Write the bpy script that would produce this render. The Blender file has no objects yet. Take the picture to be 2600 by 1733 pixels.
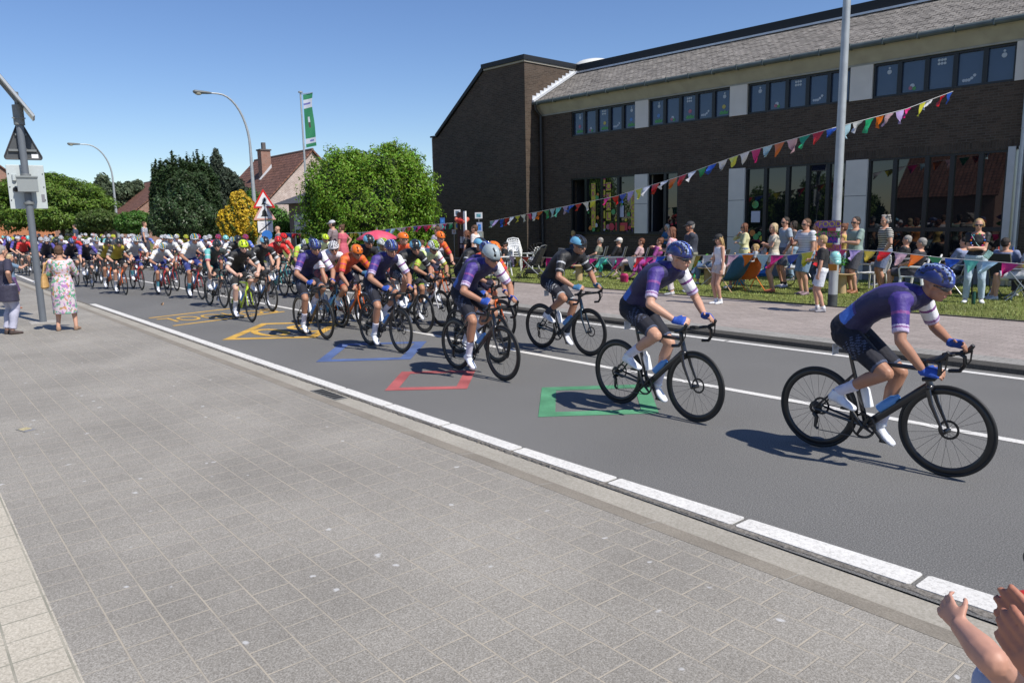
import bpy, bmesh, math, random
import numpy as np
from mathutils import Vector, Matrix
# ------------------------------------------------------------------ camera, light
SC = bpy.context.scene
COL = SC.collection
CF, CPIT, CROL, CPSI, CH = 1901.85, -0.15984, -0.02019, 0.68879, 1.9586
def cam_basis():
    f = np.array([-math.cos(CPSI)*math.cos(CPIT), math.sin(CPSI)*math.cos(CPIT), math.sin(CPIT)])
    r = np.cross(f, [0, 0, 1]); r /= np.linalg.norm(r); u = np.cross(r, f)
    r2 = r*math.cos(CROL)+u*math.sin(CROL)
    return r2, np.cross(r2, f), f
CR, CU, CFW = cam_basis()
cd = bpy.data.cameras.new('camera'); cam = bpy.data.objects.new('camera', cd); COL.objects.link(cam)
cd.lens = 36*CF/2600; cd.sensor_width = 36; cd.clip_start = 0.1; cd.clip_end = 3000
cam.matrix_world = Matrix(((CR[0], CU[0], -CFW[0], 0), (CR[1], CU[1], -CFW[1], 0), (CR[2], CU[2], -CFW[2], CH), (0, 0, 0, 1)))
SC.camera = cam
SUN_AZ, SUN_EL = math.radians(8), math.radians(51)
world = bpy.data.worlds.new('World'); SC.world = world; world.use_nodes = True
wn = world.node_tree; bg = wn.nodes['Background']
sky = wn.nodes.new('ShaderNodeTexSky'); sky.sky_type = 'NISHITA'; sky.sun_disc = False
sky.sun_elevation = SUN_EL; sky.sun_rotation = math.radians(90)-SUN_AZ
sky.air_density = 1.0; sky.dust_density = 0.15; sky.ozone_density = 4.5; sky.altitude = 0
hsv = wn.nodes.new('ShaderNodeHueSaturation'); hsv.inputs['Saturation'].default_value = 1.10; hsv.inputs['Hue'].default_value = .510
wn.links.new(sky.outputs[0], hsv.inputs['Color']); wn.links.new(hsv.outputs[0], bg.inputs[0]); bg.inputs[1].default_value = 0.096
sl = bpy.data.lights.new('sun', 'SUN'); sl.energy = 4.2; sl.angle = math.radians(0.53); sl.color = (1, 0.95, 0.865)
sun = bpy.data.objects.new('sun', sl); COL.objects.link(sun)
sd = Vector((math.cos(SUN_AZ)*math.cos(SUN_EL), math.sin(SUN_AZ)*math.cos(SUN_EL), math.sin(SUN_EL)))
sun.rotation_euler = (-sd).to_track_quat('-Z', 'Y').to_euler(); sun.location = (0, 0, 30)
SC.view_settings.view_transform = 'Standard'; SC.view_settings.look = 'None'
SC.view_settings.exposure = 0.40; SC.view_settings.gamma = 1.0
SC.render.engine = 'CYCLES'
SC.cycles.max_bounces = 6; SC.cycles.transparent_max_bounces = 6

# ------------------------------------------------------------------ helpers
def _ray(x, y):
    return CR*((x-1300)/CF)+CU*(-(y-866.5)/CF)+CFW
def gp(x, y, z=0.0):
    "photo pixel -> world point on the horizontal plane z"
    r = _ray(x, y); t = (z-CH)/r[2]; return Vector((r[0]*t, r[1]*t, z))
def gd(x, y, d):
    r = _ray(x, y); t = d/math.hypot(r[0], r[1]); return Vector((r[0]*t, r[1]*t, CH+r[2]*t))
def gy(x, y, Y):
    r = _ray(x, y); t = Y/r[1]; return Vector((r[0]*t, Y, CH+r[2]*t))
def gx(x, y, X):
    r = _ray(x, y); t = X/r[0]; return Vector((X, r[1]*t, CH+r[2]*t))
def pix(p):
    q = np.array(p)-np.array([0, 0, CH]); d = q@CFW
    return 1300+CF*(q@CR)/d, 866.5-CF*(q@CU)/d

MATS = {}
def mat(name, col=(.5, .5, .5), rough=.6, metal=0., noise=0., nscale=20., bump=0., bscale=None, spec=.5, alpha=None, sheen=0., coat=0., trans=0., coord='Object', var=0.):
    if name in MATS: return MATS[name]
    m = bpy.data.materials.new(name); m.use_nodes = True; nt = m.node_tree; N = nt.nodes; L = nt.links
    b = N['Principled BSDF']; b.inputs['Base Color'].default_value = (*col, 1); b.inputs['Roughness'].default_value = rough
    b.inputs['Metallic'].default_value = metal; b.inputs['Specular IOR Level'].default_value = spec
    if sheen: b.inputs['Sheen Weight'].default_value = sheen
    if coat: b.inputs['Coat Weight'].default_value = coat; b.inputs['Coat Roughness'].default_value = .05
    if noise or bump or var:
        tc = N.new('ShaderNodeTexCoord'); nz = N.new('ShaderNodeTexNoise'); nz.inputs['Scale'].default_value = nscale; nz.inputs['Detail'].default_value = 5
        L.new(tc.outputs[coord], nz.inputs['Vector'])
        last = None
        if noise:
            mp = N.new('ShaderNodeMapRange'); mp.inputs[1].default_value = .3; mp.inputs[2].default_value = .7
            mp.inputs[3].default_value = 1-noise; mp.inputs[4].default_value = 1+noise
            L.new(nz.outputs['Fac'], mp.inputs[0])
            mx = N.new('ShaderNodeVectorMath'); mx.operation = 'SCALE'; mx.inputs[0].default_value = col
            L.new(mp.outputs[0], mx.inputs['Scale']); last = mx.outputs[0]
        if var:
            g = N.new('ShaderNodeNewGeometry'); hs = N.new('ShaderNodeHueSaturation'); ma = N.new('ShaderNodeMapRange')
            ma.inputs[3].default_value = 1-var; ma.inputs[4].default_value = 1+var
            L.new(g.outputs['Random Per Island'], ma.inputs[0]); L.new(ma.outputs[0], hs.inputs['Value'])
            mh = N.new('ShaderNodeMapRange'); mh.inputs[3].default_value = .5-var*.05; mh.inputs[4].default_value = .5+var*.05
            L.new(g.outputs['Random Per Island'], mh.inputs[0]); L.new(mh.outputs[0], hs.inputs['Hue'])
            if last: L.new(last, hs.inputs['Color'])
            else: hs.inputs['Color'].default_value = (*col, 1)
            last = hs.outputs[0]
        if last: L.new(last, b.inputs['Base Color'])
        if bump:
            bp = N.new('ShaderNodeBump'); bp.inputs['Strength'].default_value = bump; bp.inputs['Distance'].default_value = .02
            n2 = N.new('ShaderNodeTexNoise'); n2.inputs['Scale'].default_value = bscale or nscale; n2.inputs['Detail'].default_value = 4
            L.new(tc.outputs[coord], n2.inputs['Vector']); L.new(n2.outputs['Fac'], bp.inputs['Height']); L.new(bp.outputs[0], b.inputs['Normal'])
    MATS[name] = m; return m

def speckle_mat(name, c1, c2, c3, s1=180, s2=1.2, rough=.85, big=.12, bump=.35, brick=None, mortar=(.2, .19, .17), spots=0., bvar=.08, rot=False, streak=False, coord='Object', tile_low=None):
    "stone / asphalt / brick surface: fine speckle + large patches + optional brick pattern and pale spots"
    m = bpy.data.materials.new(name); m.use_nodes = True; nt = m.node_tree; N = nt.nodes; L = nt.links
    b = N['Principled BSDF']; b.inputs['Roughness'].default_value = rough; b.inputs['Specular IOR Level'].default_value = .3
    tc = N.new('ShaderNodeTexCoord'); src = tc.outputs[coord]
    if rot:                               # vertical walls: use x,z as brick plane
        sp = N.new('ShaderNodeSeparateXYZ'); cb = N.new('ShaderNodeCombineXYZ'); L.new(src, sp.inputs[0])
        ad = N.new('ShaderNodeMath'); ad.operation = 'ADD'; L.new(sp.outputs[0], ad.inputs[0]); L.new(sp.outputs[1], ad.inputs[1])
        L.new(ad.outputs[0], cb.inputs[0]); L.new(sp.outputs[2], cb.inputs[1]); bsrc = cb.outputs[0]
    else: bsrc = src
    n1 = N.new('ShaderNodeTexNoise'); n1.inputs['Scale'].default_value = s1; n1.inputs['Detail'].default_value = 3; n1.inputs['Roughness'].default_value = .8; L.new(src, n1.inputs['Vector'])
    cr = N.new('ShaderNodeValToRGB'); cr.color_ramp.elements[0].position = .3; cr.color_ramp.elements[0].color = (*c1, 1)
    cr.color_ramp.elements[1].position = .72; cr.color_ramp.elements[1].color = (*c3, 1)
    e = cr.color_ramp.elements.new(.5); e.color = (*c2, 1); L.new(n1.outputs['Fac'], cr.inputs[0])
    n2 = N.new('ShaderNodeTexNoise'); n2.inputs['Scale'].default_value = s2; n2.inputs['Detail'].default_value = 6; L.new(src, n2.inputs['Vector'])
    mp = N.new('ShaderNodeMapRange'); mp.inputs[1].default_value = .3; mp.inputs[2].default_value = .7; mp.inputs[3].default_value = 1-big; mp.inputs[4].default_value = 1+big
    L.new(n2.outputs['Fac'], mp.inputs[0])
    mx = N.new('ShaderNodeVectorMath'); mx.operation = 'SCALE'; L.new(cr.outputs[0], mx.inputs[0]); L.new(mp.outputs[0], mx.inputs['Scale']); last = mx.outputs[0]
    hgt = n1.outputs['Fac']
    if brick:
        bw, bh, ms, off = brick
        bt = N.new('ShaderNodeTexBrick'); bt.inputs['Scale'].default_value = 1; bt.inputs['Brick Width'].default_value = bw; bt.inputs['Row Height'].default_value = bh
        bt.inputs['Mortar Size'].default_value = ms; bt.inputs['Mortar Smooth'].default_value = .3; bt.offset = off; bt.inputs['Bias'].default_value = 0
        bt.inputs['Color1'].default_value = (1-bvar,)*3+(1,); bt.inputs['Color2'].default_value = (1+bvar,)*3+(1,); bt.inputs['Mortar'].default_value = (1, 1, 1, 1)
        L.new(bsrc, bt.inputs['Vector'])
        m2 = N.new('ShaderNodeVectorMath'); m2.operation = 'MULTIPLY'; L.new(last, m2.inputs[0]); L.new(bt.outputs['Color'], m2.inputs[1])
        mo = N.new('ShaderNodeMix'); mo.data_type = 'RGBA'; mo.inputs[7].default_value = (*mortar, 1)
        n3 = N.new('ShaderNodeTexNoise'); n3.inputs['Scale'].default_value = 3.3; L.new(src, n3.inputs['Vector'])
        m3 = N.new('ShaderNodeMath'); m3.operation = 'MULTIPLY'; L.new(bt.outputs['Fac'], m3.inputs[0])
        m4 = N.new('ShaderNodeMapRange'); m4.inputs[1].default_value = .35; m4.inputs[2].default_value = .6; m4.inputs[3].default_value = .45; m4.inputs[4].default_value = 1
        L.new(n3.outputs['Fac'], m4.inputs[0]); L.new(m4.outputs[0], m3.inputs[1])
        L.new(m3.outputs[0], mo.inputs[0]); L.new(m2.outputs[0], mo.inputs[6]); last = mo.outputs[2]
        sb = N.new('ShaderNodeMath'); sb.operation = 'SUBTRACT'; L.new(n1.outputs['Fac'], sb.inputs[0]); L.new(bt.outputs['Fac'], sb.inputs[1]); hgt = sb.outputs[0]
    if spots:
        v = N.new('ShaderNodeTexVoronoi'); v.inputs['Scale'].default_value = 5.5; v.inputs['Randomness'].default_value = 1
        nd = N.new('ShaderNodeTexNoise'); nd.inputs['Scale'].default_value = 14; L.new(src, nd.inputs['Vector'])
        mw = N.new('ShaderNodeMix'); mw.data_type = 'VECTOR'; mw.inputs[0].default_value = .06; L.new(src, mw.inputs[4]); L.new(nd.outputs['Color'], mw.inputs[5]); L.new(mw.outputs[1], v.inputs['Vector'])
        th = N.new('ShaderNodeMapRange'); th.inputs[1].default_value = .11; th.inputs[2].default_value = .06; th.inputs[3].default_value = 0; th.inputs[4].default_value = 1
        L.new(v.outputs['Distance'], th.inputs[0])
        sel = N.new('ShaderNodeSeparateColor'); L.new(v.outputs['Color'], sel.inputs[0])
        gt = N.new('ShaderNodeMath'); gt.operation = 'GREATER_THAN'; gt.inputs[1].default_value = 1-spots; L.new(sel.outputs[0], gt.inputs[0])
        mm = N.new('ShaderNodeMath'); mm.operation = 'MULTIPLY'; L.new(th.outputs[0], mm.inputs[0]); L.new(gt.outputs[0], mm.inputs[1])
        m5 = N.new('ShaderNodeMath'); m5.operation = 'MULTIPLY'; m5.inputs[1].default_value = .6; L.new(mm.outputs[0], m5.inputs[0])
        ms2 = N.new('ShaderNodeMix'); ms2.data_type = 'RGBA'; ms2.inputs[7].default_value = (.62, .62, .62, 1); L.new(m5.outputs[0], ms2.inputs[0]); L.new(last, ms2.inputs[6]); last = ms2.outputs[2]
    L.new(last, b.inputs['Base Color'])
    bp = N.new('ShaderNodeBump'); bp.inputs['Strength'].default_value = bump; bp.inputs['Distance'].default_value = .006; L.new(hgt, bp.inputs['Height']); L.new(bp.outputs[0], b.inputs['Normal'])
    MATS[name] = m; return m

class MB:
    "collects simple shapes and links them as one mesh object"
    def __init__(s): s.v = []; s.f = []; s.m = []
    def add(s, vs, fs, mi=0):
        o = len(s.v); s.v += [tuple(v) for v in vs]; s.f += [tuple(i+o for i in f) for f in fs]; s.m += [mi]*len(fs); return s
    def box(s, a, b, mi=0):
        x0, y0, z0 = a; x1, y1, z1 = b
        if x0 > x1: x0, x1 = x1, x0
        if y0 > y1: y0, y1 = y1, y0
        if z0 > z1: z0, z1 = z1, z0
        return s.add([(x0, y0, z0), (x1, y0, z0), (x1, y1, z0), (x0, y1, z0), (x0, y0, z1), (x1, y0, z1), (x1, y1, z1), (x0, y1, z1)],
                     [(0, 3, 2, 1), (4, 5, 6, 7), (0, 1, 5, 4), (1, 2, 6, 5), (2, 3, 7, 6), (3, 0, 4, 7)], mi)
    def obox(s, c, ux, uy, uz, mi=0):
        c, ux, uy, uz = map(Vector, (c, ux, uy, uz)); vs = []
        for k in (-1, 1):
            for i, j in ((-1, -1), (1, -1), (1, 1), (-1, 1)): vs.append(c+ux*i+uy*j+uz*k)
        return s.add(vs, [(0, 3, 2, 1), (4, 5, 6, 7), (0, 1, 5, 4), (1, 2, 6, 5), (2, 3, 7, 6), (3, 0, 4, 7)], mi)
    def prism(s, pts, a, b, mi=0, axis=1):
        "2D polygon pts in the other two axes, extruded from a to b along axis"
        n = len(pts); vs = []
        for t in (a, b):
            for p in pts:
                if axis == 1: vs.append((p[0], t, p[1]))
                elif axis == 0: vs.append((t, p[0], p[1]))
                else: vs.append((p[0], p[1], t))
        fs = [tuple(range(n)), tuple(range(2*n-1, n-1, -1))]+[(i, i+n, (i+1) % n+n, (i+1) % n) for i in range(n)]
        return s.add(vs, fs, mi)
    def tube(s, pts, r, seg=8, mi=0, caps=True, ry=None, side=None, closed=False):
        pts = [Vector(p) for p in pts]; n = len(pts)
        rs = r if isinstance(r, (list, tuple)) else [r]*n
        rys = ry if isinstance(ry, (list, tuple)) else ([ry]*n if ry else rs)
        vs = []; prev = None
        for i, p in enumerate(pts):
            if closed: d = pts[(i+1) % n]-pts[i-1]
            else: d = pts[min(i+1, n-1)]-pts[max(i-1, 0)]
            if d.length < 1e-9: d = Vector((0, 0, 1))
            d.normalize()
            if side is not None: a = Vector(side); a = a-d*a.dot(d)
            elif prev is None: a = Vector((0, 0, 1)) if abs(d.z) < .9 else Vector((1, 0, 0)); a = a-d*a.dot(d)
            else: a = prev-d*prev.dot(d)
            if a.length < 1e-6: a = d.orthogonal()
            a.normalize(); prev = a; b = d.cross(a)
            for k in range(seg):
                t = 2*math.pi*k/seg; vs.append(p+a*(rs[i]*math.cos(t))+b*(rys[i]*math.sin(t)))
        fs = []
        for i in range(n if closed else n-1):
            for k in range(seg):
                k2 = (k+1) % seg; j = (i+1) % n
                fs.append((i*seg+k, i*seg+k2, j*seg+k2, j*seg+k))
        if caps and not closed: fs += [tuple(range(seg-1, -1, -1)), tuple(range((n-1)*seg, n*seg))]
        return s.add(vs, fs, mi)
    def ball(s, c, r, seg=10, rings=6, mi=0, ax=None):
        c = Vector(c); r = Vector((r, r, r)) if isinstance(r, (int, float)) else Vector(r)
        M = ax if ax is not None else Matrix.Identity(3); vs = []
        for i in range(1, rings):
            th = math.pi*i/rings
            for k in range(seg):
                p = 2*math.pi*k/seg
                vs.append(c+M@Vector((r.x*math.sin(th)*math.cos(p), r.y*math.sin(th)*math.sin(p), r.z*math.cos(th))))
        vs += [c+M@Vector((0, 0, r.z)), c+M@Vector((0, 0, -r.z))]; t = len(vs)-2; fs = []
        for i in range(rings-2):
            for k in range(seg):
                k2 = (k+1) % seg; fs.append((i*seg+k, (i+1)*seg+k, (i+1)*seg+k2, i*seg+k2))
        for k in range(seg):
            k2 = (k+1) % seg; fs.append((t, k, k2)); fs.append((t+1, (rings-2)*seg+k2, (rings-2)*seg+k))
        return s.add(vs, fs, mi)
    def ring(s, c, R, r, axis=(0, 1, 0), seg=40, s2=8, mi=0, ry=None):
        c = Vector(c); ax = Vector(axis).normalized(); a = ax.orthogonal().normalized(); b = ax.cross(a)
        vs = []; fs = []
        for i in range(seg):
            t = 2*math.pi*i/seg; d = a*math.cos(t)+b*math.sin(t)
            for k in range(s2):
                u = 2*math.pi*k/s2; vs.append(c+d*(R+r*math.cos(u))+ax*((ry or r)*math.sin(u)))
        for i in range(seg):
            for k in range(s2):
                i2 = (i+1) % seg; k2 = (k+1) % s2; fs.append((i*s2+k, i2*s2+k, i2*s2+k2, i*s2+k2))
        return s.add(vs, fs, mi)
    def lathe(s, prof, c=(0, 0, 0), seg=16, mi=0):
        vs = []; fs = []; n = len(prof)
        for r, z in prof:
            for k in range(seg):
                t = 2*math.pi*k/seg; vs.append((c[0]+r*math.cos(t), c[1]+r*math.sin(t), c[2]+z))
        for i in range(n-1):
            for k in range(seg):
                k2 = (k+1) % seg; fs.append((i*seg+k, i*seg+k2, (i+1)*seg+k2, (i+1)*seg+k))
        fs += [tuple(range(seg-1, -1, -1)), tuple(range((n-1)*seg, n*seg))]
        return s.add(vs, fs, mi)
    def mesh(s, name):
        me = bpy.data.meshes.new(name); me.from_pydata(s.v, [], s.f); me.polygons.foreach_set('material_index', s.m); me.update(); return me
    def build_split(s, name, mats, parent=None, smooth=False, **k):
        "one object per connected piece"
        par = list(range(len(s.v)))
        def find(a):
            while par[a] != a: par[a] = par[par[a]]; a = par[a]
            return a
        for f in s.f:
            for q in f[1:]: par[find(q)] = find(f[0])
        gr = {}
        for i, f in enumerate(s.f): gr.setdefault(find(f[0]), []).append(i)
        out = []
        for fi in gr.values():
            m = MB(); mp = {}
            for i in fi:
                for q in s.f[i]:
                    if q not in mp: mp[q] = len(mp); m.v.append(s.v[q])
                m.f.append(tuple(mp[q] for q in s.f[i])); m.m.append(0)
            mi = s.m[fi[0]]; out.append(m.build(name, [mats[mi] if isinstance(mats, (list, tuple)) else mats], parent, smooth, **k))
        return out
    def build(s, name, mats, parent=None, smooth=True, bevel=0, angle=35):
        me = s.mesh(name)
        return mobj(name, me, mats, parent, smooth, bevel, angle)

def mobj(name, me, mats, parent=None, smooth=True, bevel=0, angle=35):
    if not isinstance(mats, (list, tuple)): mats = [mats]
    for m in mats: me.materials.append(m)
    if smooth:
        me.polygons.foreach_set('use_smooth', [True]*len(me.polygons))
        me.set_sharp_from_angle(angle=math.radians(angle))
    o = bpy.data.objects.new(name, me); COL.objects.link(o)
    if parent: o.parent = parent
    if bevel:
        b = o.modifiers.new('bevel', 'BEVEL'); b.width = bevel; b.segments = 2; b.limit_method = 'ANGLE'
    return o
def tag(o, label=None, cat=None, group=None, kind=None):
    if label: o['label'] = label
    if cat: o['category'] = cat
    if group: o['group'] = group
    if kind: o['kind'] = kind
    return o
def empty(name, loc=(0, 0, 0), rz=0, label=None, cat=None, group=None, scale=1):
    o = bpy.data.objects.new(name, None); COL.objects.link(o); o.location = loc; o.rotation_euler = (0, 0, rz); o.empty_display_size = .2
    if scale != 1: o.scale = (scale,)*3
    return tag(o, label, cat, group)
def text_mesh(txt, size, depth=.002, align='CENTER'):
    c = bpy.data.curves.new('t', 'FONT'); c.body = txt; c.size = size; c.extrude = depth; c.align_x = align; c.align_y = 'CENTER'; c.resolution_u = 3
    o = bpy.data.objects.new('t', c); COL.objects.link(o)
    dg = bpy.context.evaluated_depsgraph_get(); me = bpy.data.meshes.new_from_object(o.evaluated_get(dg)); bpy.data.objects.remove(o); bpy.data.curves.remove(c); me.materials.clear(); return me
def text_obj(name, txt, size, m, M, parent=None, depth=.002):
    me = text_mesh(txt, size, depth); me.transform(M); return mobj(name, me, m, parent, smooth=False)

# ------------------------------------------------------------------ materials of the setting
asphalt = speckle_mat('asphalt', (.068, .067, .064), (.134, .132, .127), (.32, .315, .305), s1=110, s2=.45, big=.10, bump=.6)
gutterm = speckle_mat('gutter_concrete', (.26, .24, .20), (.34, .315, .265), (.42, .39, .34), s1=60, s2=1.5, big=.1, bump=.25)
kerbm = speckle_mat('kerb_stone', (.17, .15, .12), (.23, .205, .168), (.31, .28, .235), s1=80, s2=2.2, big=.14, bump=.3, brick=(1.0, 1.0, .006, 0), mortar=(.3, .29, .26), bvar=.03)
pavem = speckle_mat('pavement_tiles', (.155, .142, .122), (.265, .247, .216), (.43, .405, .365), s1=105, s2=.7, big=.16, bump=.6, brick=(.216, .213, .0055, .5), mortar=(.40, .355, .285), spots=.5, bvar=.035)
creamm = speckle_mat('cream_tiles', (.30, .27, .215), (.45, .41, .335), (.60, .55, .46), s1=75, s2=.9, big=.1, bump=.4, brick=(.216, .213, .006, 0), mortar=(.26, .25, .20), bvar=.05)
farkerbm = speckle_mat('far_kerb', (.035, .032, .028), (.06, .056, .05), (.10, .095, .085), s1=60, s2=1.5, big=.1, brick=(1.0, 5, .008, 0), mortar=(.06, .06, .05))
fargraym = speckle_mat('far_grey_pavers', (.22, .21, .19), (.28, .27, .25), (.35, .34, .32), s1=60, s2=1.0, big=.12, brick=(.22, .11, .008, .5), mortar=(.16, .15, .14))
farpinkm = speckle_mat('far_pink_pavers', (.235, .20, .182), (.30, .258, .236), (.39, .345, .315), s1=60, s2=.8, big=.12, brick=(.22, .11, .007, .5), mortar=(.19, .165, .15), bvar=.1)
whitep = speckle_mat('white_road_paint', (.42, .41, .385), (.64, .625, .59), (.72, .705, .67), s1=45, s2=2, big=.05, bump=.3)
rough_edge = speckle_mat('broken_asphalt_edge', (.09, .08, .068), (.17, .155, .135), (.28, .26, .23), s1=50, s2=5, big=.2, bump=1)
grassm = speckle_mat('lawn_soil', (.07, .085, .02), (.13, .15, .035), (.22, .22, .07), s1=30, s2=.8, big=.25, bump=1)
soilm = speckle_mat('field_ground', (.05, .07, .02), (.08, .10, .03), (.13, .14, .06), s1=8, s2=.2, big=.2)

# ------------------------------------------------------------------ ground and road
def sheet(name, x0, x1, y0, y1, z, m, kind='structure', th=.0):
    mb = MB()
    if th: mb.box((x0, y0, z-th), (x1, y1, z))
    else: mb.add([(x0, y0, z), (x1, y0, z), (x1, y1, z), (x0, y1, z)], [(0, 1, 2, 3)])
    return tag(mb.build(name, m, smooth=False), kind=kind)
sheet('ground', -900, 500, -600, 900, -.09, soilm)
sheet('road', -400, 60, 3.895, 10.36, 0, asphalt)
gut = sheet('gutter', -400, 60, 3.69, 3.9, -.010, gutterm, th=.06)
mb = MB(); mb.prism([(3.52, -.05), (3.69, -.05), (3.69, -.010), (3.66, .002), (3.52, .018)], -400, 60, axis=0)
tag(mb.build('kerb_strip', kerbm, smooth=False), kind='structure')
sheet('pavement', -400, 60, .44, 3.52, .016, pavem)
sheet('pale_pavement', -400, 60, -14, .44, .0165, creamm)
# ragged raised asphalt edge between the white line and the gutter
random.seed(4); mb = MB(); vs = []; fs = []; x = -30.; n = 0
while x < 3:
    w = random.uniform(-.010, .010)
    q_ = max(0, x+4.5)/3.5*.055; vs += [(x, 3.94+q_, .006), (x, 3.898+w*.8+q_*.6, .005+random.uniform(-.002, .002)), (x, 3.888+w+q_*.6+random.uniform(-.006, .004), -.011)]
    if n: a = (n-1)*3; fs += [(a, a+1, a+4, a+3), (a+1, a+2, a+5, a+4)]
    x += random.uniform(.02, .045); n += 1
mb.add([(p[0], p[1], p[2]) for p in vs], [f[::-1] for f in fs]); tag(mb.build('asphalt_edge', rough_edge, smooth=False), kind='structure')
# markings: near side kerb blocks painted white
x0, stp = -22.25, 1.0905
def wo(x): return max(0, x+4.5)/3.5
for k in range(26):
    xa = x0+k*stp+.012; xb = xa+stp-.030; c = .014; o1, o2 = wo(xa)*.06, wo(xb)*.06; p1, p2 = wo(xa)*.11, wo(xb)*.11
    mb = MB(); mb.prism([(xa+c, 3.925+o1), (xb-c, 3.925+o2), (xb, 3.925+c+o2), (xb, 4.065-c+p2), (xb-c, 4.065+p2), (xa+c, 4.065+p1), (xa, 4.065-c+p1), (xa, 3.925+c+o1)], .003, .010, axis=2)
    tag(mb.build('white_line', whitep, smooth=False), kind='structure')
def line(name, pts, w, m=whitep, z=.004):
    mb = MB()
    L_ = [(p[0], p[1]-w/2, z) for p in pts]+[(p[0], p[1]+w/2, z) for p in reversed(pts)]
    n = len(pts)
    mb.add(L_, [(i, i+1, 2*n-2-i, 2*n-1-i) for i in range(n-1)]); return tag(mb.build(name, m, smooth=False), kind='structure')
line('white_line', [(-120, 4.36), (-39.5, 4.32), (-32.9, 4.17)], .14)
line('white_line', [(-300, 7.2), (-17.8, 7.2), (-8.5, 7.19), (-2, 7.28), (30, 7.5)], .115)
for k in range(-40, 16): line('white_line', [(k*2.5+.02+.6, 10.10), (k*2.5+2.48+.6, 10.10)], .12)
# far kerb, pavements and lawn
mb = MB(); mb.prism([(10.33, -.05), (10.35, .062), (10.37, .072), (10.60, .075), (10.60, -.05)], -400, 60, axis=0); tag(mb.build('far_kerb', farkerbm, smooth=False), kind='structure')
sheet('far_pavement_edge', -400, 60, 10.60, 11.02, .074, fargraym)
sheet('far_pavement', -400, 60, 11.02, 14.82, .073, farpinkm)
mb = MB(); mb.box((-60, 14.82, .0), (40, 14.87, .095)); tag(mb.build('lawn_border', mat('border_stone', (.06, .055, .05), .9, noise=.3, nscale=6), smooth=False), kind='structure')
sheet('lawn', -46, 40, 14.87, 40, .085, grassm)
sheet('verge', -400, -46, 14.82, 120, .07, grassm)
# raised drain grating and small cover
mb = MB(); dx, dy = -8.0, 3.78
mb.box((dx-.33, 3.705, -.0095), (dx+.33, 3.86, -.006), 0)
for k in range(6): mb.box((dx-.27+k*.095, 3.725, -.008), (dx-.215+k*.095, 3.845, -.003), 1)
tag(mb.build('drain_grate', [mat('drain_metal', (.12, .12, .11), .6), mat('drain_slot', (.01, .01, .01), .9)], smooth=False), 'dark slotted drain grate set in the concrete gutter beside the white kerb line', 'drain')
p = gp(68, 1095); mb = MB(); mb.box((-.1, -.055, .017), (.1, .055, .023), 0); mb.box((-.085, -.042, .0231), (.03, .042, .0245), 1); mb.box((.03, -.042, .0231), (.085, .042, .0245), 2)
o = mb.build('service_cover', [mat('cover_rim', (.25, .24, .22), .7), mat('cover_ochre', (.42, .36, .2), .8, noise=.5, nscale=40), mat('cover_dark', (.2, .2, .22), .8)], smooth=False); o.location = (p.x, p.y, 0); o.rotation_euler.z = .3
tag(o, 'small rectangular ochre and grey service cover in the grey pavement tiles at the left', 'cover')
p = gp(410, 773, .01); mb = MB(); mb.tube([(0, 0, .0), (.05, .03, .05), (.11, .02, .03), (.16, -.02, 0)], .012, 5); mb.add([(0, 0, .01), (.08, .05, .07), (.05, -.04, .02)], [(0, 1, 2)])
o = mb.build('dry_leaf', mat('dry_leaf', (.4, .25, .15), .8)); o.location = p; tag(o, 'small brown curled leaf lying on the grey asphalt before the peloton', 'leaf')

# painted shapes on the road
def marking(name, label, polys, m, z=.0045, texts=()):
    mb = MB()
    for q in polys: mb.prism([(a, b) for a, b in q], z-.002, z+.001, axis=2)
    o = mb.build(name, m, smooth=False); tag(o, label, 'road marking'); return o
def frame_poly(c, w):
    "hollow convex quad -> 4 strips"
    cx = sum(p[0] for p in c)/4; cy = sum(p[1] for p in c)/4; out = []; inn = []
    for i in range(4):
        a = Vector(c[i-1]); b = Vector(c[i]); d = Vector(c[(i+1) % 4]); e1 = (b-a).normalized(); e2 = (d-b).normalized()
        s = abs(e1.x*e2.y-e1.y*e2.x); inn.append(b-e1*w/s+e2*w/s)
    for i in range(4):
        j = (i+1) % 4; out.append([tuple(c[i]), tuple(c[j]), tuple(inn[j]), tuple(inn[i])])
    return out
def paint(n, c): return speckle_mat(n, tuple(x*.8 for x in c), c, tuple(min(1, x*1.15) for x in c), s1=60, s2=2.5, big=.28, bump=.5)
yel = paint('yellow_road_paint', (.55, .33, .07)); blu = paint('blue_road_paint', (.085, .13, .28)); redp = paint('red_road_paint', (.36, .095, .095)); grn = paint('green_road_paint', (.085, .26, .14))
marking('road_marking', 'green hollow diamond outline painted on the asphalt under the second racer', frame_poly([(-5.5, 4.85), (-6.47, 5.77), (-5.71, 6.79), (-4.76, 5.83)], .17), grn)
marking('road_marking', 'red hollow diamond outline painted on the asphalt, smallest of the coloured diamonds', frame_poly([(-7.66, 4.34), (-8.49, 5.08), (-7.87, 5.84), (-7.05, 5.1)], .14), redp)
marking('road_marking', 'blue hollow diamond outline painted on the asphalt between the yellow and red ones', frame_poly([(-10.01, 4.57), (-11.26, 5.58), (-10.42, 6.74), (-9.2, 5.66)], .17), blu)
yo = marking('road_marking', 'yellow painted diamond with the number 30 inside on the asphalt', frame_poly([(-13.21, 4.32), (-14.85, 5.66), (-13.86, 7.0), (-12.22, 5.6)], .16), yel)
RX = Matrix(((0, 1, 0, 0), (-1, 0, 0, 0), (0, 0, 1, 0), (0, 0, 0, 1)))     # text right = -Y, up = +X
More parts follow.
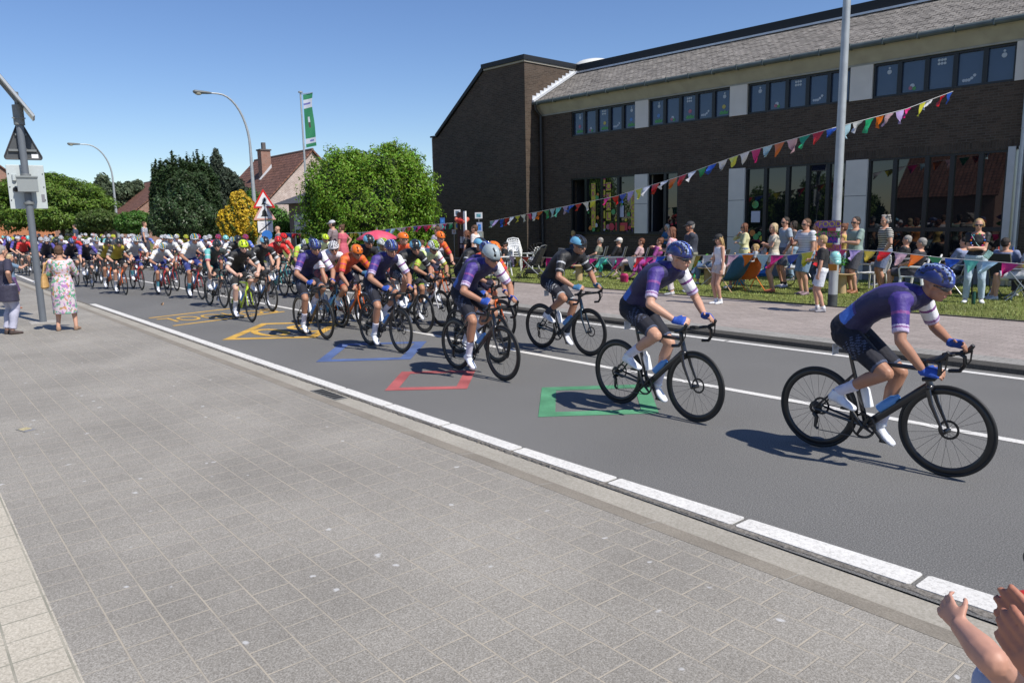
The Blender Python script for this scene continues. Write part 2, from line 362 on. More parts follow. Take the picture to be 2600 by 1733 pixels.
def road_text(name, txt, size, x, y, sy, parent):
    me = text_mesh(txt, size, .0012); me.transform(Matrix.Diagonal((1, sy, 1, 1))); me.transform(RX); me.transform(Matrix.Translation((x, y, .005))); mobj(name, me, yel, parent, smooth=False)
road_text('number', '30', 1.35, -13.52, 5.62, 1.2, yo)
th = math.radians(0)
yo2 = marking('road_marking', 'yellow painted word SCHOOL between two thin yellow lines across the lane', [[(-17.75, 4.25), (-17.65, 4.25), (-18.28, 6.85), (-18.38, 6.85)], [(-15.95, 4.25), (-15.85, 4.25), (-16.48, 6.85), (-16.58, 6.85)]], yel)
road_text('word', 'SCHOOL', .62, -17.0, 5.55, 1.9, yo2)

# ------------------------------------------------------------------ grass blades
def grass(name, x0, x1, y0, y1, n, z, hmin, hmax, m, seed=1):
    rng = np.random.default_rng(seed); px = rng.uniform(x0, x1, n); py = rng.uniform(y0, y1, n)
    h = rng.uniform(hmin, hmax, n); a = rng.uniform(0, math.pi*2, n); w = rng.uniform(.004, .009, n); l = rng.uniform(.2, .9, n)*h
    la = rng.uniform(0, math.pi*2, n)
    v = np.zeros((n, 3, 3)); v[:, 0] = np.stack([px-np.cos(a)*w, py-np.sin(a)*w, np.full(n, z)], 1); v[:, 1] = np.stack([px+np.cos(a)*w, py+np.sin(a)*w, np.full(n, z)], 1)
    v[:, 2] = np.stack([px+np.cos(la)*l, py+np.sin(la)*l, z+h], 1)
    return numpy_mesh(name, v.reshape(-1, 3), np.arange(n*3).reshape(n, 3), m)
def numpy_mesh(name, v, f, m, parent=None):
    me = bpy.data.meshes.new(name); k = f.shape[1]
    me.vertices.add(len(v)); me.vertices.foreach_set('co', v.astype(np.float32).ravel())
    me.loops.add(f.size); me.loops.foreach_set('vertex_index', f.astype(np.int32).ravel())
    me.polygons.add(len(f)); me.polygons.foreach_set('loop_start', np.arange(0, f.size, k, dtype=np.int32)); me.polygons.foreach_set('loop_total', np.full(len(f), k, dtype=np.int32))
    me.update(calc_edges=True); return mobj(name, me, m, parent, smooth=False)
bladem = mat('grass_blades', (.23, .27, .065), .55, var=.45, noise=.3, nscale=.6)
tag(grass('grass', -24, 1, 14.88, 22.5, 120000, .08, .02, .055, bladem), 'short mown green grass of the lawn in front of the brick building', 'grass', kind='stuff')

# ------------------------------------------------------------------ foliage
def leaves(name, blobs, n, size, m, parent=None, seed=1, up=.3, shell=.35, aspect=.45, rough=.25, droop=0):
    rng = np.random.default_rng(seed); blobs = np.array(blobs, float)
    wgt = (blobs[:, 3]*blobs[:, 4]+blobs[:, 4]*blobs[:, 5]+blobs[:, 3]*blobs[:, 5]); wgt /= wgt.sum()
    bi = rng.choice(len(blobs), n, p=wgt); B = blobs[bi]
    d = rng.normal(size=(n, 3)); d /= np.linalg.norm(d, axis=1)[:, None]
    # lumpy radius: sum of sines on direction
    lump = np.zeros(n)
    for k in range(7):
        q = rng.normal(size=3)*rng.uniform(3, 9); ph = rng.uniform(0, 6.28); lump += np.sin(d@q+ph+bi*1.7)
    lump = 1+rough*lump/7*1.6
    r = (1-shell*rng.random(n)**1.6)*lump
    P = B[:, :3]+d*B[:, 3:6]*r[:, None]
    nr = d/np.maximum(B[:, 3:6], .05); nr /= np.linalg.norm(nr, axis=1)[:, None]
    nr = nr+rng.normal(size=(n, 3))*.75+[0, 0, up]; nr /= np.linalg.norm(nr, axis=1)[:, None]
    a = np.cross(nr, rng.normal(size=(n, 3))); a /= np.linalg.norm(a, axis=1)[:, None]; b = np.cross(nr, a)
    s = size*rng.uniform(.6, 1.3, n)[:, None]
    v = np.stack([P-a*s*.5, P+b*s*aspect*.5+nr*s*.06, P+a*s*.5-np.array([0, 0, droop])*s, P-b*s*aspect*.5+nr*s*.06], 1)
    return numpy_mesh(name, v.reshape(-1, 3), np.arange(n*4).reshape(n, 4), m, parent)
def leafmat(name, col, rough=.45, var=.4, spec=.4):
    if name in MATS: return MATS[name]
    m = mat(name, col, rough, var=var, noise=.22, nscale=1.4, spec=spec); nt = m.node_tree; N = nt.nodes; L = nt.links
    b = N['Principled BSDF']; src = b.inputs['Base Color'].links[0].from_socket
    tr = N.new('ShaderNodeBsdfTranslucent'); L.new(src, tr.inputs[0]); ad = N.new('ShaderNodeMixShader'); ad.inputs[0].default_value = .3
    L.new(b.outputs[0], ad.inputs[1]); L.new(tr.outputs[0], ad.inputs[2]); L.new(ad.outputs[0], N['Material Output'].inputs[0]); return m
barkm = mat('bark', (.11, .08, .055), .9, noise=.3, nscale=12, bump=.6)
def tree(name, label, cat, base, blobs, n, size, lm, trunk=((0, 0, 0), (0, 0, 1)), tr=.12, group=None, seed=1, core=True, **kw):
    r = empty(name, base, 0, label, cat, group)
    bl = [(b[0], b[1], b[2], b[3], b[4], b[5]) for b in blobs]
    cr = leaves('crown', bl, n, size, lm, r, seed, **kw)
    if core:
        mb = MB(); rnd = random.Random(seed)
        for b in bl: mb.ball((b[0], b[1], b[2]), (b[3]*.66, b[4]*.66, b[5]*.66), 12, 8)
        co = mb.build('core_blocker', mat('blocker_dark', (.014, .024, .008), .95, noise=.5, nscale=3), cr)  # solid dark hull added inside the crown to block gaps between leaves
    mb = MB(); t = [Vector(p) for p in trunk]; mb.tube(t, [tr*(1-.5*i/max(1, len(t)-1)) for i in range(len(t))], 10)
    rnd = random.Random(seed+5)
    for b in bl[:10]: mb.tube([t[-1]*.6+t[0]*.4, t[-1], Vector(b[:3])], [tr*.5, tr*.4, tr*.12], 6)
    mb.build('trunk', barkm, r); return r
# ------------------------------------------------------------------ brick school building (local frame: x along the facade, y into the building)
A0 = (-12.93, 21.03, 0); BYAW = .0694
brickm = speckle_mat('dark_brick', (.042, .030, .021), (.071, .050, .037), (.11, .081, .060), s1=35, s2=.8, big=.15, bump=.5, brick=(.21, .065, .010, .5), mortar=(.10, .085, .07), rot=True, bvar=.25)
soldm = speckle_mat('soldier_brick', (.036, .027, .020), (.062, .045, .034), (.098, .074, .056), s1=35, s2=.8, big=.15, bump=.5, brick=(.065, .5, .010, 0), mortar=(.066, .058, .05), rot=True, bvar=.25)
rooftm = speckle_mat('grey_roof_tiles', (.13, .118, .105), (.20, .184, .166), (.33, .31, .285), s1=22, s2=1.2, big=.2, bump=.8, brick=(.20, .165, .014, .5), mortar=(.06, .054, .048), bvar=.2, spots=.1)
framem = mat('window_frame_black', (.012, .013, .015), .35); blackm = mat('black_bitumen', (.008, .009, .011), .55)
panelm = mat('grey_panel', (.64, .60, .55), .6, noise=.04, nscale=3); concm = mat('concrete_fascia', (.36, .34, .27), .8, noise=.12, nscale=2.5, bump=.2, bscale=30)
guttm = mat('zinc_green', (.08, .10, .10), .45, noise=.2, nscale=4); zincm = mat('zinc_flashing', (.62, .64, .67), .4, metal=.3, noise=.1, nscale=5)
plinm = mat('plinth', (.2, .2, .2), .8, noise=.1, nscale=4); alum = mat('aluminium', (.45, .46, .48), .4, metal=.6, noise=.05, nscale=5)
def glassm(name, col, rough=.015, spec=.9):
    return mat(name, col, rough, spec=spec, coat=0, noise=.1, nscale=2)
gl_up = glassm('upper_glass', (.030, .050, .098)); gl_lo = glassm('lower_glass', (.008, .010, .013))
bld = empty('school_building', A0, BYAW, 'long dark brown brick school building with grey tiled roof and black framed windows', 'building')
def bp_(s, n, z):      # building local -> world
    c, q = math.cos(BYAW), math.sin(BYAW); return Vector((A0[0]+s*c-n*q, A0[1]+s*q+n*c, z))
G0 = .1
win = [(-8.16, -5.15), (-4.6, -1.47), (-.88, 2.26), (2.86, 6.2), (6.9, 9.6)]
mb = MB()
S0, S1 = -9.83, 10.2
mb.box((S0, 0, 6.0), (S1, .34, 6.4)); mb.box((S0, 0, 3.66), (S1, .34, 5.05)); mb.box((S0, 0, 5.05), (-8.16, .34, 6.0)); mb.box((9.6, 0, 5.05), (S1, .34, 6.0))
mb.box((S0, 0, G0), (-8.2, .34, 3.66)); mb.box((-8.2, 0, G0), (-3.36, .34, 1.42)); mb.box((-3.36, 0, G0), (-1.43, .34, 3.66)); mb.box((6.55, 0, G0), (6.9, .34, 3.66)); mb.box((9.6, 0, G0), (S1, .34, 3.66))
mb.build('wall', brickm, bld, smooth=False)
mb = MB(); mb.box((-8.2, .002, 3.49), (-3.36, .34, 3.66)); mb.box((-1.43, .002, 3.44), (6.55, .34, 3.66)); mb.box((6.9, .002, 3.44), (9.6, .34, 3.66)); mb.build('brick_lintel', soldm, bld, smooth=False)
mb = MB(); mb.prism([(-.33, 6.42), (-.02, 6.0), (.1, 6.0), (.3, 6.45)], S0, S1, axis=0)
mb.build('fascia', concm, bld, smooth=False)
mb = MB(); mb.box((S0, -.035, 5.955), (S1, .0, 6.0)); mb.build('lintel_strip', mat('lintel_conc', (.3, .3, .27), .8, noise=.1, nscale=5), bld, smooth=False)
mb = MB(); mb.tube([(S0, -.40, 6.42), (S1, -.40, 6.42)], .075, 10)
for k in range(24): mb.box((S0+.3+k*.85, -.49, 6.34), (S0+.33+k*.85, -.31, 6.50))
mb.build('gutter', guttm, bld)
# roof
E0, Z0, E1, Z1 = -.36, 6.47, 2.1, 7.80
mb = MB(); dn = Vector((0, E1-E0, Z1-Z0)); Ls = dn.length; ang = math.atan2(Z1-Z0, E1-E0)
mb.box((S0, 0, -.08), (S1+1, Ls, 0))
rnd = random.Random(3)
rr = 0
while rr*.165 < Ls-.1:
    x = S0+.05+(rr % 2)*.12
    while x < S1:
        if rnd.random() < .55:
            t = rnd.uniform(.003, .011); mb.box((x+.006, rr*.165+.002, .001), (x+.232, rr*.165+.16, t))
        x += .24
    rr += 1
o = mb.build('roof', rooftm, bld, smooth=False); o.location = (0, E0, Z0); o.rotation_euler = (ang, 0, 0)
mb = MB(); mb.box((S0+.02, E1-.02, 7.86), (S1+1, 9, 8.15)); mb.build('ridge_band', blackm, bld, smooth=False)
mb = MB(); mb.box((S0+.06, E1-.1, 7.80), (S1+1, E1+.05, 7.86)); mb.build('ridge_flashing', zincm, bld, smooth=False)
# windows
stk = [mat('sticker_green', (.10, .32, .12), .8), mat('sticker_pale', (.45, .5, .55), .8), mat('sticker_yellow', (.5, .42, .12), .8), mat('sticker_pink', (.45, .16, .22), .8), mat('sticker_blue', (.12, .25, .5), .8)]
def window(s0, s1, z0, z1, cuts, gm, y=.10, fr=.055, label=None, transom=None, openp=()):
    mb = MB(); w = fr
    mb.box((s0, y-.06, z0), (s1, y+.06, z0+w)); mb.box((s0, y-.06, z1-w), (s1, y+.06, z1)); mb.box((s0, y-.06, z0+w), (s0+w, y+.06, z1-w)); mb.box((s1-w, y-.06, z0+w), (s1, y+.06, z1-w))
    for c in cuts: mb.box((c-w, y-.05, z0+w), (c+w, y+.05, z1-w))
    ed = [s0+w]+[q for c in cuts for q in (c-w, c+w)]+[s1-w]
    if transom:
        for i in range(0, len(ed), 2): mb.box((ed[i], y-.045, transom-w), (ed[i+1], y+.045, transom+w))
    f = mb.build('window', framem, bld, smooth=False)
    g = MB()
    for i in range(0, len(ed), 2):
        if i//2 in openp: continue
        # every pane sits a hair off true, as real glazing does
        t = rnd.uniform(-.004, .004); a, b = ed[i], ed[i+1]
        g.add([(a, y+.02, z0+w), (b, y+.02+t, z0+w), (b, y+.02+t+rnd.uniform(-.002, .002), z1-w), (a, y+.02, z1-w)], [(0, 1, 2, 3)])
    p = g.build('pane', gm, f, smooth=False)
    return f, ed
def upper_stickers(f, ed, y, z0, z1, full):
    mb = MB(); yy = y+.012
    def disc(cx, cz, r, mi, n=10): mb.add([(cx+r*math.cos(6.283*k/n), yy, cz+r*math.sin(6.283*k/n)) for k in range(n)], [tuple(range(n))], mi)
    for i in range(5):
        a, b = ed[2*i], ed[2*i+1]; m = (a+b)/2
        if i in (0, 4): disc(m+.05, z0+.60, .06, 1); disc(m+.05, z0+.70, .03, 1)
        if i == 2:
            for q in range(6): disc(m-.07+(q % 3)*.07, z0+.62+(q//3)*.09, .035, 1)
        if i == 1: disc(m-.02, z0+.16, .06, 1); disc(m-.06, z0+.11, .05, 3); disc(m+.03, z0+.09, .05, 0)
        if i == 3:
            for q in range(5): disc(m-.14+q*.06, z0+.12+(.04 if q > 2 else 0)+(.06 if q == 4 else 0), .038, 1)
        if full and i in (0, 2, 4):
            c = m+.03; mb.add([(c-.15, yy, z0+.06), (c+.15, yy, z0+.06), (c+.16, yy, z0+.16), (c+.09, yy, z0+.13), (c+.04, yy, z0+.19), (c-.03, yy, z0+.14), (c-.08, yy, z0+.18), (c-.15, yy, z0+.12)], [tuple(range(8))], 0)
            disc(c, z0+.29, .065, 2+(i+int(ed[0])) % 3)
    mb.build_split('window_sticker', stk, f)
for i, (a, b) in enumerate(win):
    w5 = (b-a)/5; f, ed = window(a, b, 5.05, 5.955, [a+w5*k for k in range(1, 5)], gl_up)
    upper_stickers(f, ed, .10, 5.05+.055, 5.9, i < 2)
mb = MB()
for a, b in ((-5.15, -4.6), (-1.47, -.88), (2.26, 2.86), (6.2, 6.9)): mb.box((a, -.03, 5.05), (b, .3, 5.955))
mb.box((-5.15, -.035, 1.42), (-4.6, .3, 3.47))
for a, b in ((-1.43, -.88), (2.26, 2.86)): mb.box((a, -.035, G0), (b, .3, 3.44))
for zz in (2.4, 1.3): pass
mb.build_split('grey_panel', panelm, bld)
mb = MB()
for a, b in ((-5.15, -4.6), (-1.43, -.88), (2.26, 2.86)):
    for zz in (2.45,)+((1.3,) if a > -2 else ()): mb.box((a, -.037, zz-.008), (b, -.03, zz+.008))
mb.build_split('panel_joint', mat('joint', (.12, .12, .12), .9), bld)
# dark rooms behind the open lights
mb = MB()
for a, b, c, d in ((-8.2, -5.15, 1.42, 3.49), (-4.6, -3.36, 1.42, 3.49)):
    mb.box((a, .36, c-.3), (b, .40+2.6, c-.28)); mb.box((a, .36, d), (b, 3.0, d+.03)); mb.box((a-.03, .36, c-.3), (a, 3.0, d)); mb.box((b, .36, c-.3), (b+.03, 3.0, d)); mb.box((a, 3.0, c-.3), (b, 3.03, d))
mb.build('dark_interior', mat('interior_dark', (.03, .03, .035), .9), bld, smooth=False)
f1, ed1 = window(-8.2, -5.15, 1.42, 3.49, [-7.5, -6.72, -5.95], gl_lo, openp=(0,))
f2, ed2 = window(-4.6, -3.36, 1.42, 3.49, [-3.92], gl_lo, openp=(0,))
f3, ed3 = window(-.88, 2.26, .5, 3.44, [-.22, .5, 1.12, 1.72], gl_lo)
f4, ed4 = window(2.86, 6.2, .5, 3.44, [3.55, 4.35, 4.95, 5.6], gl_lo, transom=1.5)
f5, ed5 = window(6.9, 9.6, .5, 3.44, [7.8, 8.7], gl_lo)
mb = MB()
for a, b in ((-.88, 2.26), (2.86, 6.2), (6.9, 9.6)): mb.box((a, .0, G0), (b, .3, .5))
mb.build('plinth', plinm, bld, smooth=False)
mb = MB(); mb.box((-8.22, -.03, 1.37), (-3.34, .06, 1.42)); mb.build('window_sill', framem, bld, smooth=False)
# right end: pilaster strips and downpipes
mb = MB(); mb.box((6.2, -.06, G0), (6.36, .2, 3.5)); mb.box((6.42, -.06, G0), (6.55, .2, 3.5)); mb.build('pilaster', alum, bld, smooth=False)
mb = MB(); mb.tube([(6.5, -.12, 6.3), (6.5, -.12, .2)], .05, 10)
for z in (1.2, 2.6, 3.9, 5.2): mb.ring((6.5, -.12, z), .055, .008, (0, 0, 1), 14, 6)
mb.build('downpipe', alum, bld)
mb = MB(); mb.tube([(-9.66, -.42, 6.36), (-9.66, -.40, 6.2), (-9.62, -.15, 5.95), (-9.62, -.12, .3)], .055, 10)
for z in (1.0, 2.2, 3.3, 4.6, 5.6): mb.ring((-9.62, -.12, z), .058, .012, (0, 0, 1), 14, 6)
mb.build('downpipe', mat('pipe_dark', (.03, .03, .032), .45), bld)
# cross wing (tower) in front of the facade
prof = [(-15.65, G0), (-9.8, G0), (-9.8, 7.93), (-12.13, 7.93), (-15.25, 5.63), (-15.65, 5.63)]
mb = MB(); mb.prism(prof, -.82, 9, axis=1); mb.build('wing_wall', brickm, bld, smooth=False)
mb = MB(); mb.prism([(-12.2, 8.0), (-12.2, 8.18), (-9.72, 8.18), (-9.72, 8.0)], -.92, 9.1, axis=1)
mb.prism([(-15.30, 5.66), (-15.38, 5.74), (-12.24, 8.05), (-12.13, 7.95)], -.9, 9.1, axis=1); mb.prism([(-15.72, 5.635), (-15.72, 5.70), (-15.3, 5.70), (-15.3, 5.635)], -.9, 9.1, axis=1); mb.build('wing_roof_edge', blackm, bld, smooth=False)
mb = MB(); mb.prism([(-12.12, 7.93), (-12.12, 7.995), (-9.76, 7.995), (-9.76, 7.93)], -.86, 9, axis=1); mb.build('wing_trim', mat('trim_beige', (.36, .33, .27), .7), bld, smooth=False)
mb = MB(); mb.tube([(-15.72, -.75, 5.62), (-15.72, -.75, .2)], .045, 8); mb.ring((-15.72, -.75, 4.8), .05, .012, (0, 0, 1), 12, 6); mb.build('downpipe', mat('pipe_tan', (.4, .3, .22), .5), bld)
mb = MB(); k = 0; nst = 12
for k in range(nst):
    t0 = k/nst; y0 = -.42+t0*(2.15+.42); z0 = 6.42+t0*1.40
    mb.box((-9.80, y0, z0), (-9.785, y0+.235, z0+.30))
mb.prism([(-.46, 6.44), (2.1, 7.84), (2.1, 7.92), (-.46, 6.53)], -9.79, -9.68, axis=0)
mb.build('stepped_flashing', zincm, bld, smooth=False)
mb = MB(); mb.ball((-9.6, 3.1, 8.16), (.9, .9, .32), 18, 8); mb.build('skylight_dome', mat('dome', (.7, .7, .66), .3), bld)
mb = MB(); mb.prism([(-19.4, 5.6), (-15.66, 5.75), (-15.66, 4.2), (-19.4, 4.2)], 4, 8); mb.build('low_roof', rooftm, bld, smooth=False)
# letters and paper decorations in the lower left window
paper_y = mat('paper_yellow', (.52, .45, .06), .8); paper_o = mat('paper_orange', (.55, .2, .05), .8); paper_w = mat('paper_white', (.5, .5, .6), .8); paper_r = mat('paper_red', (.5, .06, .08), .8)
ltr_m = mat('letter_magenta', (.42, .04, .20), .8); stickm = [paper_y, paper_o, paper_w, paper_r, stk[0], stk[4], stk[3]]
RW = Matrix(((1, 0, 0, 0), (0, 0, -1, 0), (0, 1, 0, 0), (0, 0, 0, 1)))
def letters(word, s, ztop, dz, w, parent, gap=0., base=paper_y, lm=ltr_m):
    for i, ch in enumerate(word):
        z = ztop-i*dz
        if ch == ' ': continue
        mb = MB(); mb.box((s-w/2, .085, z-dz/2+gap), (s+w/2, .088, z+dz/2-gap)); o = mb.build('letter_card', base, parent, smooth=False)
        text_obj('letter', ch, dz*.95, lm, Matrix.Translation((s, .082, z))@RW, o, .001)
letters('DRINKS', -7.15, 3.14, .275, .2, f1)
letters('CCTIS', -6.68, 3.28, .39, .2, f1, .055); letters('OKAL', -6.42, 3.12, .36, .22, f1, .03)
letters('FOOD', -5.28, 2.62, .285, .21, f1)
mb = MB(); yy = .087
def disc(cx, cz, r, mi, n=9): mb.add([(cx+r*math.cos(6.283*k/n), yy, cz+r*math.sin(6.283*k/n)) for k in range(n)], [tuple(range(n))], mi)
for cx, cz, r, mi in ((-6.98, 2.75, .09, 4), (-6.94, 2.85, .06, 1), (-6.2, 2.2, .1, 4), (-5.85, 2.45, .09, 4), (-5.9, 2.47, .06, 1), (-7.3, 1.62, .09, 1), (-7.02, 1.72, .08, 2), (-7.15, 1.56, .08, 4), (-6.65, 1.58, .08, 2), (-6.45, 1.66, .1, 6), (-6.28, 1.66, .14, 3), (-6.95, 2.0, .07, 1), (-5.95, 1.85, .07, 4), (-5.62, 1.9, .06, 0), (-5.5, 2.1, .08, 4), (-5.45, 1.62, .07, 3), (-7.4, 2.2, .05, 4), (-6.08, 1.9, .05, 0)): disc(cx, cz, r, mi)
mb.box((-6.1, yy, 1.52), (-5.55, yy+.004, 1.80), 3); mb.box((-5.98, yy-.004, 1.5), (-5.68, yy, 1.7), 1); mb.box((-6.0, yy, 2.0), (-5.72, yy+.004, 2.42), 2)
mb.build_split('paper_decoration', stickm, f1)
mb = MB()
for cx, cz, r, mi in ((-.55, 2.3, .12, 4), (-.58, 2.32, .08, 0), (-.62, 1.42, .1, 1), (-.5, 1.3, .1, 4), (-.3, 1.25, .08, 0), (-.38, 1.4, .07, 4)): disc(cx, cz, r, mi)
mb.box((-.68, yy, 1.75), (-.38, yy+.004, 2.1), 2)
mb.build_split('paper_decoration', stickm, f3)
for a, t in ((-3.75, 2.6),):
    mb = MB(); mb.add([(a, .2, 2.62), (a+.18, .2, 2.6), (a+.12, .2, 2.5), (a+.05, .2, 2.56)], [(0, 1, 2, 3)], 0); mb.add([(a+.28, .2, 2.72), (a+.42, .2, 2.68), (a+.4, .2, 2.6)], [(0, 1, 2)], 3); mb.build_split('paper_decoration', stickm, f2)

# ------------------------------------------------------------------ houses
tilem = speckle_mat('brown_roof_tiles', (.13, .06, .043), (.19, .09, .065), (.27, .15, .11), s1=9, s2=.8, big=.12, bump=.8, brick=(.3, .36, .045, 0), mortar=(.04, .022, .018), bvar=.2)
whbrick = speckle_mat('pale_brick', (.42, .34, .31), (.52, .43, .40), (.62, .54, .5), s1=20, s2=1, big=.1, brick=(.24, .09, .016, .5), mortar=(.26, .17, .14), rot=True, bvar=.12)
redbrick = speckle_mat('red_brick', (.2, .09, .06), (.27, .13, .09), (.36, .19, .14), s1=20, s2=1, big=.1, brick=(.22, .07, .012, .5), mortar=(.3, .26, .23), rot=True, bvar=.15)
def gable_house(name, label, xg, length, yr, zr, half, zt, wallm, chim=None, zb=.1, slope_only=False):
    "ridge along x; gable at xg facing +x; eaves at yr +- half, height zt"
    r = empty(name, (xg, yr, 0), 0, label, 'house')
    mb = MB(); mb.prism([(-half+.25, zb), (half-.25, zb), (half-.25, zt), (0, zr-.12), (-half+.25, zt)], -length, -.02, axis=0); mb.build('wall', wallm, r, smooth=False)
    sl = math.hypot(half, zr-zt); an = math.atan2(zr-zt, half); rf = None
    for sgn in (1, -1):
        mb = MB(); mb.box((-length-.2, -sl-.1, 0), (.12, 0.0, .12)); o = mb.build('roof', tilem, r, smooth=False); o.location = (0, 0, zr-.06); o.rotation_euler = (an, 0, 0) if sgn == 1 else (an, 0, math.pi)
        if sgn == -1: o.location = (-length, 0, zr-.06)
        rf = rf or o
    mb = MB(); mb.tube([(-length-.2, 0, zr+.08), (.15, 0, zr+.08)], .11, 8); mb.build('ridge_tiles', mat('ridge_tile', (.14, .09, .07), .8), r)
    if chim:
        cx, cy, w, h0, h1 = chim; mb = MB(); mb.box((cx-w, cy-w, h0), (cx+w, cy+w, h1)); c = mb.build('chimney', redbrick, r, smooth=False)
        mb = MB(); mb.box((cx-w-.08, cy-w-.08, h1), (cx+w+.08, cy+w+.08, h1+.08)); mb.box((cx-.12, cy-.12, h1+.08), (cx+.12, cy+.12, h1+.5)); mb.build('chimney_cap', mat('cap', (.1, .09, .09), .8), c, smooth=False)
        mb = MB(); mb.box((cx+w, cy-w-.3, h0+.1), (cx+w+.03, cy+w, h0+.45)); mb.build('chimney_flashing', zincm, c, smooth=False)
    return r
ap = gp(792, 382, 8.0); rl = gp(630, 409, 8.0); el = gx(682, 504, ap.x)
hs_half = 6.2; sl_ = (8.0-el.z)/(ap.y-el.y)
h1 = gable_house('brick_house', 'house with steep brown roof, brick chimney and pale gable behind the yellow bush', ap.x, abs(rl.x-ap.x), ap.y, 8.0, hs_half, 8.0-sl_*hs_half, whbrick)
# chimney on the front slope
c = gy(677, 410, ap.y-1.4); cz = gy(677, 383, ap.y-1.4).z
mb = MB(); mb.box((-.42, -.42, 0), (.42, .42, 2.6)); ch = mb.build('chimney', redbrick, h1, smooth=False); ch.location = (c.x-ap.x, -1.6, cz-2.6)
mb = MB(); mb.box((-.5, -.5, 2.6), (.5, .5, 2.72)); mb.box((-.15, -.15, 2.72), (.15, .15, 3.3)); mb.build('chimney_cap', mat('cap', (.1, .09, .09), .8), ch, smooth=False)
mb = MB(); mb.prism([(-.8, .1), (-.43, .1), (.43, 1.1), (.43, 1.45)], .425, .47, axis=0); mb.build('chimney_flashing', zincm, ch, smooth=False)
# lower part of the roof beside the main ridge and the left roof
r2 = gp(385, 478, 7.0)
h2 = gable_house('brick_house', 'low house with brown tiled roof showing left of the dark yew behind round shrubs', r2.x+1, 16, r2.y+3.0, 8.4, 7.5, 2.6, redbrick)
# small flat brown outbuilding
o1 = gd(735, 555, 42); ob = empty('garage', (o1.x, o1.y, 0), .1, 'low brown outbuilding with dark hipped roof and white window left of the bright bush', 'outbuilding')
mb = MB(); mb.box((0, 0, .1), (5, 5, 3.05)); mb.build('wall', mat('render_brown', (.20, .16, .14), .85, noise=.1, nscale=3), ob, smooth=False)
mb = MB(); mb.add([(-.6, -.6, 3.05), (5.6, -.6, 3.05), (5.6, 5.6, 3.05), (-.6, 5.6, 3.05), (2.5, 2.5, 4.5)], [(0, 1, 4), (1, 2, 4), (2, 3, 4), (3, 0, 4), (3, 2, 1, 0)]); mb.build('roof', mat('slate', (.07, .07, .075), .7, noise=.2, nscale=6), ob, smooth=False)
mb = MB(); mb.box((.55, -.04, .4), (1.75, .02, 2.5)); w = mb.build('window', mat('frame_white', (.6, .6, .6), .6), ob, smooth=False)
mb = MB(); mb.box((.68, -.06, .5), (1.05, -.03, 1.7)); mb.box((1.2, -.06, .5), (1.6, -.03, 1.7)); mb.build('pane', gl_lo, w, smooth=False)
# orange house at the far left
oh = gd(-25, 560, 85); hz = gable_house('orange_house', 'orange brick house at the far left edge behind the broad tree', oh.x+1, 9, oh.y+2.6, 4.6, 2.6, 3.4, speckle_mat('orange_brick', (.32, .12, .05), (.42, .17, .08), (.5, .23, .12), s1=20, s2=1, big=.1))
mb = MB(); mb.box((-2.3, -2.45, 1.9), (-.8, -2.3, 2.5)); mb.build('window', mat('frame_white', (.6, .6, .6), .6), hz, smooth=False)
gh = gd(-20, 500, 95); gable_house('grey_house', 'house with grey roof just visible at the left edge above the hedge', gh.x, 14, gh.y, 9.5, 6, 4, redbrick)

# ------------------------------------------------------------------ trees and hedges
bright = leafmat('bright_laurel', (.155, .27, .025), .5, .5, .3); yew = leafmat('yew_green', (.035, .065, .02), .6, .35); darkb = leafmat('dark_bush', (.05, .085, .03), .45, .5); broad = leafmat('broad_green', (.13, .21, .03), .5, .4)
hedge = leafmat('hedge_green', (.09, .14, .03), .5, .4); midg = leafmat('mid_green', (.085, .19, .03), .5, .4); spruce = leafmat('spruce', (.05, .07, .045), .7, .4); far = leafmat('far_green', (.10, .135, .075), .7, .3); yellowf = leafmat('yellow_flowers', (.62, .42, .03), .6, .3)
def blobs_at(d, lst, depth=None):
    "list of (px, py, rx_px, rz_px) at distance d -> base + local blobs"
    out = []; c0 = None
    for px, py, rw, rh in lst:
        c = gd(px, py, d); s = d/CF*1.02
        out.append((c, rw*s, rh*s))
    b = Vector((out[0][0].x, out[0][0].y, .1)); bl = [((c-b).x, (c-b).y, (c-b).z, rw, depth or rw*.8, rh) for c, rw, rh in out]
    return b, bl
def T(name, label, cat, d, lst, n, size, lm, tr=.15, depth=None, **kw):
    b, bl = blobs_at(d, lst, depth); zc = min(max(bl, key=lambda q: q[5])[2], 3)
    return tree(name, label, cat, b, bl, n, size, lm, trunk=((0, 0, 0), (.05, 0, max(.4, zc*.5)), (0, .05, max(.8, zc))), tr=tr, **kw)
T('laurel_bush', 'large round bright green laurel bush growing against the dark brick end wall', 'bush', 29.5, [(940, 520, 160, 120), (850, 475, 82, 80), (1030, 470, 78, 82), (865, 570, 98, 90), (1015, 570, 92, 95), (965, 430, 95, 50), (795, 510, 34, 60), (870, 425, 50, 40), (1078, 520, 32, 80), (1075, 590, 36, 60), (1035, 415, 40, 35), (905, 400, 26, 22), (990, 382, 30, 20), (815, 590, 45, 60)], 70000, .12, bright, shell=.34, rough=.42, seed=3, up=.5)
T('yew_tree', 'dense dark green yew with many upright tips behind the peloton', 'tree', 46, [(470, 508, 80, 84), (430, 500, 42, 72), (518, 498, 42, 72), (402, 525, 22, 58)]+[(x, 474-h, 5, 50) for x, h in ((392, -6), (400, 4), (412, 10), (421, -4), (430, 6), (441, 32), (450, 10), (462, 16), (471, 4), (478, 26), (488, 12), (496, 22), (505, 30), (513, 16), (520, 24), (531, 10), (538, -4))], 45000, .2, yew, shell=.3, seed=5, up=.9, aspect=.35)
T('dark_shrub', 'dark glossy broad shrub standing low in front of the yew', 'bush', 43, [(470, 560, 88, 55), (420, 555, 42, 52), (520, 560, 45, 48), (470, 520, 50, 40)], 22000, .16, darkb, seed=6)
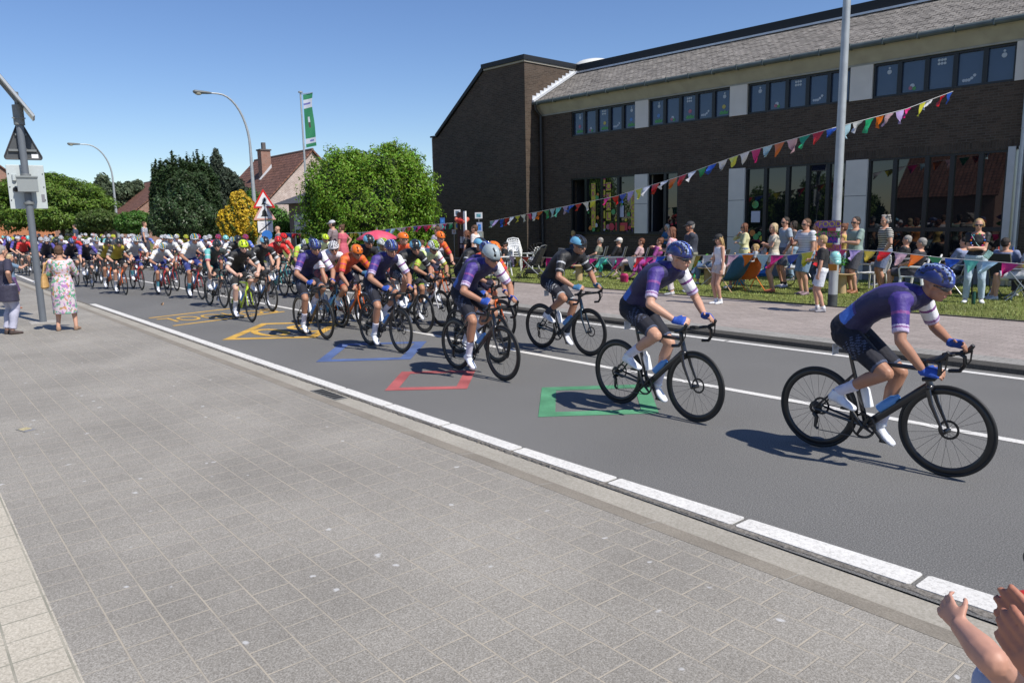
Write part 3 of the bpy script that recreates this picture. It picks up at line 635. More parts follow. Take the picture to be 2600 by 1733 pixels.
T('spruce_tree', 'narrow grey green spruce with pointed top between the yew and the tiled roof', 'tree', 50, [(558, 470, 30, 42), (551, 425, 17, 30), (549, 402, 8, 22), (575, 440, 16, 12), (590, 480, 34, 34), (607, 505, 34, 28), (570, 520, 35, 35)], 26000, .2, spruce, seed=7, shell=.5)
yb = T('yellow_bush', 'bush covered in bright yellow flowers beside the lamp post', 'bush', 38, [(610, 545, 40, 45), (590, 570, 35, 38), (625, 580, 38, 40), (600, 520, 18, 25)], 9000, .13, hedge, seed=8)
b_, bl_ = blobs_at(38, [(610, 545, 41, 46), (590, 570, 36, 39), (625, 580, 39, 41), (600, 520, 19, 26), (566, 548, 10, 12)])
leaves('blossom', bl_, 13000, .10, yellowf, yb, seed=9, shell=.12, rough=.4, aspect=.8)
T('bush', 'rounded mid green bush behind the warning signs right of the yellow bush', 'bush', 44, [(700, 565, 40, 40), (660, 540, 25, 45), (640, 500, 16, 20), (730, 575, 30, 25)], 9000, .14, midg, seed=11)
T('broad_tree', 'broad spreading green tree at the left behind the grey sign pole', 'tree', 62, [(150, 500, 105, 45), (70, 500, 70, 45), (200, 520, 80, 35), (130, 540, 110, 35), (20, 530, 40, 40), (240, 530, 30, 22), (100, 470, 60, 25)], 42000, .32, broad, shell=.4, seed=12, up=1.2, rough=.3, aspect=.3)
T('clipped_shrub', 'rounded olive green shrub just left of the smaller lamp post', 'bush', 58, [(250, 560, 50, 25), (215, 565, 22, 22)], 9000, .17, hedge, seed=13)
T('clipped_shrub', 'rounded lighter green shrub just right of the smaller lamp post', 'bush', 56, [(340, 565, 42, 26), (310, 570, 20, 20), (365, 565, 20, 22)], 9000, .17, midg, seed=14)
hp = gd(190, 600, 55); hb = empty('hedge', (hp.x, hp.y, .1), .12, 'long low clipped green hedge running behind the far racers', 'hedge')
leaves('foliage', [(x*1.0, 0, .65, .85, .6, .75) for x in range(-16, 9)], 22000, .14, hedge, hb, seed=15, shell=.2, rough=.08, up=.8)
mb = MB(); mb.box((-16, -.4, 0), (8.5, .4, 1.2)); mb.build('core_blocker', MATS['blocker_dark'], hb, smooth=False)  # added dark block filling the hedge behind its leaves
for i, (px, py, rw, rh, lab) in enumerate([(262, 478, 22, 30, 'distant grey green pine with bare tips left of the small lamp post'), (300, 490, 38, 22, 'distant low green tree behind the small lamp post'), (328, 478, 14, 14, 'distant round topped pine, left one of a pair above the far wood'), (352, 476, 14, 16, 'distant round topped pine, right one of a pair above the far wood')]):
    T('distant_tree', lab, 'tree', 120, [(px, py, rw, rh), (px, py+28, rw*.8, rh)], 3000, .5, far, group='distant trees on the skyline', seed=20+i, tr=.25)
wd = gd(320, 535, 130); wb = empty('distant_wood', (wd.x, wd.y, 0), 0); tag(wb, 'distant green wood closing the view at the left behind the houses', 'wood', kind='stuff')
leaves('foliage', [(math.sin(k*2.3)*2+k*4, k*3.5, 2.5+math.sin(k*1.7), 4, 4, 3.4) for k in range(-14, 14)], 16000, .7, far, wb, seed=31, shell=.3)
mb = MB(); [mb.ball((k*4, k*3.5, 2.2), (3.4, 3.4, 2.6), 8, 6) for k in range(-14, 14)]; mb.build('core_blocker', MATS['blocker_dark'], wb)  # added dark balls closing the wood behind its leaves
# opposite side of the street (behind the camera; seen only as reflections in the glass)
oh = gable_house('brick_house', 'red brick house across the street, reflected in the school glazing', -14.5, 7.5, -28.5, 7.0, 4.6, 3.2, redbrick)
for i, (x, y, s) in enumerate(((-29.5, -26, 2.1), (-33.5, -25, 1.8), (-26.0, -27, 1.5))):
    tree('street_tree', ['tall tree across the street, reflected darkly in the glass', 'lower round tree across the street, reflected in the glass', 'middle tree across the street, reflected in the glass'][i], 'tree', (x, y, 0), [(0, 0, s*1.5, s, s, s*1.1), (s*.6, 0, s*1.1, s*.7, s*.7, s*.7), (-s*.6, .3, s*1.2, s*.7, s*.7, s*.7)], 5000, .4, broad, tr=.25, trunk=((0, 0, 0), (0, 0, s)), seed=60+i)
# ------------------------------------------------------------------ figures
V = Vector
def remeshed(mb, voxel, smooth=2):
    me = mb.mesh('tmp'); o = bpy.data.objects.new('tmp', me); COL.objects.link(o)
    r = o.modifiers.new('r', 'REMESH'); r.mode = 'VOXEL'; r.voxel_size = voxel
    if smooth: s = o.modifiers.new('s', 'SMOOTH'); s.iterations = smooth; s.factor = .5
    dg = bpy.context.evaluated_depsgraph_get(); out = bpy.data.meshes.new_from_object(o.evaluated_get(dg)); bpy.data.objects.remove(o); bpy.data.meshes.remove(me); return out
def centers(me):
    c = np.zeros(len(me.polygons)*3, dtype=np.float32); me.polygons.foreach_get('center', c); return c.reshape(-1, 3)
def normals(me):
    c = np.zeros(len(me.polygons)*3, dtype=np.float32); me.polygons.foreach_get('normal', c); return c.reshape(-1, 3)
def seg_dt(c, a, b):
    a = np.array(a); b = np.array(b); d = b-a; t = np.clip(((c-a)@d)/(d@d), 0, 1); return np.linalg.norm(c-a-t[:, None]*d, axis=1), t
def ik(a, b, l1, l2, pole):
    d = b-a; L = min(d.length, (l1+l2)*.999); u = d.normalized(); p = (pole-u*pole.dot(u)).normalized()
    x = (l1*l1-l2*l2+L*L)/(2*L); h = math.sqrt(max(l1*l1-x*x, 0)); return a+u*x+p*h
class Rig: pass
def rig(pelvis, neck, face, hipv, shv, wr, wl, ar, al, kr, kl, er, el, s=1., head=None, fem=False, fr=None, fl=None, headup=None, w=1., arm=(.285, .25), leg=(.44, .43), bend=None):
    """joints: hipv / shv = unit vector towards the figure's LEFT at hips / shoulders; w*, a* wrists and ankles, k*, e* poles"""
    J = Rig(); J.s = s; J.fem = fem; J.w = w
    J.pel = V(pelvis); J.neck = V(neck); J.hv = V(hipv).normalized(); J.sv = V(shv).normalized(); J.face = V(face).normalized()
    up = (J.neck-J.pel).normalized(); J.up = up
    hw = (.095 if not fem else .10)*s; sw = (.185 if not fem else .16)*s*(.5+.5*w)
    J.hr = J.pel-J.hv*hw-up*.02*s; J.hl = J.pel+J.hv*hw-up*.02*s
    J.sr = J.neck-J.sv*sw-up*.055*s; J.sl = J.neck+J.sv*sw-up*.055*s
    J.wr, J.wl, J.ar, J.al = V(wr), V(wl), V(ar), V(al)
    def clampv(a, b, L):
        d = b-a; return a+d.normalized()*min(d.length, L*.995)
    J.wr = clampv(J.sr, J.wr, (arm[0]+arm[1])*s); J.wl = clampv(J.sl, J.wl, (arm[0]+arm[1])*s)
    J.er = ik(J.sr, J.wr, arm[0]*s, arm[1]*s, V(er)); J.el = ik(J.sl, J.wl, arm[0]*s, arm[1]*s, V(el))
    J.kr = ik(J.hr, J.ar, leg[0]*s, leg[1]*s, V(kr)); J.kl = ik(J.hl, J.al, leg[0]*s, leg[1]*s, V(kl))
    J.hd = V(head) if head is not None else J.neck+up*.155*s+J.face*.015*s
    hu = V(headup) if headup is not None else V((0, 0, 1)); f = J.face; l = hu.cross(f).normalized(); u2 = f.cross(l)
    J.H = Matrix((f, l, u2)).transposed()       # head frame columns: forward, left, up
    J.fr = V(fr) if fr is not None else V((J.face.x, J.face.y, 0)).normalized(); J.fl = V(fl) if fl is not None else J.fr.copy()
    J.bend = V(bend) if bend is not None else V((0, 0, 0)); J.front = J.sv.cross(up).normalized()
    return J
def torso(J, infl=0, t0=0., t1=1.):
    s = J.s; pts = []; rx = []; ry = []
    P = [(-.14, .13, .10), (-.03, .165, .118), (.10, .158, .108), (.26, .135, .098), (.45, .140, .105), (.66, .162, .118), (.84, .172, .108), (.95, .150, .085), (1.02, .085, .065)]
    if J.fem: P = [(-.14, .14, .10), (-.03, .172, .118), (.08, .165, .11), (.26, .122, .088), (.40, .122, .09), (.62, .142, .125), (.84, .150, .098), (.95, .130, .078), (1.02, .07, .058)]
    for t, a, b in P:
        if t < t0-1e-6 or t > t1+1e-6: continue
        q = J.pel.lerp(J.neck, t)+J.bend*math.sin(max(0, min(1, t))*math.pi)
        pts.append(q); rx.append(a*s*J.w+infl); ry.append(b*s*J.w+infl)
    return pts, rx, ry
def put_torso(mb, J, infl=0, t0=-1, t1=2, seg=20):
    p, a, b = torso(J, infl, t0, t1); sv = (J.hv+J.sv).normalized(); mb.tube(p, a, seg, ry=b, side=sv)
def limb(mb, pts, rs, infl=0, seg=12):
    n = []; r = []
    for i in range(len(pts)-1):
        for k in range(4):
            t = k/4; n.append(pts[i].lerp(pts[i+1], t)); r.append(rs[i]+(rs[i+1]-rs[i])*t+infl)
    n.append(pts[-1]); r.append(rs[-1]+infl); mb.tube(n, r, seg)
def arm(mb, J, side, infl=0, t=2., puff=0):
    s = J.s*(.9 if J.fem else 1)*(.6+.4*J.w); S, E, W = (J.sr, J.er, J.wr) if side == 'r' else (J.sl, J.el, J.wl)
    m = S.lerp(E, .45)
    if t >= 2:
        limb(mb, [S, m, E], [.058*s, .048*s, .040*s], infl); f = E.lerp(W, .3); limb(mb, [E, f, W], [.040*s, .042*s, .026*s], infl)
        mb.ball(E, .041*s+infl); mb.ball(S, .062*s+infl)
    else:
        mb.ball(S, .064*s+infl); e = S.lerp(E, min(t, 1)); limb(mb, [S, S.lerp(e, .5), e], [.060*s, .052*s+puff*.5, .048*s+puff], infl)
        if t > 1: limb(mb, [E, E.lerp(W, t-1)], [.046*s+puff, .036*s+puff], infl); mb.ball(E, .043*s+infl+puff)
def leg(mb, J, side, infl=0, t=2., flare=0, infl2=None):
    s = J.s*(.6+.4*J.w); H_, K, A = (J.hr, J.kr, J.ar) if side == 'r' else (J.hl, J.kl, J.al)
    i2 = infl if infl2 is None else infl2
    if t <= 1:
        e = H_.lerp(K, t); r1 = .088*s+(.058-.088)*s*t+flare; limb(mb, [H_, e], [.092*s, r1], infl); mb.ball(H_, .098*s+infl); return
    limb(mb, [H_, H_.lerp(K, .5), K], [.090*s, .075*s, .055*s], infl); mb.ball(H_, .098*s+infl); mb.ball(K, .056*s+i2)
    back = (H_+A)*.5-K; back = back.normalized() if back.length > .03 else -J.front
    e = K.lerp(A, t-1); c = K.lerp(A, .32)+back*.014*s
    if t-1 > .4: limb(mb, [K, c, K.lerp(A, .65), e], [.052*s+flare*.3, .056*s+flare*.5, .041*s+flare*.8, (.035 if t > 1.95 else .04)*s+flare], i2)
    else: limb(mb, [K, e], [.054*s, .055*s], i2)
def foot(mb, J, side, infl=0, shoe=False):
    s = J.s; A, F = (J.ar, J.fr) if side == 'r' else (J.al, J.fl); F = F.normalized()
    sd = V((0, 0, 1)).cross(F).normalized(); dn = sd.cross(F).normalized(); dn = -dn if dn.z > 0 else dn
    h = A+dn*.055*s-F*.035*s; b = A+dn*.060*s+F*.09*s; t = A+dn*.066*s+F*.165*s
    mb.tube([h-F*.015*s, h, A+dn*.045*s+F*.03*s, b, t, t+F*.02*s], [.018*s+infl, .033*s+infl, .036*s+infl, .042*s+infl, .034*s+infl, .012*s+infl], 12, ry=[.018*s+infl, .032*s+infl, .034*s+infl, .024*s+infl, .016*s+infl, .008*s+infl], side=sd)
    mb.tube([A+V((0, 0, .0)), A+dn*.04*s-F*.005*s], [.037*s+infl, .038*s+infl], 10)
def hand(mb, W, d, pn, thumb, s=1., curl=.5, infl=0, part='all', spread=1.):
    "W wrist, d pointing direction, pn palm normal, thumb = unit vector towards the thumb side"
    d = V(d).normalized(); pn = V(pn); pn = (pn-d*pn.dot(d)).normalized(); th = V(thumb); th = (th-d*th.dot(d)-pn*th.dot(pn)).normalized()
    if part != 'fingers': mb.tube([W-d*.02*s, W+d*.02*s, W+d*.055*s, W+d*.088*s], [.027*s+infl, .034*s+infl, .042*s+infl, .042*s+infl], 12, ry=[.022*s+infl, .018*s+infl, .017*s+infl, .013*s+infl], side=th)
    fl = [.072, .080, .074, .058]
    for k in range(4):
        o = W+d*.085*s+th*(.033-.0225*k)*s*spread; L = fl[k]*s*(1 if part == 'all' else .45); a = 0; p = [o-d*.01*s, o]; q = o
        for j, fr_ in enumerate((.45, .3, .25)):
            a += curl*(1.1 if j else .8); dd = d*math.cos(a)+pn*math.sin(a); q = q+dd*L*fr_; p.append(q)
            if part == 'glove' and j == 0: break
        mb.tube(p, [.0092*s+infl, .0092*s+infl]+[.0085*s+infl]*(len(p)-3)+[.0065*s+infl], 8)
    o = W+d*.025*s+th*.028*s; q1 = o+(d*.55+th*.65+pn*.35).normalized()*.038*s; q2 = q1+(d*.8+th*.2+pn*(.3+.5*curl)).normalized()*.030*s
    p = [o, q1] if part == 'glove' else [o, q1, q2, q2+(d*.8+pn*.5*curl).normalized()*.012*s]
    mb.tube(p, [.014*s+infl, .011*s+infl, .0095*s, .006*s][:len(p)], 8)
def head(mb, J):
    s = J.s; M = J.H; c = J.hd; m = lambda x, y, z: c+M@V((x, y, z))*s
    mb.ball(m(-.008, 0, .028), V((.098, .077, .092))*s, 20, 14, ax=M)
    mb.ball(m(.028, 0, -.045), V((.062, .056, .068))*s, 16, 12, ax=M)
    mb.ball(m(.058, 0, -.088), V((.026, .03, .022))*s, 10, 8, ax=M)        # chin
    mb.tube([m(.083, 0, .012), m(.098, 0, -.012), m(.112, 0, -.032)], [.008*s, .011*s, .013*s], 8)     # nose
    mb.ball(m(.085, 0, .024), V((.014, .05, .010))*s, 10, 6, ax=M)           # brow
    mb.ball(m(.086, 0, -.060), V((.012, .026, .011))*s, 10, 6, ax=M)          # lips
    for k in (-1, 1):
        mb.ball(m(-.005, k*.079, -.008), V((.020, .010, .032))*s, 10, 8, ax=M); mb.ball(m(.060, k*.040, -.022), V((.028, .024, .022))*s, 10, 8, ax=M)
    n0 = J.neck-J.up*.03*s; limb(mb, [n0, J.neck.lerp(m(-.03, 0, -.06), .6), m(-.018, 0, -.035)], [.064*s, .052*s, .052*s])
def face_paint(me, J, extra=()):
    c = centers(me); mi = np.zeros(len(c), dtype=np.int32); M = np.array(J.H); s = J.s; q = (c-np.array(J.hd))@M/s
    def el(x, y, z, a, b, d): return ((q[:, 0]-x)/a)**2+((q[:, 1]-y)/b)**2+((q[:, 2]-z)/d)**2 < 1
    for k in (-1, 1):
        mi[el(.088, k*.033, -.004, .03, .014, .007)] = 1; mi[el(.088, k*.033, .018, .03, .02, .0045)] = 2
    mi[el(.095, 0, -.060, .03, .026, .008)] = 3
    for fn, v in extra: mi[fn(q)] = v
    me.polygons.foreach_set('material_index', mi)
def hair_mb(J, style='short'):
    s = J.s; M = J.H; c = J.hd; m = lambda x, y, z: c+M@V((x, y, z))*s; mb = MB()
    mb.ball(m(-.024, 0, .042), V((.100, .086, .090))*s, 18, 12, ax=M)
    mb.ball(m(-.045, 0, -.002), V((.068, .080, .075))*s, 14, 10, ax=M)
    if style in ('long', 'pony', 'bob'):
        L = {'long': -.24, 'pony': -.06, 'bob': -.12}[style]
        mb.tube([m(-.05, 0, .03), m(-.068, 0, -.05), m(-.062, 0, L)], [.080*s, .082*s, .060*s], 14, ry=[.05*s, .042*s, .022*s], side=J.H@V((0, 1, 0)))
        for k in (-1, 1): mb.tube([m(.0, k*.072, .05), m(-.008, k*.085, -.03), m(-.018, k*.080, L*.85)], [.03*s, .026*s, .014*s], 8)
        if style == 'pony': mb.tube([m(-.11, 0, .04), m(-.145, 0, .01), m(-.14, 0, -.10), m(-.12, 0, -.16)], [.02*s, .028*s, .024*s, .008*s], 8)
    if style == 'bun': mb.ball(m(-.10, 0, .09), .042*s)
    if style == 'curly':
        rn = random.Random(5)
        for k in range(26): a = rn.uniform(0, 6.28); z = rn.uniform(-.05, .12); mb.ball(m(-.03+.085*math.cos(a)*(1 if math.cos(a) < .6 else .6), .085*math.sin(a), z), .028*s, 8, 6)
    return mb
def shades_mb(J, r=.006):
    s = J.s; M = J.H; m = lambda x, y, z: J.hd+M@V((x, y, z))*s; mb = MB()
    pts = [m(-.01, -.084, 0), m(.06, -.074, .002)]+[m(.098-abs(t)**2*.028, t*.066, 0) for t in (-.9, -.6, -.3, -.08, .08, .3, .6, .9)]+[m(.06, .074, .002), m(-.01, .084, 0)]
    h = [.003, .006, .014, .019, .018, .008, .008, .018, .019, .014, .006, .003]
    mb.tube(pts, [x*s for x in h], 8, ry=[.004*s]*12, side=M@V((0, 0, 1))); return mb
def cap_mb(J, brim=True):
    s = J.s; M = J.H; m = lambda x, y, z: J.hd+M@V((x, y, z))*s; mb = MB()
    mb.ball(m(-.015, 0, .055), V((.108, .092, .080))*s, 18, 12, ax=M)
    if brim: mb.tube([m(.07, 0, .045), m(.12, 0, .040), m(.165, 0, .028)], [.072*s, .066*s, .035*s], 14, ry=[.008*s]*3, side=M@V((0, 1, 0)))
    return mb
def helmet_mesh(aero=False):
    "in head frame, forward +x"
    nu, nv = 44, 16; vs = []; fs = []; mi = []
    def P(u, v, off=1):
        t = u*2*math.pi; ph = v*math.pi*.56; x = math.cos(t)*math.sin(ph); y = math.sin(t)*math.sin(ph); z = math.cos(ph)
        lx = .152 if x < 0 else .128
        X = x*lx*off; Y = y*.101*off*(1-.10*max(0, -x)); Z = z*.104*off
        if x < 0: Z -= .030*x*x*(1-z)
        return X-.012, Y, Z+.040
    for j in range(nv+1):
        for i in range(nu):
            x, y, z = P(i/nu, j/nv); a = abs(y); ven = False
            if not aero: ven = (z > .045) and j > 1 and ((.010 < a < .022) or (.040 < a < .052) or (.070 < a < .080)) and not (-.035 < x < -.015)
            else: ven = (z > .05 and .03 < a < .045 and x > .02) or (a < .012 and x < -.05 and z > .05)
            if ven: x, y, z = P(i/nu, j/nv, .90)
            vs.append((x, y, z))
    for j in range(nv):
        for i in range(nu):
            i2 = (i+1) % nu; f = (j*nu+i, j*nu+i2, (j+1)*nu+i2, (j+1)*nu+i); fs.append(f[::-1])
            c = [sum(vs[k][q] for k in f)/4 for q in range(3)]; a = abs(c[1]); q = 0
            if not aero:
                if c[2] > .043 and ((.009 < a < .024) or (.039 < a < .054) or (.069 < a < .081)) and not (-.03 < c[0] < -.02): q = 1
                elif c[2] > .05 and (.024 <= a <= .039): q = 2
                elif c[2] > .05 and a <= .009: q = 3
            else:
                if (c[2] > .05 and .029 < a < .046 and c[0] > .02) or (a < .013 and c[0] < -.05 and c[2] > .05): q = 1
                elif a > .06 and c[2] > .03: q = 2
            mi.append(q)
    n0 = len(vs)
    for i in range(nu):                       # inner rim
        x, y, z = vs[nv*nu+i]; vs.append((x*.9, y*.88, z+.01))
    for i in range(nu): i2 = (i+1) % nu; fs.append((nv*nu+i, nv*nu+i2, n0+i2, n0+i)); mi.append(1)
    fs.append(tuple(range(n0, n0+nu))); mi.append(1)
    # chin straps
    me = bpy.data.meshes.new('helmet'); me.from_pydata(vs, [], fs); me.polygons.foreach_set('material_index', mi); me.update(); return me
HELM = [helmet_mesh(False), helmet_mesh(True)]
skin1 = mat('skin', (.52, .29, .20), .5, noise=.06, nscale=9, spec=.35); skin2 = mat('skin_tanned', (.38, .19, .12), .48, noise=.07, nscale=9, spec=.4); skin3 = mat('skin_pale', (.62, .38, .29), .5, noise=.05, nscale=9, spec=.35)
eyem = mat('eye_dark', (.02, .015, .012), .3); browm = mat('eyebrow', (.10, .06, .035), .8); lipm = mat('lips', (.42, .16, .13), .5)
def cloth(c, rough=.75, name=None, **k):
    n = name or 'cloth_%02x%02x%02x' % tuple(int(255*min(1, max(0, x))) for x in c); return mat(n, c, rough, noise=.10, nscale=14, bump=.7, bscale=13, sheen=.03, **k)

# ---- racing cyclist prototypes (x forward, right side -y, wheels on z=0)
BBP = V((0, 0, .27)); CRK = .172
def rider_proto(thR, neck, hd, face, wz=0., wide=0., headturn=0., knee=.12, wrR=None):
    th = math.radians(thR); parts = {}
    pr = BBP+V((math.cos(th), 0, math.sin(th)))*CRK+V((0, -.115, 0)); pl = BBP-V((math.cos(th), 0, math.sin(th)))*CRK+V((0, .115, 0))
    def ank(p):
        low = max(0, min(1, (.40-p.z)/.3)); a = math.radians(18+18*low); f = V((math.cos(a), 0, -math.sin(a)))
        # ball of the foot rests on the pedal
        dn = V((-math.sin(a), 0, -math.cos(a))); return p-dn*(.088)-f*.115, f
    ar, fr = ank(pr); al, fl = ank(pl)
    ft = V(face); ft.rotate(Matrix.Rotation(headturn, 3, 'Z'))
    J = rig((-.175, 0, 1.03), neck, ft, (0, 1, 0), (0, 1, 0), wrR or (.50, -.212-wide, .955+wz), (.50, .212+wide, .955+wz), ar, al, (1, -knee, .3), (1, knee, .3), (-.15, -.8, -.7), (-.15, .8, -.7), head=hd, fr=fr, fl=fl, headup=(-.25, 0, 1), bend=(-.05, 0, .06), arm=(.30, .265), leg=(.455, .445))
    J.hr = V((-.165, -.085, .99)); J.hl = V((-.165, .085, .99)); J.kr = ik(J.hr, J.ar, .455, .445, V((1, -knee, .3))); J.kl = ik(J.hl, J.al, .455, .445, V((1, knee, .3)))
    mb = MB(); put_torso(mb, J)
    for sd in 'rl': arm(mb, J, sd); leg(mb, J, sd); foot(mb, J, sd)
    head(mb, J); s2 = 1
    for sd, W, E in (('r', J.wr, J.er), ('l', J.wl, J.el)):
        k = -1 if sd == 'r' else 1; hand(mb, W, (V((.62, -.12*k, .02))).normalized(), (0, -.75*k, -.65), (.1, -k*.5, .8), 1.05, .75)
    me = remeshed(mb, .0075, 3); face_paint(me, J); parts['body'] = me
    mb = MB(); put_torso(mb, J, .011, -.05, 1.03, 24)
    for sd in 'rl': arm(mb, J, sd, .009, .80)
    mb.tube([J.neck-J.up*.06, J.neck+J.up*.02+V((.01, 0, 0)), J.neck+J.up*.045+V((.02, 0, .01))], [.088, .072, .066], 16)
    for q in (J.sr, J.sl): mb.tube([J.neck-J.up*.02, q.lerp(J.neck, .35)+J.up*.0, q], [.070, .068, .070], 12)
    me = remeshed(mb, .008, 2); c = centers(me); nm = normals(me)
    dr, tr = seg_dt(c, J.sr, J.er); dl, tl = seg_dt(c, J.sl, J.el); dt, tt = seg_dt(c, J.pel, J.neck); mi = np.zeros(len(c), dtype=np.int32)
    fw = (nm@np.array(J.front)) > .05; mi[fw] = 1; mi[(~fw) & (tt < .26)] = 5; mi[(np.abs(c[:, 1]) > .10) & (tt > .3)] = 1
    isr = (c[:, 1] < -.145) & (dr < .09); isl = (c[:, 1] > .145) & (dl < .09)
    mi[isr] = 2; mi[isl] = 3; mi[(isr & (tr > .62)) | (isl & (tl > .62))] = 4; mi[(isr & (tr > .66) & (tr < .70)) | (isl & (tl > .66) & (tl < .70))] = 6
    mi[(isr & (tr > .28) & (tr < .36)) | (isl & (tl > .28) & (tl < .36))] = 6
    me.polygons.foreach_set('material_index', mi); parts['jersey'] = me
    mb = MB(); put_torso(mb, J, .013, -.2, .12, 24)
    for sd in 'rl': leg(mb, J, sd, .010, .86)
    me = remeshed(mb, .008, 2); c = centers(me); mi = np.zeros(len(c), dtype=np.int32)
    for H_, K in ((J.hr, J.kr), (J.hl, J.kl)):
        d, t = seg_dt(c, H_, K); mi[(t > .82) & (d < .1)] = 1
        mi[(t > .20) & (t < .44) & (np.sin(t*95)*np.cos(c[:, 2]*160) > .35) & (d > .05) & (abs(c[:, 1]) > .13)] = 1
    me.polygons.foreach_set('material_index', mi); parts['shorts'] = me
    for sd, K, A in (('r', J.kr, J.ar), ('l', J.kl, J.al)):
        mb = MB(); limb(mb, [K.lerp(A, .60), K.lerp(A, .8), A], [.047, .041, .039], .002); parts['sock_'+sd] = remeshed(mb, .009, 1)
        mb = MB(); foot(mb, J, sd, .007); mb.tube([A+V((0, 0, .012)), A-V((0, 0, .02))], [.046, .046], 12)
        me = remeshed(mb, .009, 1); c = centers(me); F = J.fr if sd == 'r' else J.fl; n = np.array(V((0, 1, 0)).cross(F)); q = (c-np.array(A))@n; mi = (q > .0).astype(np.int32)*0; me.polygons.foreach_set('material_index', mi); parts['shoe_'+sd] = me
        W = J.wr if sd == 'r' else J.wl; k = -1 if sd == 'r' else 1
        mb = MB(); hand(mb, W, (V((.62, -.12*k, .02))).normalized(), (0, -.75*k, -.65), (.1, -k*.5, .8), 1.05, .75, .004, 'glove'); mb.tube([W-V((.03, 0, -.01)), W+V((.01, 0, 0))], [.030, .034], 12); parts['glove_'+sd] = remeshed(mb, .0075, 1)
    me = shades_mb(J).mesh('sunglasses'); parts['sunglasses'] = me
    parts['J'] = J; parts['cr'] = th; return parts
FDN = (.93, 0, -.22)
RP = [rider_proto(128, (.335, 0, 1.31), (.455, 0, 1.405), (.88, 0, -.35), 0, wrR=(.495, -.218, .80)),
      rider_proto(112, (.282, 0, 1.385), (.388, 0, 1.505), FDN),
      rider_proto(-82, (.282, 0, 1.385), (.388, 0, 1.505), FDN, headturn=-.15),
      rider_proto(15, (.285, 0, 1.375), (.392, 0, 1.49), FDN, headturn=.2, knee=.2),
      rider_proto(-60, (.305, 0, 1.35), (.425, 0, 1.45), (.85, 0, -.45), -.0),
      rider_proto(172, (.265, 0, 1.405), (.355, .01, 1.535), (.97, 0, -.05), 0, headturn=.38, wrR=(.40, -.13, .93)),
      rider_proto(55, (.30, 0, 1.335), (.415, -.01, 1.44), (.93, 0, -.2), 0, headturn=-.40, wrR=(.495, -.218, .80))]

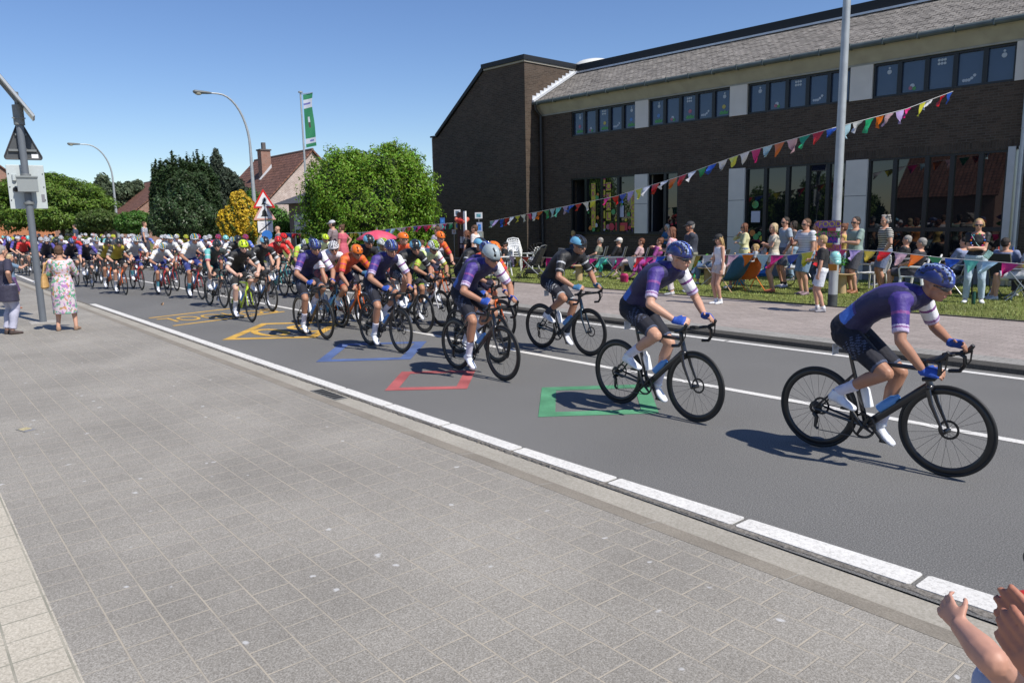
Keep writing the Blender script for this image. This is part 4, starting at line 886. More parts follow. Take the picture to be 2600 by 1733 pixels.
# ---- bicycle prototype parts (shared meshes)
def bike_parts():
    P = {}
    rh = V((-.41, 0, .34)); fh = V((.585, 0, .34)); st = V((-.155, 0, .80)); hb = V((.455, 0, .655)); ht = V((.415, 0, .80))
    mb = MB(); mb.tube([hb+V((0, 0, .01)), BBP], [.030, .032], 10, ry=[.020, .024], side=(0, 0, 1)); mb.tube([ht-V((0, 0, .025)), st-V((-.01, 0, .02))], [.019, .014], 8); mb.tube([BBP, st], [.024, .015], 8, ry=[.016, .012])
    mb.tube([hb, ht], [.026, .022], 10); mb.ball(BBP, (.035, .035, .035), 10, 8)
    for k in (-1, 1):
        mb.tube([BBP.lerp(st, .74)+V((0, k*.012, 0)), rh+V((0, k*.062, 0))], [.009, .008], 7); mb.tube([BBP+V((-.03, k*.025, 0)), rh+V((0, k*.062, 0))], [.014, .009], 7)
    P['frame'] = mb.mesh('frame')
    mb = MB()
    mb.ball(hb-V((-.003, 0, .01)), (.032, .045, .03), 10, 8)
    for k in (-1, 1): mb.tube([hb+V((.005, k*.045, -.02)), hb+V((.035, k*.052, -.12)), fh+V((0, k*.052, 0))], [.020, .017, .010], 8, ry=[.012, .010, .008], side=(1, 0, 0))
    P['fork'] = mb.mesh('fork')
    mb = MB(); mb.tube([st, V((-.19, 0, .945))], [.014, .013], 8); P['seatpost'] = mb.mesh('seatpost')
    mb = MB(); mb.tube([V((-.30, 0, .975)), V((-.25, 0, .982)), V((-.16, 0, .972)), V((-.03, 0, .972)), V((-.02, 0, .968))], [.06, .072, .03, .018, .01], 12, ry=[.012, .018, .016, .013, .008], side=(0, 1, 0)); P['saddle'] = mb.mesh('saddle')
    mb = MB(); mb.tube([ht+V((0, 0, .0)), ht+V((-.008, 0, .04))], .018, 8); mb.tube([ht+V((-.008, 0, .03)), V((.50, 0, .875))], [.017, .016], 8)
    for k in (-1, 1):
        mb.tube([V((.50, 0, .875)), V((.50, k*.16, .878)), V((.515, k*.205, .88)), V((.56, k*.21, .885)), V((.595, k*.212, .865)), V((.60, k*.215, .80)), V((.565, k*.218, .755)), V((.49, k*.22, .745))], .0155, 8)
        mb.tube([V((.57, k*.212, .89)), V((.62, k*.212, .915)), V((.645, k*.212, .955)), V((.635, k*.212, .962))], [.019, .02, .016, .010], 8); mb.tube([V((.64, k*.212, .92)), V((.635, k*.215, .84)), V((.60, k*.216, .79))], [.008, .006, .004], 6)
    P['handlebar'] = mb.mesh('handlebar')
    mb = MB(); mb.box((.53, -.025, .895), (.60, .025, .915)); P['bike_computer'] = mb.mesh('bike_computer')
    # wheel (axis y, centred at origin)
    mb = MB(); mb.ring((0, 0, 0), .2975, .026, (0, 1, 0), 56, 10, ry=.0125); mb.tube([(0, -.045, 0), (0, .045, 0)], .019, 10); mb.ring((0, .05, 0), .065, .009, (0, 1, 0), 24, 6, ry=.0015)
    P['wheel'] = mb.mesh('wheel')
    mb = MB(); mb.ring((0, 0, 0), .327, .0135, (0, 1, 0), 64, 10); P['tyre'] = mb.mesh('tyre')
    mb = MB()
    for k in range(24):
        a = 2*math.pi*k/24; b = a+(.25 if k % 2 else -.25); y = .03 if k % 2 else -.03
        mb.tube([(.02*math.cos(b), y, .02*math.sin(b)), (.28*math.cos(a), 0, .28*math.sin(a))], .0012, 4, caps=False)
    P['spokes'] = mb.mesh('spokes')
    mb = MB(); r = V((-.41, -.045, .34))
    for k in range(5): mb.ring(r+V((0, -.004*k+.008, 0)), .025+.008*(4-k)*.8, .006, (0, 1, 0), 20, 5, ry=.0015)
    mb.tube([r+V((.0, -.02, -.04)), r+V((.03, -.022, -.07)), r+V((.02, -.022, -.15)), r+V((.045, -.022, -.165))], [.016, .018, .012, .012], 8)
    P['derailleur'] = mb.mesh('derailleur')
    mb = MB(); mb.tube([r+V((0, 0, .05)), V((0, -.05, .27+.10)), V((.07, -.05, .27+.07)), V((.10, -.05, .27)), V((.07, -.05, .20)), V((0, -.05, .17)), r+V((.045, -.01, -.175)), r+V((.03, -.01, -.06)), r+V((-.045, 0, 0))], .004, 5, closed=True); P['chain'] = mb.mesh('chain')
    bd = (hb-BBP).normalized()
    mb = MB()
    c = BBP.lerp(hb, .42)+V((-.03, 0, .045)); mb.tube([c-bd*.09, c+bd*.05, c+bd*.075, c+bd*.10], [.036, .036, .022, .018], 12); P['bottle'] = mb.mesh('bottle')
    mb = MB(); sdv = (st-BBP).normalized(); c = BBP.lerp(st, .42)+V((.055, 0, .01)); mb.tube([c-sdv*.09, c+sdv*.05, c+sdv*.075, c+sdv*.10], [.036, .036, .022, .018], 12); P['bottle2'] = mb.mesh('bottle')
    mb = MB(); mb.box((-.285, -.045, .80), (-.28, .045, .885), 0); mb.box((-.2855, -.03, .815), (-.2850, .03, .87), 1); mb.tube([(-.28, 0, .85), (-.17, 0, .86)], .004, 5, 0); P['number_plate'] = mb.mesh('number_plate')
    return P
BP = bike_parts()
def crank_mesh(th):
    mb = MB(); pr = BBP+V((math.cos(th), 0, math.sin(th)))*CRK; pl = BBP-V((math.cos(th), 0, math.sin(th)))*CRK
    mb.ring(BBP+V((0, -.05, 0)), .092, .010, (0, 1, 0), 32, 6, ry=.002)
    for k in range(4): a = th+k*math.pi/2+.4; mb.tube([BBP+V((0, -.055, 0)), BBP+V((.09*math.cos(a), -.055, .09*math.sin(a)))], [.016, .009], 6)
    mb.tube([BBP+V((0, -.065, 0)), pr+V((0, -.075, 0))], [.017, .012], 8); mb.tube([BBP+V((0, .06, 0)), pl+V((0, .075, 0))], [.017, .012], 8); mb.tube([BBP+V((0, -.07, 0)), BBP+V((0, .065, 0))], .014, 8)
    mb.obox(pr+V((0, -.115, 0)), (.035, 0, 0), (0, .035, 0), (0, 0, .009)); mb.obox(pl+V((0, .115, 0)), (.035, 0, 0), (0, .035, 0), (0, 0, .009)); return mb.mesh('crankset')
CRM = [crank_mesh(p['cr']) for p in RP]
for me in list(BP.values())+CRM+HELM:
    me.polygons.foreach_set('use_smooth', [True]*len(me.polygons)); me.set_sharp_from_angle(angle=math.radians(40))
for p in RP:
    for k, me in p.items():
        if isinstance(me, bpy.types.Mesh): me.polygons.foreach_set('use_smooth', [True]*len(me.polygons))
def shared(name, me, mats, parent, nslots=None):
    "object on a shared mesh with its own materials"
    n = nslots or len(mats)
    while len(me.materials) < n: me.materials.append(None)
    o = bpy.data.objects.new(name, me); COL.objects.link(o); o.parent = parent
    for i in range(n): o.material_slots[i].link = 'OBJECT'; o.material_slots[i].material = mats[min(i, len(mats)-1)]
    return o
tyrem = mat('tyre_rubber', (.013, .013, .013), .6); carbon = mat('carbon_black', (.012, .012, .013), .32, spec=.6); spokem = mat('spoke_steel', (.05, .05, .05), .4, metal=.6); chainm = mat('chain_steel', (.10, .095, .09), .35, metal=.8)
saddlem = mat('saddle_black', (.018, .018, .018), .5); ventm = mat('helmet_vent', (.01, .01, .012), .6); lensm = mat('dark_lens', (.02, .02, .025), .08, coat=1); bottlem = mat('bottle_blue', (.10, .28, .62), .4); bottlew = mat('bottle_white', (.7, .72, .75), .4); platew = mat('plate_white', (.65, .68, .75), .5); plateb = mat('plate_print', (.12, .12, .4), .5)
navy = (.010, .011, .032); purp = (.065, .035, .24); viol = (.10, .075, .36); wht = (.78, .77, .80); blk = (.013, .013, .015)
K = {  # jersey: back, chest, sleeve r, sleeve l, cuff, lower back, stripe | shorts, leg band | sock | glove
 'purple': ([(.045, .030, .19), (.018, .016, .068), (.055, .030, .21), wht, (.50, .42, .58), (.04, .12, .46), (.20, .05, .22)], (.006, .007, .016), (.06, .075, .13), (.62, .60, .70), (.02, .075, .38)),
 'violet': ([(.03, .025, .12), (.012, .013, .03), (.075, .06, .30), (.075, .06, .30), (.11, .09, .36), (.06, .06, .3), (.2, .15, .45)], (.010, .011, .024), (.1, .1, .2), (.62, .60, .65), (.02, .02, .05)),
 'black': ([blk, blk, blk, blk, (.022, .022, .025), blk, (.45, .46, .48)], (.011, .012, .022), (.35, .36, .38), (.02, .03, .05), (.05, .16, .30)),
 'blackwhite': ([blk, blk, blk, blk, (.5, .5, .5), blk, (.6, .6, .6)], (.011, .011, .013), (.5, .5, .5), (.62, .6, .62), (.5, .28, .2)),
 'white': ([wht, (.42, .44, .46), wht, wht, wht, wht, (.62, .45, .2)], (.02, .03, .16), (.12, .16, .4), (.08, .30, .38), (.7, .7, .74)),
 'whitered': ([wht, (.66, .6, .63), wht, wht, wht, wht, (.55, .08, .10)], (.02, .02, .03), (.5, .06, .08), (.6, .6, .6), (.05, .05, .06)),
 'red': ([(.55, .022, .018), (.50, .02, .02), (.58, .025, .02), (.58, .025, .02), (.58, .025, .02), (.5, .02, .02), (.6, .1, .06)], (.02, .015, .018), (.55, .55, .55), (.6, .6, .6), (.02, .02, .02)),
 'orange': ([(.62, .12, .015), (.6, .08, .03), (.65, .14, .02), (.65, .14, .02), (.6, .05, .04), (.6, .1, .02), (.5, .02, .1)], (.02, .02, .05), (.5, .1, .05), (.6, .6, .6), (.02, .02, .04)),
 'teal': ([(.02, .10, .09), (.03, .045, .045), (.12, .42, .42), (.03, .035, .035), (.42, .06, .10), (.05, .22, .20), (.5, .5, .55)], (.012, .02, .022), (.05, .3, .28), (.62, .6, .62), (.45, .25, .18)),
 'yellow': ([(.35, .28, .02), (.38, .31, .03), (.02, .02, .02), (.02, .02, .02), (.30, .30, .28), (.3, .25, .02), (.35, .35, .32)], (.012, .012, .013), (.02, .02, .02), (.62, .6, .62), (.03, .03, .03)),
 'lime': ([(.72, .76, .70), (.62, .70, .4), (.40, .55, .05), (.74, .75, .74), (.35, .5, .05), (.4, .55, .05), (.5, .05, .1)], (.012, .014, .02), (.3, .5, .05), (.6, .6, .6), (.03, .03, .03)),
 'blue': ([(.08, .16, .55), (.05, .09, .30), (.10, .18, .60), (.10, .18, .60), (.3, .35, .6), (.08, .16, .5), (.6, .6, .7)], (.02, .03, .14), (.2, .25, .5), (.62, .62, .65), (.03, .04, .1)),
}
Hm = {  # helmet: aero?, main, accent a, accent b, words
 'bluepurple': (0, (.02, .03, .14), (.30, .38, .60), (.05, .09, .42), 'navy and violet helmet'), 'blackblue': (1, (.013, .015, .02), (.16, .42, .60), (.16, .42, .6), 'black and light blue helmet'),
 'greymottle': (1, (.33, .38, .40), (.30, .35, .37), (.25, .3, .3), 'mottled grey helmet'), 'white': (0, (.78, .78, .80), (.75, .75, .78), (.75, .75, .78), 'white helmet'), 'whitestripe': (0, (.74, .74, .80), (.70, .70, .78), (.7, .7, .75), 'white helmet with dark slots'),
 'lime': (1, (.52, .68, .02), (.52, .68, .02), (.3, .4, .02), 'lime green helmet'), 'limewhite': (0, (.72, .74, .70), (.42, .62, .03), (.42, .62, .03), 'lime and white helmet'), 'yellow': (0, (.62, .66, .03), (.62, .66, .03), (.62, .66, .03), 'bright yellow helmet'),
 'orange': (1, (.75, .16, .01), (.75, .16, .01), (.6, .12, .01), 'orange helmet'), 'red': (1, (.60, .015, .012), (.60, .015, .012), (.5, .01, .01), 'red helmet'), 'teal': (1, (.25, .66, .66), (.25, .66, .66), (.1, .4, .4), 'turquoise helmet'),
 'black': (1, (.014, .016, .018), (.02, .05, .06), (.1, .1, .1), 'black helmet'), 'striped': (0, (.70, .72, .74), (.05, .35, .42), (.65, .40, .02), 'helmet striped white, teal and orange'), 'whitered': (0, (.74, .73, .76), (.60, .10, .10), (.74, .73, .76), 'white and red helmet'), 'redpurple': (0, (.55, .03, .10), (.30, .05, .30), (.5, .03, .08), 'red and purple helmet'), 'lightblue': (1, (.40, .50, .72), (.40, .5, .72), (.3, .4, .6), 'pale blue helmet'),
}
FB = {'black': (.014, .014, .017), 'navy': (.012, .03, .05), 'lime': (.42, .58, .02), 'cyan': (.10, .42, .70), 'red': (.38, .02, .02), 'orange': (.65, .12, .01), 'teal': (.05, .28, .28), 'whitered': (.65, .65, .68)}
def gloss(c): return mat('paint_%02x%02x%02x' % tuple(int(255*x) for x in c), c, .28, coat=.6, noise=.03, nscale=6)
def hshell(c): return mat('shell_%02x%02x%02x' % tuple(int(255*x) for x in c), c, .35, coat=.3, noise=.04, nscale=20)
GR, GB = 'racing cyclists of the peloton', 'road bicycles of the peloton'
RID = []
def add_rider(front, rear, proto, kit, hel, fb, label, blabel, sk=skin2, scale=1., detail=2, yaw=None, bottle=True):
    """front / rear = world contact points of the wheels"""
    d = V((front[0]-rear[0], front[1]-rear[1], 0)); yw = math.atan2(d.y, d.x); mid = V((rear[0], rear[1], 0))+d.normalized()*.41 if yaw is None else V((front[0], front[1], 0))
    lean = random.uniform(-.015, .015)
    b = empty('bicycle', mid, yw, blabel, 'bicycle', GB); r = empty('person', mid, yw, label, 'cyclist', GR); b.rotation_euler.x = lean; r.rotation_euler.x = lean
    b.scale = (1.02,)*3; r.scale = (scale*1.02,)*3
    fc = FB[fb]; fm = [gloss(fc)]
    shared('frame', BP['frame'], fm, b); shared('fork', BP['fork'], fm, b); shared('handlebar', BP['handlebar'], [carbon], b)
    for x in (-.41, .585):
        w = shared('wheel', BP['wheel'], [carbon], b); w.location = (x, 0, .34); w.rotation_euler.y = random.uniform(0, 6)
        shared('tyre', BP['tyre'], [tyrem], w)
        if detail > 0: shared('spokes', BP['spokes'], [spokem], w)
    shared('crankset', CRM[proto], [carbon], b)
    if detail > 0:
        shared('saddle', BP['saddle'], [saddlem], b); shared('seatpost', BP['seatpost'], [carbon], b); shared('derailleur', BP['derailleur'], [carbon], b)
        if bottle: shared('bottle', BP['bottle'], [bottlem], b); shared('bottle', BP['bottle2'], [bottlew], b)
    if detail > 1: shared('chain', BP['chain'], [chainm], b); shared('number_plate', BP['number_plate'], [platew, plateb], b); shared('bike_computer', BP['bike_computer'], [carbon], b)
    P = RP[proto]; kj, ks, kb, so, gl = K[kit]
    shared('body', P['body'], [sk, eyem, browm, lipm], r)
    shared('jersey', P['jersey'], [cloth(c, .6) for c in kj], r); shared('shorts', P['shorts'], [cloth(ks, .8), cloth(kb, .8)], r)
    a, m0, m1, m2, hw = Hm[hel]; J = P['J']
    h = shared('helmet', HELM[a], [hshell(m0), ventm, hshell(m1), hshell(m2)], r); h.matrix_parent_inverse = Matrix.Identity(4)
    M4 = J.H.to_4x4(); M4.translation = J.hd+J.H@V((-.01, 0, -.002)); h.matrix_local = M4
    shm = cloth((.72, .74, .80), .5)
    for sd in 'rl':
        shared('shoe', P['shoe_'+sd], [shm], r)
        if detail > 0: shared('sock', P['sock_'+sd], [cloth(so)], r); shared('glove', P['glove_'+sd], [cloth(gl)], r)
    if detail > 0: shared('sunglasses', P['sunglasses'], [lensm], r)
    RID.append((r, b)); return r
# ------------------------------------------------------------------ the peloton
random.seed(11)
def wheels(fx, fy, yaw=.03, rear=None):
    f = gp(fx, fy, 0)
    if rear: r = gp(rear[0], rear[1], 0); d = (f-r).normalized(); return f, f-d*1.015
    return f, f-V((math.cos(yaw), math.sin(yaw), 0))*1.015
def byhead(hx, hy, yaw=.02, z=1.57, ymax=9.9, dmax=60, ymin=4.6):
    h = gp(hx, hy, z)
    if h.y < 0 or math.hypot(h.x, h.y) > dmax: h = gd(hx, hy, dmax)
    if h.y > ymax: h = gy(hx, hy, ymax)
    if h.y < ymin: h = gy(hx, hy, ymin)
    d = V((math.cos(yaw), math.sin(yaw), 0)); m = V((h.x, h.y, 0))-d*.40*1.02; return m+d*.605, m-d*.41
NEAR = [  # wheels, proto, kit, helmet, bike, label, bike phrase, skin, scale
 (wheels(2396, 1208, -.02), 0, 'purple', 'bluepurple', 'black', 'racer leading at the far right, crouched low in violet and navy jersey', 'black deep rimmed road bicycle of the leading racer at the far right', skin2, 1.0),
 (wheels(1764, 1070, -.03), 1, 'purple', 'bluepurple', 'black', 'second racer in violet navy kit with blue gloves, passing over the green diamond', 'black road bicycle of the second racer, rolling over the green painted diamond', skin1, 1.03),
 (wheels(1496, 903, .02), 1, 'black', 'blackblue', 'navy', 'racer in black kit with black and light blue helmet riding alone near the far kerb', 'dark navy road bicycle ridden alone beside the far kerb by the black clad racer', skin2, 1.03),
 (wheels(1279, 966, -.02), 4, 'purple', 'greymottle', 'black', 'racer in violet and navy kit wearing the only mottled grey helmet', 'black road bicycle of the grey helmeted racer, beside the red diamond', skin2, 1.03),
 (wheels(1262, 920, rear=(1122, 886)), 2, 'purple', 'bluepurple', 'black', 'violet clad racer half hidden just behind the grey helmeted one', 'black road bicycle half hidden just behind the grey helmeted racer', skin2, 1.0),
 (wheels(1020, 895, -.02), 2, 'purple', 'bluepurple', 'black', 'racer in violet and navy kit riding over the blue painted diamond', 'black road bicycle with blue bottles rolling over the blue painted diamond', skin2, 1.02),
 (wheels(829, 861, -.01), 2, 'purple', 'bluepurple', 'black', 'racer in violet and navy kit riding over the yellow painted 30', 'black road bicycle rolling over the yellow painted 30', skin2, 1.02),
 (wheels(868, 831, .0), 6, 'whitered', 'white', 'cyan', 'white kit racer with white helmet close behind the violet one on the yellow 30', 'road bicycle with bright cyan fork behind the yellow painted 30', skin2, 1.02),
 (wheels(958, 822, .0), 2, 'black', 'blackblue', 'black', 'black kit racer with black helmet just left of the violet racer on the blue diamond', 'black road bicycle close behind the violet racer on the blue diamond', skin2, 1.04),
 (wheels(1078, 844, .0), 6, 'black', 'blackblue', 'black', 'black kit racer between the violet racer on the blue diamond and the grey helmeted one', 'black road bicycle between the blue diamond and the grey helmeted racer', skin2, 1.03),
 (wheels(1122, 828, .0), 4, 'lime', 'limewhite', 'whitered', 'racer in white and lime jersey with lime white helmet below the red jerseyed one', 'road bicycle with white fork under the lime and white racer', skin2, 1.0),
 (byhead(1119, 601), 1, 'orange', 'orange', 'orange', 'tall racer in orange red jersey and orange helmet behind the lime white one', 'orange road bicycle of the tall orange helmeted racer', skin1, 1.04),
 (byhead(1029, 612), 5, 'orange', 'orange', 'orange', 'racer in orange jersey and orange helmet right of the pink parasol', 'orange road bicycle under the orange racer right of the pink parasol', skin1, 1.03),
 (byhead(903, 622), 0, 'orange', 'orange', 'orange', 'racer bent low with orange helmet, mostly hidden left of the pink parasol', 'orange road bicycle hidden in the bunch below the pink parasol', skin2, 1.0),
 (byhead(973, 616), 3, 'lime', 'limewhite', 'whitered', 'racer with lime white helmet just below the pink parasol', 'pale road bicycle directly below the pink parasol', skin2, 1.0),
 (byhead(1252, 622), 4, 'orange', 'orange', 'orange', 'orange helmeted racer showing just above the grey helmeted one', 'orange road bicycle directly behind the grey helmeted racer', skin2, 1.0),
 (byhead(1224, 616), 3, 'black', 'blackblue', 'black', 'black helmeted racer hidden behind the mottled grey helmet', 'black road bicycle hidden behind the two violet racers near the red diamond', skin2, 1.0),
 (byhead(773, 607), 0, 'lime', 'limewhite', 'cyan', 'racer bent low in white and lime kit right of the two red jerseys', 'cyan road bicycle under the lime white racer next to the red pair', skin2, 1.0),
 (byhead(829, 603), 1, 'lime', 'lime', 'whitered', 'lime helmeted racer peeping above the white helmet of the cyan bike rider', 'pale road bicycle hidden behind the cyan forked one', skin2, 1.0),
 (byhead(793, 608), 4, 'blackwhite', 'black', 'black', 'black helmeted racer directly behind the violet one on the yellow 30', 'black road bicycle directly behind the one on the yellow 30', skin2, 1.0),
 (wheels(722, 751, .0), 6, 'red', 'red', 'teal', 'red jersey racer with red helmet, left one of the red pair', 'teal road bicycle under the left racer in red', skin1, 1.03),
 (byhead(721, 599, z=1.62), 3, 'red', 'red', 'teal', 'red jersey racer with red helmet, right one of the red pair', 'teal road bicycle under the right racer in red', skin1, 1.03),
 (wheels(692, 790, .02), 1, 'blackwhite', 'blackblue', 'black', 'black kit racer right beside the one on the lime bike', 'black road bicycle right beside the lime green one', skin1, 1.02),
 (wheels(640, 817, rear=(594, 805)), 2, 'blackwhite', 'lime', 'lime', 'black kit racer in lime helmet on the lime green bicycle', 'lime green road bicycle at the word SCHOOL', skin3, 1.0),
 (wheels(570, 781, .02), 6, 'teal', 'black', 'black', 'racer in teal and black jersey left of the lime bicycle', 'black road bicycle just left of the lime green one', skin1, 1.02),
 (wheels(514, 760, .02), 2, 'white', 'striped', 'red', 'bearded racer in white jersey and striped helmet on a red bicycle', 'red road bicycle of the bearded racer in blue shorts', skin2, 1.06),
 (byhead(495, 640), 0, 'blue', 'bluepurple', 'black', 'skip', 'skip', skin2, 1),
 (wheels(428, 751, .02), 4, 'white', 'striped', 'red', 'small racer bent low in white jersey, striped helmet in front of the drinking one', 'red road bicycle of the small low racer in white', skin2, .93),
 (wheels(450, 738, .02), 5, 'white', 'striped', 'red', 'racer in white with striped helmet just above the small low one', 'red road bicycle just right of the small low racer', skin2, 1.02),
 (wheels(361, 736, .02), 3, 'white', 'striped', 'red', 'racer in white jersey and striped helmet right of the two yellow vests', 'red road bicycle right of the two orange ones', skin2, 1.02),
 (wheels(320, 748, .0), 2, 'yellow', 'black', 'orange', 'yellow vest racer with black helmet, right one of the yellow pair', 'orange road bicycle, right one of the pair under the yellow vests', skin1, 1.0),
 (wheels(290, 736, .0), 2, 'yellow', 'black', 'orange', 'yellow vest racer with black helmet, left one of the yellow pair', 'orange road bicycle, left one of the pair under the yellow vests', skin2, .98),
 (wheels(235, 730, .0), 6, 'violet', 'whitestripe', 'black', 'violet jersey racer in white slotted helmet just right of the woman in the floral dress', 'black road bicycle just right of the woman in the floral dress', skin1, 1.0),
 (wheels(258, 720, .0), 1, 'whitered', 'striped', 'black', 'white jersey racer right of the violet one beside the floral dress', 'black road bicycle second right of the woman in the floral dress', skin1, 1.0),
]
for w_, pr_, kit, hel, fb, lab, bl_, sk, sc_ in NEAR:
    if lab == 'skip': continue
    add_rider(w_[0], w_[1], pr_, kit, hel, fb, lab, bl_, sk, sc_)
FAR = [  # helmet px, kit, helmet, bike
 (667, 606, 0, 0, 0), (638, 600, 'blue', 'white', 'black'), (604, 608, 'blackwhite', 'black', 'black'), (573, 604, 'whitered', 'teal', 'teal'), (590, 606, 'white', 'striped', 'red'), (553, 604, 'red', 'redpurple', 'black'), (521, 604, 'whitered', 'white', 'black'),
 (502, 599, 'yellow', 'yellow', 'black'), (473, 601, 'yellow', 'yellow', 'black'), (447, 602, 'whitered', 'white', 'red'), (433, 593, 'whitered', 'white', 'black'), (427, 595, 'whitered', 'white', 'black'), (392, 593, 'blue', 'white', 'black'), (375, 600, 'blue', 'white', 'black'),
 (352, 601, 'white', 'striped', 'red'), (341, 600, 'whitered', 'white', 'black'), (309, 594, 'whitered', 'white', 'black'), (328, 598, 'whitered', 'whitestripe', 'black'), (289, 602, 'white', 'yellow', 'teal'), (277, 600, 'teal', 'white', 'teal'), (286, 597, 'yellow', 'yellow', 'black'), (262, 599, 'teal', 'whitered', 'black'),
 (237, 600, 'whitered', 'whitered', 'black'), (230, 594, 'orange', 'white', 'black'), (218, 597, 'yellow', 'white', 'black'), (202, 601, 'whitered', 'white', 'black'), (189, 605, 'red', 'red', 'black'), (182, 595, 'whitered', 'white', 'black'), (170, 597, 'yellow', 'white', 'black'), (156, 607, 'whitered', 'whitestripe', 'black'), (154, 595, 'whitered', 'white', 'black'),
 (140, 610, 'blackwhite', 'black', 'black'), (137, 604, 'yellow', 'yellow', 'black'), (135, 594, 'blackwhite', 'black', 'black'), (131, 601, 'whitered', 'white', 'black'), (126, 594, 'whitered', 'white', 'black'), (117, 600, 'whitered', 'whitered', 'black'), (119, 616, 'violet', 'whitestripe', 'black'), (99, 600, 'violet', 'white', 'black'), (104, 608, 'whitered', 'white', 'black'),
 (80, 599, 'whitered', 'white', 'black'), (72, 606, 'teal', 'teal', 'teal'), (63, 596, 'red', 'redpurple', 'black'), (58, 599, 'blackwhite', 'teal', 'black'), (52, 598, 'red', 'lightblue', 'black'), (45, 596, 'red', 'red', 'black'), (44, 608, 'violet', 'whitestripe', 'black'), (37, 597, 'violet', 'white', 'black'), (33, 603, 'blackwhite', 'yellow', 'black'),
 (20, 600, 'violet', 'lightblue', 'black'), (14, 594, 'whitered', 'teal', 'black'), (8, 597, 'red', 'teal', 'black'), (7, 590, 'whitered', 'white', 'black'), (-6, 600, 'whitered', 'white', 'black'), (62, 612, 'red', 'red', 'black'), (25, 612, 'violet', 'lightblue', 'black'),
 (182, 612, 'violet', 'bluepurple', 'black'), (243, 592, 'blue', 'whitestripe', 'black'), (413, 598, 'white', 'white', 'black'), (540, 598, 'white', 'white', 'black'), (655, 600, 'blue', 'redpurple', 'black'), (625, 603, 'blue', 'redpurple', 'black')]
FAR = [f for f in FAR if f[2]]
ORD = 'first second third fourth fifth sixth seventh eighth ninth tenth eleventh twelfth thirteenth fourteenth fifteenth sixteenth seventeenth eighteenth nineteenth'.split()
def ordi(n):
    if n <= 19: return ORD[n-1]
    t, u = divmod(n, 10); T_ = {2: 'twent', 3: 'thirt', 4: 'fort', 5: 'fift', 6: 'sixt', 7: 'sevent', 8: 'eight', 9: 'ninet'}[t]
    return T_+'ieth' if u == 0 else T_+'y-'+ORD[u-1]
KW = {'purple': 'violet and navy', 'violet': 'violet', 'black': 'black', 'blackwhite': 'black', 'white': 'white', 'whitered': 'white', 'red': 'red', 'orange': 'orange', 'teal': 'teal and black', 'yellow': 'yellow', 'lime': 'white and lime', 'blue': 'blue'}
rnd = random.Random(8); allx = []
far_r = []
for hx, hy, kit, hel, fb in sorted(FAR, key=lambda f: -f[1]):
    w_ = byhead(hx, hy, yaw=rnd.uniform(-.02, .04), z=1.555+rnd.uniform(-.02, .02))
    # keep bikes from standing inside one another
    for it in range(14):
        bad = [q for q, _ in RID if abs(q.location.x-w_[0].x+.6) < 1.5 and abs(q.location.y-w_[0].y) < .45]
        if not bad: break
        dv = V((w_[0].x, w_[0].y, 0)).normalized()*(.55 if it < 12 else .3); w_ = (w_[0]+dv, w_[1]+dv)
        if w_[0].y > 10.0: off = w_[0].y-10.0; w_ = (w_[0]-V((0, off, 0)), w_[1]-V((0, off, 0)))
    d = math.hypot(w_[0].x, w_[0].y)
    r = add_rider(w_[0], w_[1], rnd.choice([1, 2, 3, 4, 5, 6, 2]), kit, hel, fb, 'x', 'x', rnd.choice([skin1, skin2]), rnd.uniform(.97, 1.03), 1 if d < 38 else 0)
    far_r.append((r, kit, hel, fb))
def hpx(r): m = r.location; return pix((m.x+.4, m.y, 1.55))[0]
order = sorted([r for r, b in RID], key=hpx); bmap = {r.name: b for r, b in RID}
for r, kit, hel, fb in far_r:
    n = order.index(r)+1; hw = Hm[hel][4]
    r['label'] = '%s jersey racer with %s, %s racer from the left edge' % (KW[kit], hw, ordi(n))
    bmap[r.name]['label'] = '%s road bicycle ridden by the %s racer from the left edge' % (fb.replace('whitered', 'white'), ordi(n))
# ------------------------------------------------------------------ spectators
def stripe_mat(name, c1, c2, sc, axis='Z', thr=.5):
    if name in MATS: return MATS[name]
    m = bpy.data.materials.new(name); m.use_nodes = True; nt = m.node_tree; N = nt.nodes; L = nt.links; b = N['Principled BSDF']; b.inputs['Roughness'].default_value = .8
    tc = N.new('ShaderNodeTexCoord'); w = N.new('ShaderNodeTexWave'); w.bands_direction = axis; w.inputs['Scale'].default_value = sc; w.inputs['Distortion'].default_value = .6; w.inputs['Detail Scale'].default_value = .5
    L.new(tc.outputs['Object'], w.inputs['Vector']); r = N.new('ShaderNodeValToRGB'); r.color_ramp.interpolation = 'CONSTANT'; r.color_ramp.elements[0].color = (*c1, 1); r.color_ramp.elements[1].position = thr; r.color_ramp.elements[1].color = (*c2, 1)
    L.new(w.outputs['Fac'], r.inputs[0]); L.new(r.outputs[0], b.inputs['Base Color']); MATS[name] = m; return m
